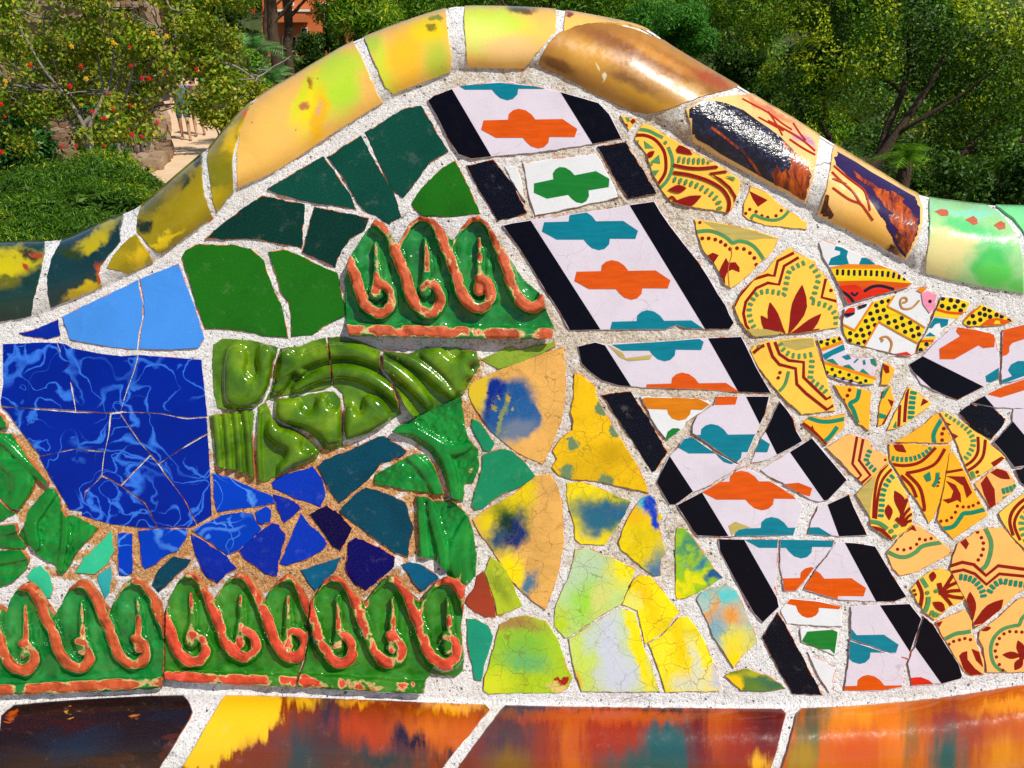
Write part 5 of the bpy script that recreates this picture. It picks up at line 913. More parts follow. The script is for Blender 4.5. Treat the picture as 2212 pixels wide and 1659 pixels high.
# ------------------------------------------------------------------ moulded relief tiles
def relief_glaze(name, a, b, c, wear=(202, 84, 34), wear_amt=1.0, rough=0.14, gran=0.0):
    t = NT(name); uv = t.plan(); wa = t.node('ShaderNodeAttribute', attribute_name='wear').outputs['Fac']
    n = t.noise(uv, 14, 4, 0.6, 0.5)
    col = t.colors(n, [(0.28, alb(a)), (0.5, alb(b)), (0.74, alb(c))])
    s = t.noise(uv, 260, 2, 0.6); col = t.mix(t.ramp(s, 0.38, 0.30, 0.0, 0.55), col, tuple(v * 0.3 for v in alb(a)))
    cl = t.colors(t.noise(uv, 34, 5, 0.72), [(0.3, tuple(v * 0.42 for v in alb(wear))), (0.5, alb(wear)), (0.75, tuple(min(0.9, v * 1.25 + 0.03) for v in alb(wear)))])
    wn_ = t.math('ADD', wa, t.math('MULTIPLY', t.math('SUBTRACT', t.noise(uv, 22, 4, 0.6, 0.4), 0.5), 1.3))
    f = t.ramp(wn_, 0.53, 0.56, 0.0, wear_amt)
    edge = t.math('MULTIPLY', t.ramp(wn_, 0.47, 0.53), t.ramp(wn_, 0.60, 0.55)); 
    col = t.mix(f, col, cl); col = t.mix(t.math('MULTIPLY', edge, 0.55 * wear_amt), col, (0.80, 0.52, 0.22))
    h = t.math('ADD', t.math('MULTIPLY', t.noise(uv, 60, 3), 0.4), t.math('MULTIPLY', f, t.math('SUBTRACT', t.noise(uv, 130, 4, 0.7), 1.1)))
    t.bump(h, 0.35, 0.002)
    rg = t.mix(f, (rough,) * 3, (0.6,) * 3)
    return t.done(col, rg, 0.5)
g_egg = relief_glaze('relief_emerald', (10, 92, 34), (24, 126, 50), (60, 150, 70))
g_egg2 = relief_glaze('relief_leaf_green', (26, 96, 14), (44, 124, 24), (80, 146, 50), (214, 66, 28))
g_acan = relief_glaze('relief_olive', (46, 78, 4), (80, 124, 6), (132, 164, 24), (200, 110, 60), 0.8)
g_emer = relief_glaze('relief_bright_emerald', (2, 92, 26), (6, 128, 40), (30, 158, 60), (220, 100, 50), 0.9)
def tube(X, Y, path, rad, hmax):
    """half-round bead along a path: height and closeness to the crest"""
    P = np.array(path, float); rad = np.broadcast_to(np.asarray(rad, float), (len(P),)) if np.ndim(rad) else np.full(len(P), float(rad))
    hm = np.asarray(hmax, float) if np.ndim(hmax) else np.full(len(P), float(hmax))
    d, t = seg_dist(X, Y, P); i = np.clip(t.astype(int), 0, len(P) - 2); f = t - i
    r = rad[i] * (1 - f) + rad[i + 1] * f; hh = hm[i] * (1 - f) + hm[i + 1] * f
    q = np.clip(1 - (d / r) ** 2, 0, 1)
    h = hh * np.minimum(1.0, 1.22 * np.sqrt(q)) + hh * 0.30 * np.exp(-(d / (1.7 * r)) ** 2) * (q <= 0) + hh * 0.30 * (q > 0) * 0.35
    return h, q
def prep(path, rads, n=5):
    p = smooth_path(path, n); r = np.interp(np.linspace(0, len(rads) - 1, len(p)), np.arange(len(rads)), rads); return p, r
def egg_features(peaks, sy, ybar, x0, x1, wear_l):
    feats = []
    for px_, py_ in peaks:
        q = lambda L: [(px_ + a, py_ + b * sy) for a, b in L]
        p, r = prep(q([(-4, 4), (8, 4), (20, 14), (35, 41), (48, 79), (63, 114), (73, 148), (82, 170), (96, 188), (114, 198), (131, 193), (141, 178), (142, 162), (136, 147), (127, 138), (116, 134)]), [10, 12, 13, 14, 15, 15, 15, 15, 15, 15, 14, 13, 12, 12, 11]); feats.append((p, r, 10.5, 0.55 * wear_l))
        p, r = prep(q([(-2, 4), (-18, 9), (-35, 26), (-50, 52), (-58, 80)]), [9, 8, 7, 6, 4]); feats.append((p, r, 6.0, 0.45 * wear_l))
        p, r = prep(q([(2, 50), (4, 90), (4, 125), (2, 150), (3, 162)]), [3.5, 7, 10, 15, 15]); feats.append((p, r, 9.0, 0.42 * wear_l))
    feats.append((np.array([(x0, ybar[0]), (x1, ybar[1])], float), np.array([15.0, 15.0]), 9.5, 0.50 * wear_l))
    return feats
def egg_height(peaks, feats):
    def f(X, Y):
        h = 1.2 + 1.5 * vnoise(X, Y, 40, 8); 
        for px_, py_ in peaks:                              # hollow of each leaf either side of its stem
            h = h + 5.0 * np.exp(-((X - px_ + 36) / 17) ** 2) * np.clip(1 - np.abs(Y - py_ - 90) / 100, 0, 1) + 4.0 * np.exp(-((X - px_ - 22) / 11) ** 2) * np.clip(1 - np.abs(Y - py_ - 110) / 70, 0, 1)
        jx = X + 7.0 * (vnoise(X, Y, 19, 31) - 0.5); jy = Y + 7.0 * (vnoise(X, Y, 19, 32) - 0.5)
        for p, r, hm, w in feats: h = np.maximum(h, tube(jx, jy, p, r, hm)[0] + 1.0)
        return (h + 0.7 * vnoise(X, Y, 9, 9) + 1.6 * vnoise(X, Y, 20, 19)) * MM
    def wr(X, Y):
        a = np.full(X.shape, 0.05)
        for p, r, hm, w in feats: a = np.maximum(a, w * tube(X, Y, p, r, 1.0)[1] ** 0.35 * 1.2)
        return a
    return f, wr
pk = [(703, 478), (810, 476), (918, 467), (1033, 466)]
ft = egg_features(pk, 1.0, (713, 722), 740, 1200, 1.12); hf, wf = egg_height(pk, ft)
curved_tile([(793, 497), (810, 474), (828, 481), (841, 500), (852, 522), (861, 525), (868, 510), (884, 482), (908, 466), (935, 472), (958, 494), (972, 516), (982, 516), (993, 497), (1013, 472), (1033, 466), (1054, 482), (1083, 528), (1106, 566), (1131, 603), (1160, 628), (1173, 637), (1181, 672), (1197, 705), (1193, 733), (1100, 733), (1000, 732), (900, 729), (753, 726), (747, 696), (745, 640), (744, 600), (752, 560), (768, 535)],
            g_egg, step=3.0, h=2.0, height=hf, name='relief_tile', label='emerald moulded tile of curling leaves with bare clay ridges', wrap=False, attrs=wf, depth=4)
pk2 = [(-68, 1270), (52, 1265), (174, 1258), (295, 1252), (410, 1240)]
ft = egg_features(pk2[:4], 0.90, (1495, 1474), -60, 346, 1.15); ft = [f for f in ft]; hf, wf = egg_height(pk2, ft)
curved_tile([(-60, 1300), (0, 1310), (14, 1322), (22, 1295), (40, 1268), (60, 1258), (80, 1272), (100, 1305), (118, 1330), (130, 1310), (148, 1272), (170, 1253), (192, 1258), (215, 1290), (236, 1322), (246, 1300), (266, 1262), (292, 1248), (310, 1262), (335, 1290), (347, 1305), (352, 1345), (354, 1400), (352, 1440), (350, 1460), (346, 1490), (250, 1494), (120, 1500), (-60, 1508)],
            g_egg, step=3.0, h=2.0, height=hf, name='relief_tile', label='leftmost moulded tile of curling leaves with red clay ridges', wrap=False, attrs=wf, depth=4)
pk3 = [(301, 1248), (410, 1238), (517, 1238), (620, 1244)]
ft = egg_features(pk3, 0.92, (1462, 1472), 360, 640, 1.10); hf, wf = egg_height(pk3, ft)
curved_tile([(357, 1330), (368, 1285), (388, 1252), (408, 1237), (425, 1245), (445, 1275), (462, 1300), (474, 1275), (494, 1250), (517, 1238), (535, 1246), (556, 1276), (572, 1300), (582, 1278), (598, 1256), (618, 1243), (636, 1252), (652, 1275), (668, 1300), (664, 1340), (662, 1385), (658, 1405), (656, 1425), (645, 1452), (638, 1486), (560, 1482), (480, 1478), (420, 1476), (356, 1468), (354, 1455), (356, 1440), (356, 1400)],
            g_egg2, step=3.0, h=2.0, height=hf, name='relief_tile', label='moulded tile of curling leaves in the middle of the lower frieze', wrap=False, attrs=wf, depth=4)
pk4 = [(620, 1244), (726, 1244), (845, 1248), (966, 1250)]
ft = egg_features(pk4, 0.95, (1468, 1490), 645, 917, 1.06)
ft[-1] = (np.array([(640, 1470), (918, 1488)], float), np.array([17.0, 17.0]), 10.0, 0.45); hf, wf = egg_height(pk4, ft)
curved_tile([(671, 1300), (684, 1282), (700, 1255), (724, 1243), (742, 1254), (768, 1290), (790, 1300), (804, 1280), (824, 1255), (846, 1244), (866, 1254), (888, 1285), (905, 1300), (920, 1282), (942, 1258), (966, 1247), (990, 1256), (1005, 1270), (1002, 1310), (996, 1350), (998, 1390), (1003, 1420), (1000, 1450), (985, 1462), (960, 1462), (932, 1456), (920, 1468), (916, 1500), (820, 1496), (720, 1490), (641, 1487), (648, 1455), (660, 1425), (662, 1405), (666, 1385), (667, 1340)],
            g_egg2, step=3.0, h=2.0, height=hf, name='relief_tile', label='rightmost moulded tile of curling leaves with a green rod below', wrap=False, attrs=wf, depth=4)
# acanthus relief, broken in seven
AC = []
def ac(path, rads, h): p, r = prep(path, rads, 5); AC.append((p, r, h))
ac([(600, 820), (640, 790), (690, 766), (740, 758), (790, 766), (840, 790), (890, 828), (925, 872)], [8, 15, 18, 18, 18, 17, 15, 10], 9)
ac([(640, 838), (690, 812), (740, 802), (790, 812), (830, 836), (866, 868), (895, 900)], [10, 15, 17, 17, 16, 14, 8], 8)
ac([(830, 760), (880, 775), (920, 800), (955, 830), (975, 850)], [6, 14, 16, 15, 10], 8)
LEAVES = [(ccw(smooth_path(q, 4, True).tolist()), w, h) for q, w, h in (
    ([(480, 800), (484, 765), (492, 748), (512, 744), (530, 752), (536, 775), (532, 800), (545, 815), (556, 800), (552, 775), (556, 752), (570, 742), (588, 752), (592, 778), (582, 830), (560, 870), (520, 884), (485, 866)], 15, 11),
    ([(600, 790), (604, 762), (620, 752), (636, 762), (652, 754), (664, 770), (655, 790), (664, 802), (650, 818), (635, 810), (625, 832), (605, 852), (585, 848), (592, 820)], 13, 10),
    ([(905, 768), (928, 752), (952, 750), (968, 764), (985, 772), (1005, 755), (1030, 758), (1038, 782), (1016, 793), (1026, 812), (1008, 822), (1004, 846), (980, 852), (962, 825), (944, 806), (925, 790)], 14, 11),
    (crop('21', '165,165 200,122 330,118 385,145 420,215 475,232 505,190 520,115 560,90 615,105 640,180 690,200 740,195 745,480 720,525 620,545 585,520 500,430 380,380 220,340 165,270'), 17, 13),
    (crop('21', '765,205 800,162 850,178 885,235 915,205 925,112 980,92 1060,108 1135,180 1170,262 1140,335 1000,420 900,462 785,495 750,440 745,300'), 18, 13),
    (crop('21', '75,400 95,325 150,300 205,365 280,388 360,418 405,470 400,540 440,572 515,570 520,625 440,680 330,722 250,770 190,790 185,700 240,640 250,570 180,540 110,480'), 16, 12))]
for x in (470, 492, 514, 536): ac([(x - 6, 890), (x, 940), (x + 6, 1030)], [8, 9.5, 9], 5.5)
ac([(562, 890), (558, 950), (562, 1035)], [5, 7, 6], 5)
def ac_h(X, Y):
    h = 0.2 + 1.5 * vnoise(X, Y, 30, 4)
    for p, r, hm in AC:
        d, t = seg_dist(X, Y, p); i = np.clip(t.astype(int), 0, len(p) - 2); rr = r[i]
        b = hm * 1.5 * np.sqrt(np.clip(1 - (d / (rr * 1.12)) ** 2, 0, 1)) - 1.0 
        h = np.log(np.exp(2.0 * h) + np.exp(2.0 * b)) / 2.0
    for P_, w, hm in LEAVES:
        d, _ = seg_dist(X, Y, np.array(P_ + P_[:1])); d = np.where(inside(P_, X, Y), d, 0); q = np.clip(d / w, 0, 1)
        b = hm * np.sqrt(1 - (1 - q) ** 2) + 1.5 * np.clip(d / 40, 0, 1)
        h = np.where(q > 0, np.maximum(h, b), h)
    return h * MM
ac_w = lambda X, Y: 0.12 + 0.0 * X
for s_ in ('460,745 480,731 545,735 601,750 594,775 586,800 584,830 566,868 545,881 500,886 470,882 462,850 458,790',
           '606,752 648,748 680,735 703,728 711,777 716,834 700,841 660,850 600,857 572,867 588,834 592,792 600,770',
           '708,728 745,728 780,738 821,756 819,797 846,832 860,875 867,893 845,908 815,930 780,942 748,950 743,930 744,880 740,850 720,835 714,777',
           '828,757 880,765 920,750 985,750 1030,760 1038,790 1025,810 1010,835 1000,855 950,880 890,903 878,885 867,865 851,828 826,795',
           '592,862 628,857 663,852 700,846 722,846 735,860 738,900 738,930 742,965 720,972 698,970 690,955 668,935 630,922 600,905 590,880',
           '556,880 575,868 588,902 610,918 638,928 666,948 692,975 680,997 640,1010 605,1025 572,1042 557,1038 553,980',
           '452,898 500,890 545,884 550,895 545,940 547,1000 550,1036 525,1022 480,1012 464,1005 458,960'):
    curved_tile(crop('F', s_), g_acan, step=3.6, h=1.5, height=ac_h, name='relief_tile', label='piece of an olive green moulded acanthus tile', wrap=False, attrs=ac_w, depth=4)
# bright emerald strapwork fragments
EM = []
def em(rc, s, rads, h): p, r = prep(crop(rc, s), rads, 5); EM.append((p, r, h))
em('21', '1190,400 1350,400 1500,480 1640,560 1780,560 1860,500', [10, 14, 15, 16, 13, 8], 8)
em('21', '1560,530 1640,650 1690,800 1720,1000', [12, 14, 14, 12], 8)
em('21', '1340,620 1450,720 1530,840 1590,960', [14, 16, 16, 14], 5)
em('21', '1420,980 1440,1200 1460,1480', [9, 12, 14], 6)
em('21', '1500,1010 1540,1180 1600,1400 1620,1600', [8, 13, 14, 10], 7)
em('21', '1830,1150 1760,1350 1740,1500 1780,1700', [6, 20, 26, 22], 5)
em('20', '-60,440 60,520 180,640 300,760 400,860', [10, 10, 10, 10, 8], 6)
em('20', '60,700 160,760 180,900 120,1050', [16, 26, 26, 16], 5)
em('20', '440,950 330,1080 260,1200 300,1400', [14, 20, 20, 14], 6)
em('20', '560,1130 560,1300 520,1600', [8, 9, 8], 6)
em('20', '-60,1270 60,1260 150,1240', [14, 14, 10], 5)
em('20', '-60,1520 100,1500 220,1480', [14, 14, 12], 5)
em('20', '-60,300 20,320', [24, 20], 4)
def em_h(X, Y):
    h = 0.4 + 2.0 * vnoise(X, Y, 7, 4) + 1.5 * vnoise(X, Y, 3.8, 14)
    for p, r, hm in EM: h = np.maximum(h, tube(X, Y, p, r, hm)[0])
    return h * MM
def em_w(X, Y): return 0.16 + 0.16 * vnoise(X, Y, 26, 6)
for rc, s_ in (('21', '1320,322 1480,232 1690,140 1775,112 1790,230 1810,380 1840,480 1918,560 1928,720 1880,850 1800,870 1790,1018 1690,990 1650,900 1600,740 1500,590 1350,482 1172,410 1230,360'),
               ('21', '1030,780 1200,690 1290,640 1380,602 1470,612 1560,760 1620,950 1570,960 1470,940 1380,930 1180,890 1020,870'),
               ('21', '1380,968 1480,978 1530,1012 1700,1012 1800,1100 1840,1150 1880,1280 1910,1480 1900,1640 1850,1720 1780,1740 1680,1700 1640,1620 1540,1520 1390,1490 1410,1300 1390,1120'),
               ('20', '-240,180 -60,200 0,262 50,330 60,390 0,402 -60,412 -240,400'),
               ('20', '-240,440 -80,432 0,424 100,428 160,520 280,690 400,835 405,880 330,832 300,850 280,930 170,1088 100,1088 30,1018 -80,950 -240,900'),
               ('20', '200,1230 240,1100 330,980 400,902 470,902 520,1000 530,1090 570,1150 620,1132 700,1162 848,1240 780,1330 680,1430 600,1580 540,1659 500,1640 470,1560 340,1500 230,1390 162,1300'),
               ('20', '-240,960 -80,1012 0,1014 70,1082 148,1112 80,1150 0,1190 -80,1200 -240,1190'),
               ('20', '-240,1220 -80,1232 0,1222 130,1212 150,1300 228,1400 200,1430 0,1420 -80,1430 -240,1430'),
               ('20', '-240,1450 -80,1442 180,1432 248,1520 230,1600 180,1650 100,1720 0,1760 -80,1780 -240,1790')):
    curved_tile(crop(rc, s_), g_emer, step=3.4, h=1.6, height=em_h, name='relief_tile', label='emerald moulded strapwork shard', wrap=False, attrs=em_w, depth=4)
# plain shards on the stretches of the bench that run on past both sides of the view
rnd = random.Random(11); fill = [g_cobalt, g_grass, g_jade, g_mint, g_white, g_yellow, g_peach, g_petrol, g_sky, g_orange]
for x0, x1 in ((-318, -70), (2345, 2540)):
    cols = 4
    for i in range(cols):
        for j in range(11):
            cw = (x1 - x0) / cols; xa = x0 + i * cw; ya = 760 + j * 68
            if ya + 64 > bc_y(xa) - 6 or (x0 < 0 and xa > -190 and 860 < ya < 1290) or (x0 < 0 and ya > 1240 and xa > -150): continue
            J = lambda a: a + rnd.uniform(-8, 8)
            tile('F', [(J(xa + 9), J(ya + 9)), (J(xa + cw - 9), J(ya + 9)), (J(xa + cw - 9), J(ya + 58)), (J(xa + 9), J(ya + 58))], rnd.choice(fill))

# ------------------------------------------------------------------ seat and base of the bench, below the picture
def box(name, x0, x1, y0, y1, z0, z1, mat, parent=None):
    v = [(x, y, z) for x in (x0, x1) for y in (y0, y1) for z in (z0, z1)]
    f = [(0, 1, 3, 2), (4, 6, 7, 5), (0, 4, 5, 1), (2, 3, 7, 6), (0, 2, 6, 4), (1, 5, 7, 3)]
    return link(name, mesh(name, v, f), parent, [mat])
wall_y = float((ORG + EY * YB)[1]); wall_z = float((ORG + EY * YB)[2])
s_ = box('seat', -0.62, 0.64, 0.22, wall_y + 0.10, wall_z - 0.16, wall_z - 0.03, RENDERED); mw = s_.matrix_world.copy(); s_.parent = BENCH; s_.matrix_parent_inverse = BENCH.matrix_world.inverted() if False else Matrix.Identity(4)
bpy.context.view_layer.update(); s_.matrix_world = mw
s_ = box('seat_base', -0.60, 0.62, 0.32, wall_y + 0.08, 0.004, wall_z - 0.162, RENDERED); mw = s_.matrix_world.copy(); s_.parent = BENCH; bpy.context.view_layer.update(); s_.matrix_world = mw

# ------------------------------------------------------------------ ground: terrace, slope, path
def plain(name, c, rough=0.9, var=0.25, scale=4.0, bump=0.3, spec=0.2):
    t = NT(name); p = t.obj(); n = t.noise(p, scale, 6, 0.65)
    col = t.colors(n, [(0.3, tuple(v * (1 - var) for v in c)), (0.7, tuple(min(0.9, v * (1 + var)) for v in c))])
    t.bump(t.noise(p, scale * 6, 5, 0.7), bump, 0.05); return t.done(col, rough, spec)
def leaf_mat(name, cols, trans=0.35, spec=0.25):
    t = NT(name); rnd_ = t.node('ShaderNodeNewGeometry').outputs['Random Per Island']
    st = [(i / max(1, len(cols) - 1), c) for i, c in enumerate(cols)]
    col = t.colors(rnd_, st); big = t.noise(t.obj(), 0.9, 3); col = t.mix(t.ramp(big, 0.35, 0.7, 0.0, 0.45), col, tuple(v * 0.55 for v in cols[0]))
    m = t.done(col, 0.5, spec)
    tr = t.node('ShaderNodeBsdfTranslucent'); t.l.new(col, tr.inputs[0]); mx = t.node('ShaderNodeMixShader'); mx.inputs[0].default_value = trans
    t.l.new(t.b.outputs[0], mx.inputs[1]); t.l.new(tr.outputs[0], mx.inputs[2]); t.l.new(mx.outputs[0], t.n['Material Output'].inputs[0]); return m
GZ = -2.2
def ground_z(x, y):
    x = np.asarray(x, float); y = np.asarray(y, float)
    return GZ + np.clip(y - 34, 0, None) * 0.10 + 0.15 * (vnoise(x * 10 + 3000, y * 10 + 3000, 40, 3) - 0.5)
soil = plain('soil', (0.055, 0.075, 0.02), scale=3.0, var=0.6, bump=0.8)
gx, gy = np.meshgrid(np.concatenate([np.linspace(-400, -45, 18), np.linspace(-40, 40, 60), np.linspace(45, 400, 18)]), np.concatenate([np.linspace(0.95, 60, 70), np.linspace(64, 900, 40)]))
gz = ground_z(gx, gy); r_, c_ = gx.shape; ii = np.arange(r_ * c_).reshape(r_, c_)
tag(link('ground', fast_mesh('ground', np.stack([gx, gy, gz], -1).reshape(-1, 3), np.stack([ii[:-1, :-1], ii[:-1, 1:], ii[1:, 1:], ii[1:, :-1]], -1).reshape(-1, 4), True), None, [soil]), kind='structure')
tag(box('terrace', -12, 12, -14, 1.02, GZ - 0.5, 0.0, plain('terrace_sand', (0.42, 0.33, 0.22), scale=6)), kind='structure')
sand = plain('path_sand', (0.66, 0.47, 0.30), scale=2.5, var=0.10, bump=0.15)
pc = [(-1.6, 2.0), (-3.2, 6.0), (-4.2, 9.5), (at(455, 470, 13.5).x, 13.0), (at(430, 400, 16).x, 16.0), (at(405, 330, 21).x, 21.0), (at(404, 280, 26).x, 26.0), (at(402, 230, 34).x, 34.0), (at(392, 205, 40).x, 40.0), (at(360, 190, 50).x, 50.0)]
pp = smooth_path(pc, 6); vv = []
for i, q in enumerate(pp):
    w = 1.10 + 0.05 * math.sin(i)
    for s in (-1, -0.4, 0.2, 1.35): vv.append((q[0] + s * w, q[1], float(ground_z(q[0], q[1])) + 0.06 + 0.02 * (abs(s) < 0.9)))
tag(link('path', mesh('path', vv, [(i * 4 + j, i * 4 + j + 1, i * 4 + j + 5, i * 4 + j + 4) for i in range(len(pp) - 1) for j in range(3)], True), None, [sand]), kind='structure')

# ------------------------------------------------------------------ foliage and wood helpers
def leaves(n, clumps, size, seed, squash=1.0, shell=0.55, aspect=0.5, droop=0.0, up=0.35, gaps=0.0):
    """leaf-sized rhombs spread through ellipsoid clumps [(x, y, z, rx, ry, rz)]"""
    rs = np.random.RandomState(seed); C_ = np.array(clumps, float); vol = (C_[:, 3] * C_[:, 4] * C_[:, 5]) ** 0.67; pick = rs.choice(len(C_), n, p=vol / vol.sum())
    d = rs.normal(size=(n, 3)); d /= np.linalg.norm(d, axis=1)[:, None]; r = shell + (1 - shell) * rs.rand(n) ** 0.6; r = r * (1 + 0.10 * rs.normal(size=n))
    p = C_[pick, :3] + d * r[:, None] * C_[pick, 3:]
    if gaps:
        s_ = size * 9; k = vnoise(p[:, 0] + 500 + p[:, 2] * 0.7, p[:, 1] + 500 + p[:, 2], s_, seed + 1) > gaps; p = p[k]; d = d[k]; n = len(p)
    nr = d * 0.7 + rs.normal(size=(n, 3)) * 0.6; nr[:, 2] += up; nr /= np.linalg.norm(nr, axis=1)[:, None]
    t = rs.normal(size=(n, 3)); t[:, 2] -= droop; t -= nr * (t * nr).sum(1)[:, None]; t /= np.linalg.norm(t, axis=1)[:, None] + 1e-9; b = np.cross(nr, t)
    s = size * (0.6 + 0.8 * rs.rand(n))[:, None]; w = s * aspect
    V = np.stack([p - t * s * 0.5, p + b * w * 0.5 - t * s * 0.05, p + t * s * 0.5, p - b * w * 0.5 - t * s * 0.05], 1).reshape(-1, 3)
    return V, np.arange(4 * n).reshape(n, 4)
def leaf_part(name, parent, mat, *a, **k):
    V, Q = leaves(*a, **k); o = link(name, fast_mesh(name, V - np.array(parent.location), Q), parent, [mat]); return o
def limb(path, radii, seg=7):
    P = [Vector(p) for p in path]; V = []; F = []
    for i, p in enumerate(P):
        d = (P[min(i + 1, len(P) - 1)] - P[max(i - 1, 0)]).normalized(); a = d.orthogonal().normalized(); b = d.cross(a); r = radii[min(i, len(radii) - 1)] if len(radii) == len(P) else np.interp(i / (len(P) - 1), np.linspace(0, 1, len(radii)), radii)
        for k in range(seg): an = 2 * math.pi * k / seg; V.append(p + (a * math.cos(an) + b * math.sin(an)) * r)
    for i in range(len(P) - 1):
        for k in range(seg): F.append((i * seg + k, i * seg + (k + 1) % seg, (i + 1) * seg + (k + 1) % seg, (i + 1) * seg + k))
    return V, F
def wood(name, parent, mat, limbs):
    V = []; F = []
    for path, radii in limbs:
        v, f = limb(path, radii); o = len(V); V += v; F += [tuple(i + o for i in q) for q in f]
    L = Vector(parent.location)
    return link(name, mesh(name, [tuple(v - L) for v in V], F, True), parent, [mat])
def wobble(a, b, n, amp, rnd):
    a, b = Vector(a), Vector(b); return [a.lerp(b, i / n) + Vector((rnd.gauss(0, amp), rnd.gauss(0, amp), rnd.gauss(0, amp * 0.5))) * (0 < i < n) for i in range(n + 1)]
bark = plain('bark_brown', (0.085, 0.055, 0.035), scale=5, var=0.4, bump=0.8)
bark_grey = plain('bark_grey', (0.17, 0.13, 0.11), scale=6, var=0.35, bump=0.6)
bark_red = plain('bark_reddish', (0.13, 0.075, 0.06), scale=5, var=0.4, bump=0.8)

# ------------------------------------------------------------------ trees
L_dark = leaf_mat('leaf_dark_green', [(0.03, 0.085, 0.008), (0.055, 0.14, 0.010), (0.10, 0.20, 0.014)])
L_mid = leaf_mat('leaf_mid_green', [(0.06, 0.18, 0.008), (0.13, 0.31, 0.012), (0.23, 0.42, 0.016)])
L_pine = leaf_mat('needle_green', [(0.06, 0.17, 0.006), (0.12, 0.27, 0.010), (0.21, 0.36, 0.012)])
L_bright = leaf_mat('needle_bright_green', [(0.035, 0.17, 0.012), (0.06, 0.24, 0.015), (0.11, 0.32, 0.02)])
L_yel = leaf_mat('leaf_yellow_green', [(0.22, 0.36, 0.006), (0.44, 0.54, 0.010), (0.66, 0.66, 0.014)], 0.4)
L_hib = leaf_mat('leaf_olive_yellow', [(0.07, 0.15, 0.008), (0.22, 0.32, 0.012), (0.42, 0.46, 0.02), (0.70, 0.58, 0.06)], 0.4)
L_hedge = leaf_mat('needle_hedge', [(0.02, 0.07, 0.004), (0.06, 0.17, 0.006), (0.17, 0.36, 0.014)])
L_ivy = leaf_mat('leaf_ivy', [(0.015, 0.09, 0.008), (0.03, 0.16, 0.012), (0.06, 0.25, 0.02)], 0.25, 0.5)
def tree(name, label, cat, px, py, dist, rad_px, mats, n, size, seed, trunks=None, group=None, tall=1.0, sub=14, aspect=0.5, gaps=0.0, barkm=None, droop=0.0, lean=0.0):
    """crown centred on a sheet position at a distance; the trunk stands on the ground below it"""
    rnd = random.Random(seed); c = at(px, py, dist); R_ = rad_px / FPX * dist / math.cos(PITCH) * 0.95
    gz0 = float(ground_z(c.x, c.y)); root = empty(name, (c.x + lean, c.y, gz0)); tag(root, label, cat, group)
    cl = []
    for i in range(sub):
        a = rnd.uniform(0, 2 * math.pi); e = math.asin(rnd.uniform(-0.75, 1)); q = rnd.uniform(0.45, 0.85)
        s = rnd.uniform(0.26, 0.46) * R_
        cl.append((c.x + R_ * q * math.cos(a) * math.cos(e), c.y + R_ * q * math.sin(a) * math.cos(e), c.z + R_ * tall * q * math.sin(e), s * 1.15, s * 1.15, s * 0.85))
    lb = []; top = Vector((c.x, c.y, c.z)); base = Vector((c.x + lean, c.y, gz0 - 0.1)); r0 = max(0.06, 0.055 * R_)
    fork = base.lerp(top, 0.6); lb.append((wobble(base, fork, 5, 0.04 * R_, rnd), [r0 * 1.25, r0, r0 * 0.8]))
    for k in cl[:10]: lb.append((wobble(fork, Vector(k[:3]), 5, 0.05 * R_, rnd), [r0 * 0.6, r0 * 0.3, r0 * 0.10]))
    wood('trunk', root, barkm or bark, lb)
    m0, m1 = mats
    leaf_part('crown', root, m0, n, cl, size, seed, aspect=aspect, gaps=gaps, droop=droop)
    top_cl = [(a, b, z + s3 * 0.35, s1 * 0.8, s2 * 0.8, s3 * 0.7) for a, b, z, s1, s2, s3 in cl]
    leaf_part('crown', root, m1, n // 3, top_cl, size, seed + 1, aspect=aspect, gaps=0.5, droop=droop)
    return root
GP = 'pine trees across the slope behind the bench'
pines = [(775, 40, 30, 90, 'dense pine crown just right of the orange house'), (880, -10, 34, 80, 'pine rising behind the left shoulder of the crest'), (985, -30, 36, 80, 'pine behind the topmost coping joint'), (1100, -40, 38, 85, 'pine directly above the middle of the crest'),
         (1210, -25, 34, 90, 'pine above the papaya coping tiles'), (1330, 10, 32, 95, 'broad pine above the caramel coping tile'), (1600, 50, 34, 100, 'dark pine left of the big broadleaf tree'), (1500, -20, 44, 100, 'far pine between the round bright tree and the broadleaf tree')]
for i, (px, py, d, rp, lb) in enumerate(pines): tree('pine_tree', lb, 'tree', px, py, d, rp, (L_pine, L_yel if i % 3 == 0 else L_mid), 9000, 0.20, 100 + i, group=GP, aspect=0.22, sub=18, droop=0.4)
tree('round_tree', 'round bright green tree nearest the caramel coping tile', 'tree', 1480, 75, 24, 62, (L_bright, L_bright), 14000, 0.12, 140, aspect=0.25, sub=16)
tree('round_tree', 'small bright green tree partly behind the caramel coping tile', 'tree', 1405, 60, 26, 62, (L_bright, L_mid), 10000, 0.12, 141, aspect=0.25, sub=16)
tree('dark_bush_tree', 'dark leafy tree low behind the cream coping tiles', 'tree', 1610, 175, 20, 70, (L_dark, L_mid), 9000, 0.12, 142)
tree('dark_bush_tree', 'dark tree behind the orange house at the top left', 'tree', 420, -30, 44, 130, (L_dark, L_mid), 9000, 0.24, 143)
tree('dark_bush_tree', 'dark tree in the far gap above the hibiscus', 'tree', 470, 60, 34, 90, (L_dark, L_yel), 9000, 0.17, 144)
FAR = 'far trees closing the view up the hill'
FL_ = ['far slope tree beyond the left end of the view', 'far slope tree behind the left part of the viaduct', 'far slope tree behind the gap between viaduct and house', 'far slope tree directly behind the orange house', 'far slope tree behind the pines left of the crest', 'far slope tree straight above the top of the crest', 'far slope tree above the two round bright trees', 'far slope tree left of the broadleaf crown', 'far slope tree behind the middle of the broadleaf crown', 'far slope tree behind the right edge of the broadleaf crown', 'far slope tree beyond the right end of the view']
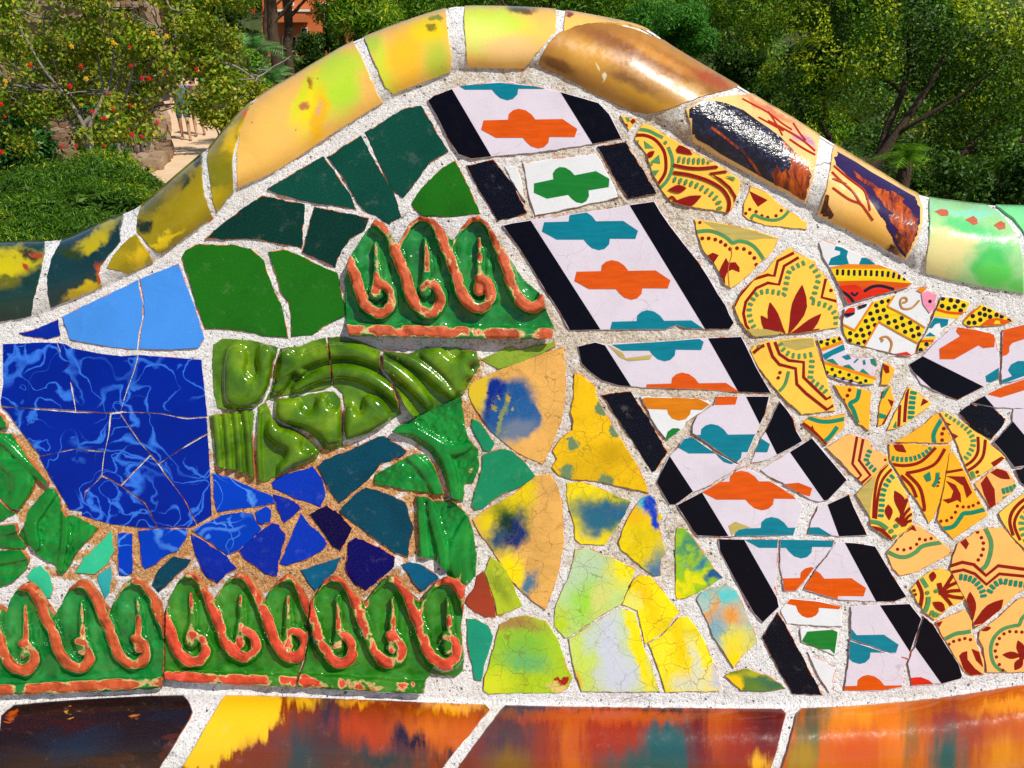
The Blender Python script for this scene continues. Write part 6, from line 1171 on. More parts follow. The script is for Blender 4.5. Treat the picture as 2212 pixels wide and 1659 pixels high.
for i, (px, py, d, rp) in enumerate([(-300, -60, 60, 260), (100, -70, 66, 230), (420, -90, 70, 220), (700, -90, 68, 200), (950, -90, 70, 200), (1200, -95, 70, 200), (1450, -80, 66, 210), (1700, -60, 60, 210), (1950, -20, 56, 200), (2380, -10, 60, 220), (2700, -30, 60, 240)]):
    tree('far_tree', FL_[i], 'tree', px, py + 60, d, rp * 0.8, (L_dark, L_mid), 6000, 0.5, 200 + i, group=FAR, sub=16)
# the big broadleaf tree on the right, its crown filling the corner
rnd = random.Random(5); D_ = 16.0
b0 = at(1850, 420, D_); root = empty('broadleaf_tree', (b0.x, b0.y, GZ)); tag(root, 'large broadleaf tree with dark forking trunk on the right', 'tree')
P = lambda x, y, dy=0.0: at(x, y, D_ + dy)
base = Vector((b0.x - 0.25, D_, GZ - 0.05)); fork = P(1900, 340)
lb = [(wobble(base, fork, 5, 0.02, rnd), [0.20, 0.15, 0.13]), ([fork, P(1935, 290), P(1975, 235), P(2010, 180), P(2040, 120)], [0.10, 0.08, 0.06, 0.04]), ([fork, P(1915, 280, 0.3), P(1950, 200, 0.5), P(1965, 130, 0.8), P(1960, 60, 1)], [0.09, 0.07, 0.05, 0.03]),
      ([P(1935, 290), P(2000, 250, -0.3), P(2080, 205, -0.5), P(2150, 150, -0.8)], [0.06, 0.045, 0.03, 0.02]), ([P(1950, 200, 0.5), P(1890, 150, 0.8), P(1840, 90, 1)], [0.045, 0.03, 0.02]),
      ([Vector((b0.x - 0.1, D_, GZ)), P(1990, 400), P(2080, 330), P(2180, 310), P(2260, 290)], [0.10, 0.07, 0.05, 0.035]), ([P(2080, 330), P(2140, 270, 0.4), P(2200, 200, 0.6)], [0.04, 0.03, 0.02])]
wood('trunk', root, bark, lb)
cl = []
for px, py, rp, dy in ((1640, 90, 60, 1.5), (1690, 170, 55, 1.0), (1740, 60, 80, 1.0), (1790, 150, 80, 0.6), (1850, 40, 90, 0.5), (1880, 130, 80, 0.3), (1960, 60, 95, 0), (1990, 160, 70, 0.6), (2060, 90, 95, 0), (2090, 200, 85, 0.4), (2150, 60, 70, 0), (2180, 160, 90, -0.4), (2200, 260, 80, 0), (2260, 110, 80, 0), (2290, 230, 90, 0), (1720, 245, 50, 1.4), (1810, 240, 60, 1.2), (2060, 290, 60, 0.8), (2160, 340, 60, 0.5), (2350, 60, 110, 0.5), (2380, 300, 110, 0.5), (1640, -60, 110, 1), (1800, -70, 120, 1), (1960, -80, 120, 1), (2060, -20, 60, 0.4)):
    q = P(px, py, dy + 0.4); s = rp / FPX * D_; cl.append((q.x, q.y, q.z, s, s * 1.3, s * 0.85))
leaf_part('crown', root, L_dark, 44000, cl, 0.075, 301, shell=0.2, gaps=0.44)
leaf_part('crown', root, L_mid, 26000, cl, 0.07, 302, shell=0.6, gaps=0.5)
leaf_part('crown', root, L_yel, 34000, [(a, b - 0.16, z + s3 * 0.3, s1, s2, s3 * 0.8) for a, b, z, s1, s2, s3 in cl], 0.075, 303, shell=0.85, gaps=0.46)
for px, lb_ in ((1735, 'thin trunked young tree behind the cream coping tile'), (1800, 'second thin young tree, between the pale trunk and the broadleaf tree')):
    q0 = at(px, 330, 18.5); t_ = empty('young_tree', (q0.x, q0.y, GZ)); tag(t_, lb_, 'tree')
    wood('trunk', t_, bark_grey if px == 1735 else bark, [(wobble((q0.x, q0.y, GZ - 0.1), at(px - 20, 210, 18.5), 6, 0.05, rnd), [0.07, 0.06, 0.05]), (wobble(at(px - 18, 215, 18.5), at(px - 60, 120, 18.5), 4, 0.05, rnd), [0.04, 0.02]), (wobble(at(px - 18, 215, 18.5), at(px + 30, 110, 18.5), 4, 0.05, rnd), [0.04, 0.02])])
    q = at(px - 20, 150, 18.5); leaf_part('crown', t_, L_dark, 5000, [(q.x, q.y, q.z, 0.9, 0.8, 0.7), (q.x + 0.4, q.y, q.z + 0.5, 0.7, 0.7, 0.6)], 0.09, 310 + px, shell=0.3, gaps=0.45)
# low growth under the broadleaf tree
for i, (px, py, d, rp, m, lb_) in enumerate([(2080, 400, 12.5, 70, (L_dark, L_yel), 'low dark shrub above the pale jade coping tile'), (2190, 390, 11.5, 70, (L_dark, L_mid), 'low dark shrub at the right edge'), (1960, 420, 14, 55, (L_dark, L_mid), 'low shrub at the foot of the broadleaf tree'), (1760, 300, 22, 60, (L_mid, L_yel), 'pale green shrub behind the young trees'), (1860, 330, 24, 60, (L_mid, L_yel), 'pale green shrub beside the broadleaf trunk'), (2260, 330, 15, 80, (L_dark, L_mid), 'tall dark shrub cut by the right edge')]):
    rr = random.Random(400 + i); c = at(px, py, d); s = rp / FPX * d; t_ = empty('shrub', (c.x, c.y, float(ground_z(c.x, c.y)))); tag(t_, lb_, 'shrub', 'shrubs under the broadleaf tree')
    cl = [(c.x + rr.uniform(-1, 1) * s, c.y + rr.uniform(-0.5, 0.8) * s, max(GZ + 0.1, c.z + rr.uniform(-1.2, 0.7) * s), s * 0.55, s * 0.5, s * 0.5) for _ in range(10)]
    wood('stem', t_, bark, [(wobble((c.x, c.y, GZ), k[:3], 4, 0.05, rr), [0.03, 0.012]) for k in cl[:6]])
    leaf_part('foliage', t_, m[0], 5000, cl, 0.075, 410 + i, shell=0.3); leaf_part('foliage', t_, m[1], 1500, cl, 0.07, 430 + i, shell=0.85, gaps=0.5)
def fronds(name, label, px, py, d, n, ln, mat, seed, cat='palm', wid=0.05, arch=0.5):
    rr = random.Random(seed); c = at(px, py, d); gz0 = float(ground_z(c.x, c.y)); t_ = empty(name, (c.x, c.y, gz0)); tag(t_, label, cat)
    wood('trunk', t_, bark, [([(c.x, c.y, gz0 - 0.1), (c.x, c.y, (gz0 + c.z) / 2), (c.x, c.y, c.z)], [0.16, 0.13, 0.10])])
    for k in range(n):
        a = rr.uniform(0, 2 * math.pi); e = rr.uniform(0.1, 1.25); L_ = ln * rr.uniform(0.75, 1.1); dr = Vector((math.cos(a) * math.cos(e), math.sin(a) * math.cos(e), math.sin(e))); sd = Vector((-math.sin(a), math.cos(a), 0)); V = []; F = []
        mid = [Vector((0, 0, c.z - gz0)) + dr * L_ * t - Vector((0, 0, arch * L_ * t * t)) for t in np.linspace(0, 1, 9)]
        for i in range(8):
            m0 = mid[i]
            for s in (-1, 1):
                for h in (0, 0.5):
                    b = m0.lerp(mid[i + 1], h); lw = wid * 5 * math.sin(math.pi * (0.12 + 0.86 * (i + h) / 8)); tip = b + sd * s * lw + (mid[i + 1] - m0).normalized() * lw * 0.7 - Vector((0, 0, lw * 0.25)); o = len(V)
                    V += [b, b + (mid[i + 1] - m0) * 0.30, tip]; F.append((o, o + 1, o + 2))
            o = len(V); V += [m0 - sd * 0.012, m0 + sd * 0.012, mid[i + 1] + sd * 0.008, mid[i + 1] - sd * 0.008]; F.append((o, o + 1, o + 2, o + 3))
        link('frond', mesh('frond', [tuple(v) for v in V], F), t_, [mat])
L_palm = leaf_mat('leaf_palm', [(0.096, 0.269, 0.051), (0.160, 0.403, 0.090), (0.288, 0.504, 0.154)], 0.3, 0.5)
fronds('palm', 'small palm with feathery fronds left of the orange house', 545, 120, 22, 34, 1.15, L_palm, 51, wid=0.06)
fronds('palm', 'second palm lower down behind the papaya coping tile', 590, 175, 19, 26, 0.8, L_palm, 52, wid=0.05)
fronds('palm', 'low palm fronds at the foot of the broadleaf tree', 1960, 345, 13.5, 16, 0.75, L_mid, 53, wid=0.05)

# ------------------------------------------------------------------ hibiscus with bare grey branches and red flowers
rnd = random.Random(21); HD = 12.5; c = at(190, 330, HD); hib = empty('hibiscus_shrub', (c.x, HD, GZ)); tag(hib, 'tall hibiscus shrub with grey branches, olive leaves and red flowers', 'shrub')
H = lambda x, y, dy=0.0: at(x, y, HD + dy)
stems = [[(205, 345), (180, 270), (140, 205), (95, 150), (60, 90), (20, 20)], [(205, 345), (170, 245), (165, 200), (110, 110), (95, 40), (120, -20)], [(200, 340), (150, 200), (90, 190), (40, 150), (-10, 135)], [(205, 345), (195, 270), (230, 200), (245, 130), (235, 40), (230, -30)],
         [(260, 330), (252, 260), (275, 200), (290, 120), (285, 20)], [(260, 330), (300, 240), (350, 190), (420, 130), (490, 60)], [(250, 300), (275, 280), (330, 235), (390, 225), (470, 235)], [(205, 345), (150, 260), (90, 215), (40, 185), (-20, 190)], [(180, 270), (220, 215), (210, 120), (180, 20)], [(300, 240), (360, 160), (380, 90), (370, 20)], [(420, 130), (500, 140), (550, 170)], [(140, 205), (110, 230), (60, 230), (10, 200)], [(275, 200), (330, 130), (345, 60)]]
lb = []
for s in stems:
    dy = rnd.uniform(-0.6, 0.8); pts = [H(x, y, dy * i / len(s)) for i, (x, y) in enumerate(s)]; q = smooth_path([tuple(p) for p in pts], 4); lb.append(([Vector(p) for p in q], [0.038, 0.026, 0.015, 0.007]))
for _ in range(170):
    s = rnd.choice(stems); x, y = rnd.choice(s[1:]); x2, y2 = x + rnd.uniform(-90, 90), y - rnd.uniform(-20, 90); lb.append((wobble(H(x, y, 0.2), H(x2, y2, rnd.uniform(-0.7, 0.7)), 4, 0.03, rnd), [0.013, 0.009, 0.005]))
for x in (205, 260): lb.append(([Vector((H(x, 345).x, HD, GZ - 0.05)), H(x, 345)], [0.045, 0.04]))
wood('branch', hib, plain('twig_grey', (0.27, 0.24, 0.21), scale=6, var=0.4), lb)
cl = []
for _ in range(170):
    x, y = rnd.uniform(-30, 540), rnd.uniform(-40, 310)
    if x > 330 and y > 232: continue
    if 100 < x < 170 and y > 225: continue
    if 60 < x < 330 and y < 70 and rnd.random() < 0.3: continue
    q = H(x, y, rnd.uniform(-0.5, 1.0)); s = rnd.uniform(0.14, 0.34); cl.append((q.x, q.y, q.z, s, s, s * 0.8))
leaf_part('foliage', hib, L_hib, 19000, cl, 0.066, 500, shell=0.1, aspect=0.62, droop=0.6)
leaf_part('foliage', hib, L_mid, 4200, cl, 0.07, 501, shell=0.1, aspect=0.6)
petal = plain('hibiscus_red', (0.62, 0.012, 0.006), rough=0.5, var=0.2, scale=20)
yel_leaf = plain('yellow_leaf', (0.75, 0.42, 0.02), rough=0.6, var=0.2, scale=20)
def flower(x, y, d, s, mat=petal):
    p = at(x, y, d); V = [(0, -0.25 * s, 0)]; F = []
    for k in range(5):
        a = 2 * math.pi * k / 5 + x; o = len(V)
        for da, r, dd in ((-0.55, 0.62, 0.0), (-0.3, 0.98, 0.16), (0.0, 1.0, 0.05), (0.3, 0.98, 0.16), (0.55, 0.62, 0.0)): V.append((math.cos(a + da) * r * s, -dd * s, math.sin(a + da) * r * s))
        F += [(0, o, o + 1), (0, o + 1, o + 2), (0, o + 2, o + 3), (0, o + 3, o + 4)]
    o = len(V); V += [(-0.06 * s, -0.2 * s, 0), (0.06 * s, -0.2 * s, 0), (0.05 * s, -0.9 * s, 0.1 * s), (-0.05 * s, -0.9 * s, 0.1 * s)]; F.append((o, o + 1, o + 2, o + 3))
    f = link('flower', mesh('flower', V, F), hib, [mat]); f.location = p - hib.location
for x, y in ((280, 102), (283, 142), (234, 203), (243, 235), (283, 228), (2, 224), (11, 252), (164, 314), (135, 316), (227, 316), (307, 168), (322, 169), (340, 264), (307, 295), (226, 255), (175, 143), (200, 241), (152, 186), (355, 155), (425, 150), (285, 290), (547, 24), (3, 328), (66, 140)):
    flower(x, y, HD - 0.75, rnd.uniform(0.022, 0.038))
for x, y in ((155, 100), (187, 170), (12, 175), (330, 72), (360, 78), (245, 92)): flower(x, y, HD - 0.7, 0.035, yel_leaf)

# ------------------------------------------------------------------ clipped conifer hedge in front, dark ivy bush behind it
rnd = random.Random(31); c = at(120, 470, 7.6); hd = empty('hedge', (c.x, c.y, GZ)); tag(hd, 'dense dark green conifer hedge at the lower left', 'hedge')
cl = []
for x, y, dy, s in [(-60, 425, 0.0, 0.36), (10, 425, 0, 0.34), (70, 415, 0, 0.36), (130, 405, 0.1, 0.36), (190, 385, 0.3, 0.36), (240, 378, 0.5, 0.34), (290, 395, 0.6, 0.30), (335, 420, 0.7, 0.26), (30, 480, -0.4, 0.4), (110, 470, -0.4, 0.4), (190, 455, -0.3, 0.4), (270, 455, -0.1, 0.36), (-60, 500, -0.4, 0.4), (330, 470, 0.1, 0.3), (220, 520, -0.6, 0.45), (80, 540, -0.7, 0.45), (-40, 560, -0.7, 0.45), (320, 540, -0.4, 0.4), (380, 500, 0.2, 0.3), (-160, 430, 0, 0.4), (-160, 520, -0.4, 0.45), (215, 352, 0.9, 0.22), (260, 365, 0.9, 0.2)]:
    q = at(x, y, 8.2 + dy); cl.append((q.x, q.y, q.z, s, s, s * 0.75))
wood('stem', hd, bark, [(wobble((q[0], q[1] + 0.1, GZ - 0.05), q[:3], 3, 0.04, rnd), [0.05, 0.03]) for q in cl[::2]])
leaf_part('foliage', hd, L_hedge, 130000, cl, 0.05, 600, shell=0.5, aspect=0.13, up=0.5, droop=-1.2, gaps=0.28)
leaf_part('foliage', hd, L_yel, 9000, [(a, b, z + s3 * 0.55, s1 * 0.9, s2 * 0.9, s3 * 0.5) for a, b, z, s1, s2, s3 in cl if z > -1.0], 0.05, 602, shell=0.7, aspect=0.13, up=0.5, droop=-1.6, gaps=0.4)  # sunlit top of the hedge put into the colour as yellow-green tips
leaf_part('foliage', hd, L_dark, 20000, [(a, b, z, s1 * 0.8, s2 * 0.8, s3 * 0.8) for a, b, z, s1, s2, s3 in cl], 0.09, 601, shell=0.2, aspect=0.3)
c = at(60, 300, 14.5); iv = empty('dark_leafy_bush', (c.x, c.y, GZ)); tag(iv, 'glossy dark green leafy bush left of the leaning stone pillar', 'bush')
cl = []
for x, y, s in [(-40, 300, 0.5), (30, 270, 0.45), (70, 310, 0.4), (10, 340, 0.45), (90, 350, 0.35), (-60, 240, 0.4), (60, 240, 0.3), (200, 290, 0.28), (215, 250, 0.25), (245, 330, 0.28), (205, 330, 0.28)]:
    q = at(x, y, 14.6); cl.append((q.x, q.y, q.z, s, s, s * 0.85))
wood('stem', iv, bark, [(wobble((q[0], q[1], GZ), q[:3], 3, 0.04, rnd), [0.03, 0.015]) for q in cl])
leaf_part('foliage', iv, L_ivy, 9000, cl, 0.095, 610, shell=0.3, aspect=0.6)
# pale shrub to the right of the path, hiding its far edge
for i, (px, py, d, rp, lb_) in enumerate([(495, 215, 17, 62, 'pale leafy shrub along the right side of the path'), (540, 170, 18, 50, 'leafy shrub above the papaya coping tile'), (470, 130, 20, 60, 'olive shrub overhanging the path from behind'), (40, 150, 20, 95, 'green shrub behind the hibiscus at the left edge'), (150, 120, 21, 85, 'green shrub behind the hibiscus under the viaduct'), (270, 150, 20, 85, 'green shrub behind the hibiscus left of the path'), (215, 235, 19.5, 70, 'low green shrub between stone pillar and rubble bank')]):
    rr = random.Random(440 + i); c = at(px, py, d); s = rp / FPX * d; t_ = empty('shrub', (c.x, c.y, float(ground_z(c.x, c.y)))); tag(t_, lb_, 'shrub', 'shrubs beside the path')
    cl = [(c.x + rr.uniform(-0.8, 0.8) * s, c.y + rr.uniform(-0.5, 0.8) * s, c.z + rr.uniform(-0.6, 0.8) * s, s * 0.5, s * 0.5, s * 0.45) for _ in range(10)]
    wood('stem', t_, bark_grey, [(wobble((c.x, c.y, float(ground_z(c.x, c.y))), k[:3], 4, 0.05, rr), [0.03, 0.012]) for k in cl[:7]])
    leaf_part('foliage', t_, L_hib if i != 1 else L_mid, 5500, cl, 0.085, 450 + i, shell=0.2, gaps=0.3)

# ------------------------------------------------------------------ rubble masonry: leaning pillar, viaduct, kerb wall
stone_m = []
for i, c in enumerate([(0.44, 0.28, 0.16), (0.50, 0.34, 0.21), (0.38, 0.22, 0.13), (0.55, 0.40, 0.27)]): stone_m.append(plain('rubble_stone_%d' % i, c, scale=6, var=0.3, bump=0.9))
joint_m = plain('stone_joint', (0.16, 0.10, 0.06), scale=8, var=0.3)
def rubble(sx, sy, sz, rnd):
    V = []; 
    for z in (-1, 0, 1):
        k = 0.86 if z else 1.0
        for a in range(8):
            an = math.pi / 4 * a + 0.39; cx, cy = math.cos(an), math.sin(an); m = max(abs(cx), abs(cy)); q = 0.5 * m + 0.5
            V.append((cx / m * q * sx * k * rnd.uniform(0.9, 1.08), cy / m * q * sy * k * rnd.uniform(0.9, 1.08), z * sz * rnd.uniform(0.9, 1.05)))
    F = [tuple(range(7, -1, -1)), tuple(range(16, 24))]
    for r in (0, 8):
        for a in range(8): F.append((r + a, r + (a + 1) % 8, r + 8 + (a + 1) % 8, r + 8 + a))
    return V, F
SM = [mesh('stone', *rubble(1, 1, 1, random.Random(i)), False) for i in range(6)]
def stone(parent, loc, s, rot, rnd):
    k = rnd.randrange(6); i = rnd.randrange(4); key = 'stone_mesh_%d_%d' % (k, i)
    me = bpy.data.meshes.get(key)
    if me is None: me = SM[k].copy(); me.name = key; me.materials.append(stone_m[i])
    o = bpy.data.objects.new('stone', me); COL.objects.link(o); o.parent = parent; o.location = Vector(loc) - Vector(parent.location); o.scale = s; o.rotation_euler = rot; return o
rnd = random.Random(61); a = at(105, 190, 16.0); b = at(152, 360, 15.4); pil = empty('stone_pillar', (b.x, b.y, GZ)); tag(pil, 'leaning pillar of stacked rough stones among the bushes', 'pillar')
b2 = b + (b - a) * 0.25; core = wood('mortar_core', pil, joint_m, [([a, b2], [0.14, 0.17])])
for i in range(15):
    p = a.lerp(b2, i / 14)
    for k in range(5):
        an = 2 * math.pi * (k + 0.5 * (i % 2)) / 5 + rnd.uniform(-0.2, 0.2); r = 0.15 + 0.03 * i / 14
        stone(pil, p + Vector((math.cos(an) * r, math.sin(an) * r, 0)), (0.10, 0.07, 0.062 * rnd.uniform(0.9, 1.2)), (0.1, 0.25, an + math.pi / 2), rnd)
vd = at(180, 40, 30); via = empty('stone_viaduct', (vd.x, vd.y, float(ground_z(vd.x, vd.y)))); tag(via, 'rough stone viaduct with slanting columns behind the hibiscus', 'viaduct')
def blockpart(name, parent, pts4, d0, d1, mat):
    V = [at(x, y, d0) - Vector(parent.location) for x, y in pts4] + [at(x, y, d0) + Vector((0, d1, 0)) - Vector(parent.location) for x, y in pts4]; n = len(pts4)
    return link(name, mesh(name, [tuple(v) for v in V], [tuple(range(n)), tuple(range(2 * n - 1, n - 1, -1))] + [(i, (i + 1) % n, n + (i + 1) % n, n + i) for i in range(n)]), parent, [mat])
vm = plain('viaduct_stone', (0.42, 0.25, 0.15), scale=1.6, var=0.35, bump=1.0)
blockpart('back_wall', via, [(-20, 130), (-20, -40), (330, -40), (345, 130)], 32.0, 1.0, plain('viaduct_shadow_wall', (0.10, 0.06, 0.04), scale=2))  # shade between the columns is painted into this wall's dark stone colour
blockpart('parapet', via, [(-20, 20), (-20, -40), (320, -40), (300, 2), (250, 20), (130, 45), (60, 48)], 29.4, 1.5, vm)
for x0, x1, y1 in ((0, 14, 120), (60, 75, 110), (120, 138, 105), (228, 246, 72), (252, 266, 74), (278, 290, 68), (296, 325, 78)): blockpart('column', via, [(x0, -5), (x1, -5), (x1 + 16, y1), (x0 + 12, y1 + 4)], 29.6, 0.5, vm)
blockpart('base_wall', via, [(-20, 125), (-20, 112), (340, 76), (350, 125), (350, 190), (-20, 190)], 29.8, 1.4, vm)
for x in range(-15, 320, 12):
    for y in (-30, -18, -6, 8): 
        if y < 20 - abs(x - 150) * 0.02: stone(via, at(x + rnd.uniform(-3, 3) + (6 if y in (-18, 8) else 0), y + rnd.uniform(-2, 2), 29.35), (0.12, 0.09, 0.10 * rnd.uniform(0.8, 1.1)), (0, 0, rnd.uniform(-0.2, 0.2)), rnd)
kw = empty('kerb_wall', (at(330, 340, 18).x, 18, GZ)); tag(kw, 'low rough stone edging along the left side of the path', 'kerb')
e0 = [(at(352, 205, 37).x, 36.0), (at(356, 255, 28.5).x, 28.5), (at(357, 300, 23.0).x, 23.0), (at(352, 335, 19.8).x, 20.0), (at(318, 360, 18.0).x, 18.0)]
ep = smooth_path(e0, 8)
for i, q in enumerate(ep):
    for k in range(2): stone(kw, (q[0] - 0.14 + rnd.uniform(-0.03, 0.03), q[1] + 0.3 * k, GZ + 0.10), (0.17, 0.22, 0.15 * rnd.uniform(0.8, 1.15)), (0, 0, rnd.uniform(-0.3, 0.3)), rnd)
sl = empty('rubble_slope', (at(300, 340, 18.5).x, 18.5, GZ)); tag(sl, 'bank of loose beige rubble left of the path', 'stone bank')
for i in range(60):
    x = rnd.uniform(270, 350); y = rnd.uniform(262, 372); d = 24 - (y - 262) / 110 * 6.5; stone(sl, at(x, y, d + 0.3), (rnd.uniform(0.1, 0.2), rnd.uniform(0.1, 0.2), rnd.uniform(0.07, 0.13)), (rnd.uniform(-0.2, 0.2), rnd.uniform(-0.2, 0.2), rnd.uniform(0, 3)), rnd)

# ------------------------------------------------------------------ orange house behind the pines
hm = plain('orange_render', (0.60, 0.16, 0.05), scale=0.6, var=0.12, bump=0.1); trim = plain('white_trim', (0.8, 0.76, 0.7), scale=3, var=0.05); pane_m = NT('window_pane').done((0.012, 0.014, 0.018), 0.08, 0.6); awn = plain('green_shutter', (0.04, 0.10, 0.05), scale=4)
ho = at(665, 60, 46); house = empty('orange_house', (ho.x, ho.y, float(ground_z(ho.x, ho.y)) - 0.5)); tag(house, 'orange rendered house glimpsed between dark pine trunks', 'house')
blockpart('wall', house, [(566, 170), (566, -60), (735, -60), (742, 170)], 46.0, 6.0, hm)
blockpart('balcony', house, [(600, 48), (600, 22), (660, 22), (660, 48)], 45.3, 0.65, hm); blockpart('ledge', house, [(597, 25), (597, 20), (663, 20), (663, 25)], 45.25, 0.7, trim)
blockpart('ledge', house, [(640, 130), (640, 125), (735, 125), (735, 130)], 45.7, 0.28, trim); blockpart('ledge', house, [(690, 12), (690, 7), (735, 4), (735, 9)], 45.7, 0.28, trim)
for x0, x1, y0, y1 in ((575, 592, -20, 12), (612, 634, -30, 12), (650, 664, 60, 105), (610, 640, 78, 120), (700, 722, 25, 60), (600, 616, 140, 165)):
    w_ = blockpart('window', house, [(x0, y1), (x0, y0), (x1, y0), (x1, y1)], 45.9, 0.09, trim); p_ = blockpart('pane', house, [(x0 + 1.5, y1 - 1.5), (x0 + 1.5, y0 + 1.5), (x1 - 1.5, y0 + 1.5), (x1 - 1.5, y1 - 1.5)], 45.87, 0.025, pane_m); p_.parent = w_
for i, (x0, x1, d, r, lb_) in enumerate([(596, 583, 28, 0.20, 'thick dark pine trunk left of the orange wall'), (622, 612, 29, 0.17, 'dark pine trunk right beside the thick one'), (568, 572, 33, 0.14, 'slim dark pine trunk at the left end of the orange house'), (738, 730, 31, 0.14, 'slim dark trunk at the right end of the orange house')]):
    rr = random.Random(700 + i); p0 = at(x0, 170, d); t_ = empty('pine_tree', (p0.x, p0.y, GZ)); tag(t_, lb_, 'tree', 'pine trunks before the orange house')
    wood('trunk', t_, bark, [(wobble((p0.x, p0.y, GZ), at(x1, -60, d), 8, 0.05, rr), [r, r * 0.8]), (wobble(at(x0, 40, d), at(x0 + 60, -20, d), 4, 0.06, rr), [r * 0.4, r * 0.2])])
    q = at(x1, -70, d); leaf_part('crown', t_, L_pine, 5000, [(q.x + rr.uniform(-1.3, 1.3), q.y + rr.uniform(-1, 1), q.z + rr.uniform(-0.2, 0.8), 0.9, 0.9, 0.5) for _ in range(8)], 0.16, 720 + i, aspect=0.2)
rr = random.Random(77); c = at(650, 115, 36)
for i, (px, py, d, rp, lb_) in enumerate([(655, 115, 34, 48, 'dark olive bush in front of the orange wall'), (700, 80, 38, 30, 'small dark bush against the right part of the orange wall')]):
    c = at(px, py, d); s = rp / FPX * d; t_ = empty('shrub', (c.x, c.y, float(ground_z(c.x, c.y)))); tag(t_, lb_, 'shrub', 'shrubs before the orange house')
    cl = [(c.x + rr.uniform(-0.8, 0.8) * s, c.y + rr.uniform(-0.3, 0.5) * s, c.z + rr.uniform(-0.9, 0.7) * s, s * 0.45, s * 0.45, s * 0.4) for _ in range(10)]
    wood('stem', t_, bark, [(wobble((c.x, c.y, float(ground_z(c.x, c.y))), k[:3], 4, 0.05, rr), [0.06, 0.02]) for k in cl[:5]]); leaf_part('foliage', t_, L_dark, 5000, cl, 0.14, 740 + i, shell=0.2, gaps=0.35)

# dark growth on the ground under the trees, too dense to count
rs_ = np.random.RandomState(9); cl = []
for _ in range(130):
    px = rs_.uniform(1560, 2420); d = rs_.uniform(21, 40); q = at(px, 300, d); s = rs_.uniform(0.5, 1.2); cl.append((q.x, d, float(ground_z(q.x, d)) + s * 0.5 + rs_.rand() * 0.9, s, s, s * 0.8))
for _ in range(80):
    px = rs_.uniform(-150, 1500); d = rs_.uniform(36, 46); q = at(px, 200, d)
    if 350 < px < 440: continue
    s = rs_.uniform(0.6, 1.3); cl.append((q.x, d, float(ground_z(q.x, d)) + s * 0.5, s, s, s * 0.8))
for _ in range(90):
    px = rs_.uniform(1640, 2420); d = rs_.uniform(17.5, 23); q = at(px, 300, d); s = rs_.uniform(0.35, 0.7); cl.append((q.x, d, float(ground_z(q.x, d)) + s * 0.4, s, s, s * 0.8))
V, Q = leaves(60000, cl, 0.13, 801, shell=0.3); tag(link('undergrowth', fast_mesh('undergrowth', V, Q), None, [L_dark]), kind='stuff')
V, Q = leaves(16000, cl, 0.12, 802, shell=0.85, gaps=0.45); tag(link('undergrowth', fast_mesh('undergrowth', V, Q), None, [L_yel]), kind='stuff')

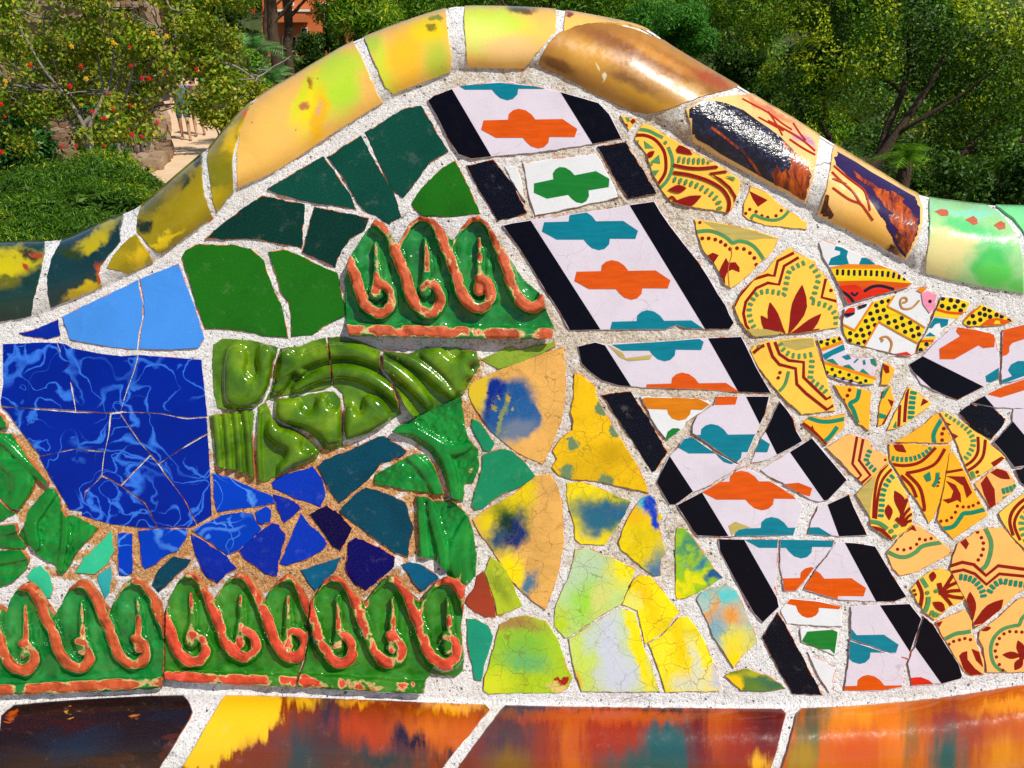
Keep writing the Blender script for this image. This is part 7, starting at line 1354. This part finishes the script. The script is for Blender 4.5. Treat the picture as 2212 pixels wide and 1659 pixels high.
# ------------------------------------------------------------------ two walkers on the path
def skin_mesh(name, joints, bones, mat, parent, root=0, sub=2):
    """one continuous surface grown round a jointed skeleton: joints [(x, y, z, r)]"""
    me = bpy.data.meshes.new(name); me.from_pydata([j[:3] for j in joints], bones, []); o = link(name, me, parent, [mat])
    m = o.modifiers.new('Skin', 'SKIN'); m.use_smooth_shade = True
    for i, j in enumerate(joints):
        s = me.skin_vertices[0].data[i]; r = j[3]; s.radius = r if isinstance(r, tuple) else (r, r)
        s.use_root = i == root
    u = o.modifiers.new('Subdivision', 'SUBSURF'); u.levels = sub; u.render_levels = sub
    return o
cloth = lambda nm, c: plain(nm, c, scale=30, var=0.15, bump=0.2)
skin_m = plain('skin', (0.52, 0.27, 0.17), rough=0.5, var=0.06, scale=10, bump=0.05)
def person(label, loc, rz, h, step, top_m, short_m, hair_m, hem, long_hair, shoe_m):
    root = empty('person', loc, rz); tag(root, label, 'person'); k = h / 1.70
    J = {}; L = []; B = []
    def j(n, x, y, z, r): J[n] = len(L); L.append((x * k, y * k, z * k, r if isinstance(r, tuple) else r * k)); return n
    def b(a, c): B.append((J[a], J[c]))
    j('pelvis', 0, 0, 0.93, (0.145, 0.10)); j('waist', 0, 0.0, 1.08, (0.115, 0.085)); j('chest', 0, 0.0, 1.28, (0.145, 0.10)); j('collar', 0, 0.0, 1.41, (0.09, 0.07)); j('neck', 0, -0.01, 1.48, 0.05); j('jaw', 0, -0.03, 1.53, (0.062, 0.07)); j('brow', 0, -0.015, 1.61, (0.075, 0.088)); j('crown', 0, 0.0, 1.67, (0.055, 0.065)); j('nose', 0, -0.115, 1.575, 0.011)
    for a, c in (('pelvis', 'waist'), ('waist', 'chest'), ('chest', 'collar'), ('collar', 'neck'), ('neck', 'jaw'), ('jaw', 'brow'), ('brow', 'crown'), ('brow', 'nose')): b(a, c)
    for s in (-1, 1):
        n = 'lr'[s > 0]; st = step * s
        j('hip' + n, 0.09 * s, 0, 0.88, 0.085); j('knee' + n, 0.10 * s, -0.10 * st - 0.02, 0.49, 0.056); j('calf' + n, 0.10 * s, -0.12 * st + 0.02, 0.34, 0.052); j('ankle' + n, 0.10 * s, -0.16 * st + 0.02, 0.085, 0.036); j('heel' + n, 0.10 * s, -0.16 * st + 0.03, 0.04, 0.034); j('toe' + n, 0.115 * s, -0.16 * st - 0.15, 0.03, (0.04, 0.022))
        for a, c in (('pelvis', 'hip' + n), ('hip' + n, 'knee' + n), ('knee' + n, 'calf' + n), ('calf' + n, 'ankle' + n), ('ankle' + n, 'heel' + n), ('heel' + n, 'toe' + n)): b(a, c)
        j('shoulder' + n, 0.175 * s, 0, 1.385, 0.058); j('elbow' + n, 0.225 * s, 0.05 + 0.05 * st, 1.11, 0.040); j('wrist' + n, 0.24 * s, -0.03 + 0.12 * st, 0.87, 0.026); j('palm' + n, 0.24 * s, -0.04 + 0.13 * st, 0.80, (0.020, 0.036))
        for a, c in (('collar', 'shoulder' + n), ('shoulder' + n, 'elbow' + n), ('elbow' + n, 'wrist' + n), ('wrist' + n, 'palm' + n)): b(a, c)
        for q, (dy, ln) in enumerate(((-0.028, 0.062), (-0.009, 0.075), (0.010, 0.070), (0.028, 0.055))):
            j('f%d' % q + n, 0.24 * s, -0.04 + 0.13 * st + dy, 0.80 - ln * 0.6, 0.0085); j('g%d' % q + n, 0.232 * s, -0.048 + 0.13 * st + dy, 0.80 - ln * 1.15, 0.0075); b('palm' + n, 'f%d' % q + n); b('f%d' % q + n, 'g%d' % q + n)
        j('t' + n, 0.235 * s, -0.085 + 0.13 * st, 0.815, 0.010); j('u' + n, 0.23 * s, -0.10 + 0.13 * st, 0.785, 0.008); b('palm' + n, 't' + n); b('t' + n, 'u' + n)
    L = [(x, y, z, r if isinstance(r, float) else (r[0] * k, r[1] * k)) for x, y, z, r in L]
    skin_mesh('body', L, B, skin_m, root)
    def sub(names, bones, grow, mat, nm):
        idx = {n: i for i, n in enumerate(names)}; js = []
        for n in names:
            x, y, z, r = L[J[n]] if isinstance(n, str) else n; r = r if isinstance(r, tuple) else (r, r); js.append((x, y, z, (r[0] + grow, r[1] + grow)))
        skin_mesh(nm, js, [(idx[a], idx[c]) for a, c in bones], mat, root)
    mids = {}
    for n in 'lr':
        a, c = L[J['hip' + n]], L[J['knee' + n]]; t = hem; mids[n] = tuple(a[i] + (c[i] - a[i]) * t for i in range(3)) + (0.085 * (1 - t) + 0.060 * t,)
        L.append(mids[n]); J['hem' + n] = len(L) - 1
        a, c = L[J['shoulder' + n]], L[J['elbow' + n]]; L.append(tuple(a[i] + (c[i] - a[i]) * 0.55 for i in range(3)) + (0.048,)); J['cuff' + n] = len(L) - 1
    sub(['pelvis', 'waist', 'hipl', 'hipr', 'heml', 'hemr'], [('pelvis', 'waist'), ('pelvis', 'hipl'), ('pelvis', 'hipr'), ('hipl', 'heml'), ('hipr', 'hemr')], 0.016, short_m, 'shorts')
    sub(['chest', 'waist', 'pelvis', 'collar', 'shoulderl', 'shoulderr', 'cuffl', 'cuffr'], [('pelvis', 'waist'), ('waist', 'chest'), ('chest', 'collar'), ('collar', 'shoulderl'), ('collar', 'shoulderr'), ('shoulderl', 'cuffl'), ('shoulderr', 'cuffr')], 0.022, top_m, 'shirt')
    hj = [(0, 0.02 * k, 1.66 * k, (0.075 * k, 0.085 * k)), (0, 0.04 * k, 1.60 * k, (0.082 * k, 0.07 * k))] + ([(0, 0.06 * k, 1.50 * k, (0.075 * k, 0.045 * k)), (0, 0.07 * k, 1.40 * k, (0.06 * k, 0.03 * k))] if long_hair else [])
    skin_mesh('hair', hj, [(i, i + 1) for i in range(len(hj) - 1)], hair_m, root)
    for s in (-1, 1):
        v, f = rubble(0.012, 0.008, 0.008, random.Random(3)); e = link('eye', mesh('eye', v, f), root, [hair_m]); e.location = (0.03 * s * k, -0.098 * k, 1.60 * k)
        n = 'lr'[s > 0]; t, hl = L[J['toe' + n]], L[J['heel' + n]]; skin_mesh('shoe', [(hl[0], hl[1] + 0.01, 0.035, (0.042, 0.04)), ((t[0] + hl[0]) / 2, (t[1] + hl[1]) / 2, 0.034, (0.045, 0.034)), (t[0], t[1] - 0.01, 0.028, (0.044, 0.026))], [(0, 1), (1, 2)], shoe_m, root, sub=1)
p1 = at(404, 306, 23.4); p2 = at(434, 297, 24.3)
zg = lambda p: float(ground_z(p.x, p.y)) + 0.085
person('person in knee length blue denim shorts walking on the sandy path', (p1.x, p1.y, zg(p1)), 0.35, 1.74, 1.0, cloth('shirt_grey_blue', (0.16, 0.19, 0.26)), cloth('denim_blue', (0.05, 0.12, 0.30)), plain('hair_dark', (0.03, 0.02, 0.015)), 0.86, False, cloth('shoe_tan', (0.35, 0.22, 0.14)))
person('person in short purple shorts walking beside a companion in denim', (p2.x, p2.y, zg(p2)), 0.25, 1.64, -0.9, cloth('shirt_plum', (0.22, 0.08, 0.14)), cloth('shorts_purple', (0.10, 0.08, 0.30)), plain('hair_brown', (0.06, 0.03, 0.015)), 0.42, True, cloth('shoe_brown', (0.20, 0.10, 0.06)))
